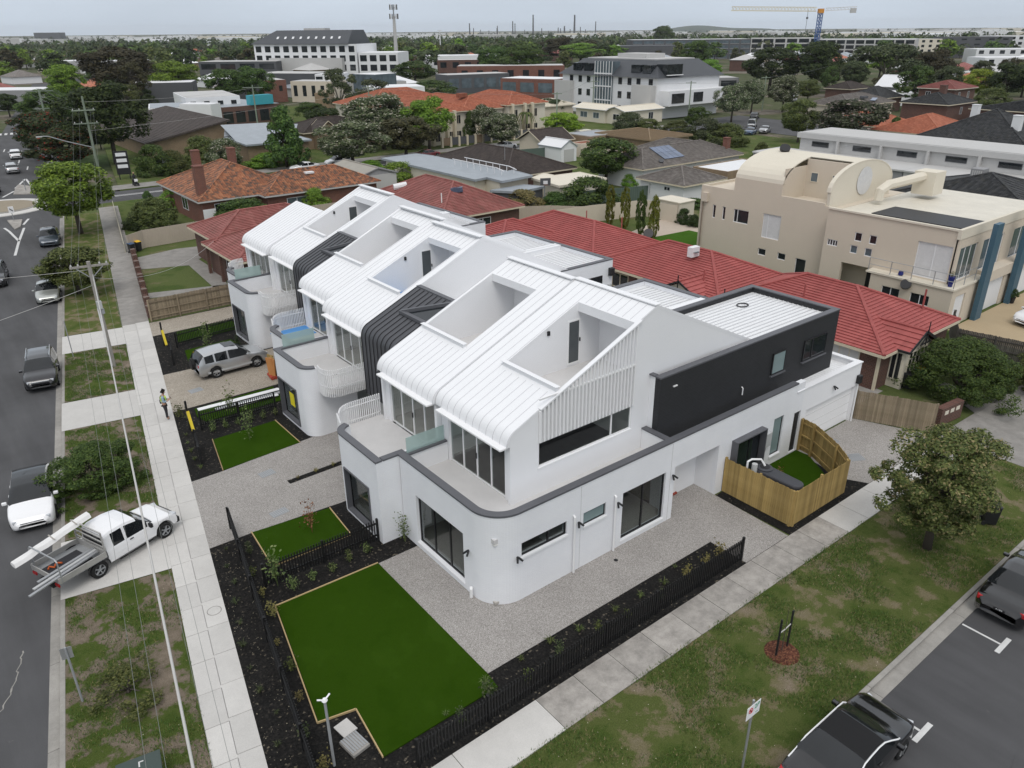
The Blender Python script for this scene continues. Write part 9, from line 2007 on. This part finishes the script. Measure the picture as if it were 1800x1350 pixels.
# telecom mast, crane
t = thing('telecom_mast', 'tall pale telecom mast with two rings of antenna panels', 'mast', (240, 409, 0)); b = Vector((240, 409, 0)); put(MB().tube([b, b+Vector((0, 0, 27.5))], [1.3, .75], 14), 'mast_shaft', M['lgrey_render'], t)
put(MB().tube([b+Vector((0, 0, 27)), b+Vector((0, 0, 33.2))], .35, 8), 'mast_top', M['steel_dull'], t)
for ring_, z, R in ((0, 26.2, 2.3), (1, 30.8, 2.0)):
 for k in range(9):
  a = 2*pi*k/9; put(MB().obox(b+Vector((R*cos(a), R*sin(a), z+1.1)), .5, .28, 2.6, a), 'antenna_panel', M['white_wall'] if k % 2 else M['dgrey'], t); put(MB().beam(b+Vector((0, 0, z+.8)), b+Vector((R*cos(a), R*sin(a), z+.8)), .12, .12), 'antenna_arm', M['steel_dull'], t)
t = thing('light_mast', 'slim white lighting mast right of the telecom mast', 'mast', (330, 500, 0)); put(MB().tube([(330, 500, 0), (330, 500, 20)], [.5, .25], 8), 'mast_shaft', M['white_wall'], t); put(MB().obox((330, 500, 20), 3, .4, .5), 'lamp_bar', M['white_wall'], t)
t = thing('tower_crane', 'tower crane with a blue mast, white jib and orange cab', 'crane', (505, 312, 0)); b = Vector((505, 312, 0)); BL = plain('crane_blue', (.03, .10, .32), .6); OG = plain('crane_orange', (.62, .26, .03), .6)
def lattice(parent, p, q, w, n, mat, name, tri=False):
 p, q = Vector(p), Vector(q); d = (q-p).normalized(); u = Vector((0, 0, 1)) if abs(d.z) < .9 else Vector((1, 0, 0)); r = d.cross(u).normalized(); u = r.cross(d); m = MB(); C4 = [(-1, -1), (1, -1), (1, 1), (-1, 1)] if not tri else [(-1, -1), (1, -1), (0, 1)]
 off = [r*a*w/2+u*b_*w/2 for a, b_ in C4]
 for o_ in off: m.beam(p+o_, q+o_, .36, .36)
 for i in range(n):
  a, b_ = p.lerp(q, i/n), p.lerp(q, (i+1)/n)
  for k in range(len(off)): m.beam(a+off[k], b_+off[(k+1) % len(off)], .22, .22)
 put(m, name, mat, parent)
lattice(t, b, b+Vector((0, 0, 28.5)), 2.2, 14, BL, 'crane_mast'); jd = Vector((-.66, .75, 0)); jd.normalize()
lattice(t, b+jd*3+Vector((0, 0, 30.6)), b+jd*57+Vector((0, 0, 31.6)), 2.4, 26, plain('crane_cream', (.68, .60, .42), .6), 'jib', True); lattice(t, b-jd*3+Vector((0, 0, 30.4)), b-jd*22+Vector((0, 0, 31.2)), 1.6, 9, M['white_wall'], 'counter_jib', True)
put(MB().obox(b+Vector((0, 0, 29.6)), 5, 3, 2.6, .8), 'crane_cab', OG, t); put(MB().obox(b-jd*20+Vector((0, 0, 29.6)), 3.6, 2.0, 2.8, math.atan2(jd.y, jd.x)), 'counterweight', M['lgrey_render'], t); put(MB().tube([b+jd*8+Vector((0, 0, 30)), b+jd*8+Vector((0, 0, 17))], .12, 5), 'hoist_line', M['dgrey'], t); put(MB().obox(b+jd*8+Vector((0, 0, 25.5)), 1.2, .8, 1.2), 'hook_block', M['dgrey'], t)
# ------------------------------------------------------------------ trees of the middle distance
FIX = {'wide green hedge under the orange roof': (30.0, 87.4, 3.1), 'yellow green bush beside the orange roof wing': (38.4, 86.6, 3.3), 'low bush below the orange house window': (34.4, 86.8, 1.5), 'tall pointed tree behind the orange tiled house': (50.5, 123.2, 9.3)}
for x, y, h, w, k, mt, tk, lab in MIDTREES:
 if lab in FIX: x, y, h = FIX[lab]
 sh = tk is None and h < 6 and k != 'column'
 if 'right of the bright tree near' in lab: pass
 tree(lab, x, y, h, w, k, mt, tk, name='shrub' if sh else 'tree', cat='shrub' if sh else 'tree')
def palm(x, y, h):
 t = thing('palm_tree', 'feathery palm before the cream townhouse at %s' % ('left' if x < 101.5 else 'right'), 'palm', (x, y, 0)); put(MB().tube([(x, y, 0), (x+.1, y, h*.5), (x, y, h)], [.22, .17, .14], 8), 'trunk', M['bark'], t); m = MB(); r = random.Random(int(x))
 for i in range(16):
  a = 2*pi*i/16+r.uniform(-.2, .2); d = Vector((cos(a), sin(a), 0)); s = Vector((-d.y, d.x, 0)); prev = Vector((x, y, h))
  for k in range(5):
   p = Vector((x, y, h))+d*.5*(k+1)+Vector((0, 0, .55*(k+1)-.17*(k+1)**2)); w = .28*(1-k/6); m.add([prev-s*w, prev+s*w, p+s*w*.8-Vector((0, 0, .1)), p-s*w*.8-Vector((0, 0, .1))], [[0, 1, 2, 3]]); prev = p
 put(m, 'fronds', M['leaf_olive'], t)
palm(99.5, 126.8, 4.2); palm(103.8, 126.9, 4.4)
# ------------------------------------------------------------------ suburb to the horizon
rn = random.Random(2024)
def inview(x, y, m=1.06):
 d = Vector((x, y)); a = math.atan2(x, y)-radians(38.11); return abs(math.degrees(a)) < 35*m
HM = []
for k in range(4):
 w, d, h = [(12, 14, 2.8), (10, 16, 3), (15, 11, 2.9), (11, 12, 5)][k]; wl = MB().box(-w/2, -d/2, -.1, w/2, d/2, h).mesh('wall'); rf = MB(); z = h; o_ = .5; tn = .42
 X, Y = w/2+o_, d/2+o_; q = min(X, Y); rz_ = z+q*tn; r0, r1 = ((0, -Y+X, rz_), (0, Y-X, rz_)) if X < Y else ((-X+Y, 0, rz_), (X-Y, 0, rz_)); c4 = [(-X, -Y, z), (X, -Y, z), (X, Y, z), (-X, Y, z)]
 if X < Y: fs = [(c4[0], c4[1], r0), (c4[1], c4[2], r1, r0), (c4[2], c4[3], r1), (c4[3], c4[0], r0, r1)]
 else: fs = [(c4[0], c4[1], r1, r0), (c4[1], c4[2], r1), (c4[2], c4[3], r0, r1), (c4[3], c4[0], r0)]
 for f_ in fs: rf.face(*f_)
 HM.append((wl, rf.mesh('roof'))); wl.materials.append(None); HM[-1][1].materials.append(None)
OCC = [(x, y, 9) for x, y, *_ in MIDTREES]
nh = 0; ROOFS = ['grey_tile', 'dark_tile', 'brown_tile', 'terra_tile', 'white_wall', 'pink_tile', 'zinc', 'lgrey_render']; NAMES = {'grey_tile': 'grey', 'dark_tile': 'charcoal', 'brown_tile': 'brown', 'terra_tile': 'orange', 'white_wall': 'white', 'pink_tile': 'faded red', 'zinc': 'blue grey', 'lgrey_render': 'pale grey'}
for i in range(9000):
 if nh >= 170: break
 dist = rn.uniform(250, 900)**1.0; a = radians(38.11+rn.uniform(-36, 36)); x, y = dist*sin(a), dist*cos(a)
 if dist < 430 and -8 < math.degrees(a)-38.11 < 24: continue
 if abs(x-(kb(y)-6)) < 14 and y < 420: continue
 if any((x-u)**2+(y-v)**2 < 19**2 for u, v, _ in OCC): continue
 OCC.append((x, y, 9)); r = rn.choice(ROOFS); w = rn.choice(['white_wall', 'cream', 'brick_brown', 'brick_tan', 'lgrey_render'])
 t = thing('house', 'small distant house with a %s roof among the far suburb trees' % NAMES[r], 'house', (x, y, 0), radians(rn.choice([10.5, -79.5]))+rn.uniform(-.05, .05), 'far houses with %s roofs' % NAMES[r]); k = rn.randrange(4)
 for nm_, me, mt in (('wall', HM[k][0], w), ('roof', HM[k][1], r)): o = inst(nm_, me, t); o.material_slots[0].link = 'OBJECT'; o.material_slots[0].material = M[mt]
 nh += 1
nt_ = 0; LF = ['leaf_dark', 'leaf_mid', 'leaf_mid', 'leaf_gum', 'leaf_gum', 'leaf_olive', 'leaf_brown', 'leaf_bright']; TN = {'leaf_dark': 'dark', 'leaf_mid': 'mid green', 'leaf_gum': 'grey green', 'leaf_olive': 'olive', 'leaf_brown': 'brownish', 'leaf_bright': 'bright green'}
for i in range(20000):
 if nt_ >= 290: break
 dist = rn.uniform(230, 720); a = radians(38.11+rn.uniform(-36, 36)); x, y = dist*sin(a), dist*cos(a); dg = math.degrees(a)-38.11
 if abs(x-(kb(y)-6)) < 11 and y < 420: continue
 if dist < 400 and -22 < dg < 20: continue
 if 400 < dist < 620 and 5 < dg < 33 and rn.random() < .75: continue
 if any((x-u)**2+(y-v)**2 < (s*.8)**2 for u, v, s in OCC): continue
 OCC.append((x, y, 8)); mt = rn.choice(LF); h = rn.uniform(5, 13); tree('distant %s tree among the far suburb roofs' % TN[mt], x, y, h, h*rn.uniform(.7, 1.15), 'far' if dist > 380 else rn.choice(['round', 'loose', 'umbrella', 'round']), mt, 'std', group='far %s trees' % TN[mt]); nt_ += 1
# tree belts beyond: one mass
def belt(seed, n, d0, d1, mat, hmin, hmax):
 r = random.Random(seed); mb = MB()
 for i in range(n):
  dist = sqrt(r.uniform(d0*d0, d1*d1)); a = radians(38.11+r.uniform(-36, 36)); x, y = dist*sin(a), dist*cos(a); h = r.uniform(hmin, hmax); w = h*r.uniform(.8, 1.7)
  for k in range(26):
   th = r.uniform(0, 6.283); u = r.random(); p = Vector((x+w/2*cos(th)*sqrt(1-u*u)*r.uniform(.6, 1), y+w/2*sin(th)*sqrt(1-u*u)*r.uniform(.6, 1), h*(.25+.75*u))); n_ = Vector((cos(th), sin(th), u*1.5+r.gauss(0, .4))).normalized(); q = n_.orthogonal().normalized(); v = n_.cross(q); s = h*.17*r.uniform(.6, 1.3)
   mb.add([p-q*s, p-v*s*.7, p+q*s, p+v*s*.7], [[0, 1, 2, 3]])
 o = put(mb, 'treetops', mat); o['kind'] = 'stuff'; tag(o, 'mass of distant treetops below the horizon', 'trees'); return o
belt(1, 900, 640, 1500, M['leaf_dark'], 6, 13); belt(2, 800, 600, 1500, M['leaf_gum'], 5, 12); belt(3, 420, 600, 1400, M['leaf_mid'], 6, 13); belt(4, 900, 1500, 3800, M['leaf_dark'], 6, 13)
# warehouses, refinery stacks, hills
wm = MB().box(-.5, -.5, 0, .5, .5, 1).mesh('shed'); wm.materials.append(None)
for i in range(120):
 dist = rn.uniform(1500, 4600); dg = rn.uniform(-24, 35) if i % 5 else rn.uniform(-35, -20); a = radians(38.11+dg);
 o = bpy.data.objects.new('warehouse', wm); COL.objects.link(o); o.location = (dist*sin(a), dist*cos(a), 0); o.rotation_euler = (0, 0, rn.choice([.18, -1.39])+rn.uniform(-.1, .1)); o.scale = (rn.uniform(60, 190), rn.uniform(30, 80), rn.uniform(7, 12)); o.material_slots[0].link = 'OBJECT'; o.material_slots[0].material = M[rn.choice(['white_wall', 'white_wall', 'lgrey_render', 'cream_lt', 'white_wall'])]; tag(o, 'pale warehouse in the industrial belt below the horizon', 'warehouse', 'pale warehouses near the horizon')
sm = MB().tube([(0, 0, 0), (0, 0, .5), (0, 0, 1)], [.5, .4, .34], 8).mesh('stack'); sm.materials.append(M['dgrey'])
STK = [(831, 44, 8), (838, 50, 6), (880, 47, 7), (879, 50, 5), (907, 41, 8), (911, 44, 6), (928, 52, 5), (943, 33, 10), (958, 50, 6), (987, 49, 7), (991, 50, 6), (998, 47, 10), (1016, 33, 12), (1026, 48, 6), (1053, 41, 7), (850, 52, 5), (865, 53, 5), (1008, 51, 6), (1035, 51, 5), (970, 53, 5)]
for px, py, w in STK:
 a = math.atan((px-900)/1344.3/cos(radians(24.85))*cos(radians(24.85))*1.0); dist = 2500
 az = radians(38.11)+math.atan((px-900)/(1344.3*cos(radians(24.85))+ (675-py)*sin(radians(24.85)))); hz = 60.5-.0093*px
 o = bpy.data.objects.new('refinery_stack', sm); COL.objects.link(o); o.location = (dist*sin(az), dist*cos(az), 0); o.scale = (w*.55, w*.55, 20+(hz-py)*dist/1344.3/0.98*1.12); tag(o, 'thin dark refinery chimney on the skyline', 'chimney', 'refinery chimneys')
def hill(label, px0, px1, hgt, dist, n=24):
 mb = MB(); r = random.Random(px0); V = []
 for i in range(n+1):
  t = i/n; az = radians(38.11)+math.atan((px0+(px1-px0)*t-900)/1480); z = hgt*sin(pi*t)**1.5*(.8+.3*sin(t*9+px0))+4; V.append((dist*sin(az), dist*cos(az), z))
 B = [(x*1.12, y*1.12, 0) for x, y, z in V]; F = [(x*.96, y*.96, -2) for x, y, z in V]; k = n+1; mb.add(F+V+B, [[i, i+1, k+i+1, k+i] for i in range(n)]+[[k+i, k+i+1, 2*k+i+1, 2*k+i] for i in range(n)]); o = struct(mb, 'hills', M['leaf_hill'], smooth=True)
M['leaf_hill'] = plain('hill_scrub', (.06, .08, .06), .95, .2, .002, .01)
hill('', 1130, 1400, 34, 4950)
block('long grey block on the left skyline', (452, 2955), (518, 2915), 40, 24, 'dgrey', 'dgrey', 'office_block', 'building')
# ------------------------------------------------------------------ air
hz = MB().box(-2600, -500, -1.3, 5900, 6400, 62); o = put(hz, 'haze', None); o['kind'] = 'stuff'; tag(o, 'thin pale haze over the suburb', 'haze')
o.data.materials.clear(); hm = bpy.data.materials.new('haze_air'); hm.use_nodes = True; N = hm.node_tree.nodes; N.clear(); out = N.new('ShaderNodeOutputMaterial'); pv = N.new('ShaderNodeVolumePrincipled')
pv.inputs['Color'].default_value = (.93, .96, 1.0, 1); pv.inputs['Density'].default_value = .00007; pv.inputs['Anisotropy'].default_value = .2; hm.node_tree.links.new(pv.outputs[0], out.inputs['Volume']); o.data.materials.append(hm)
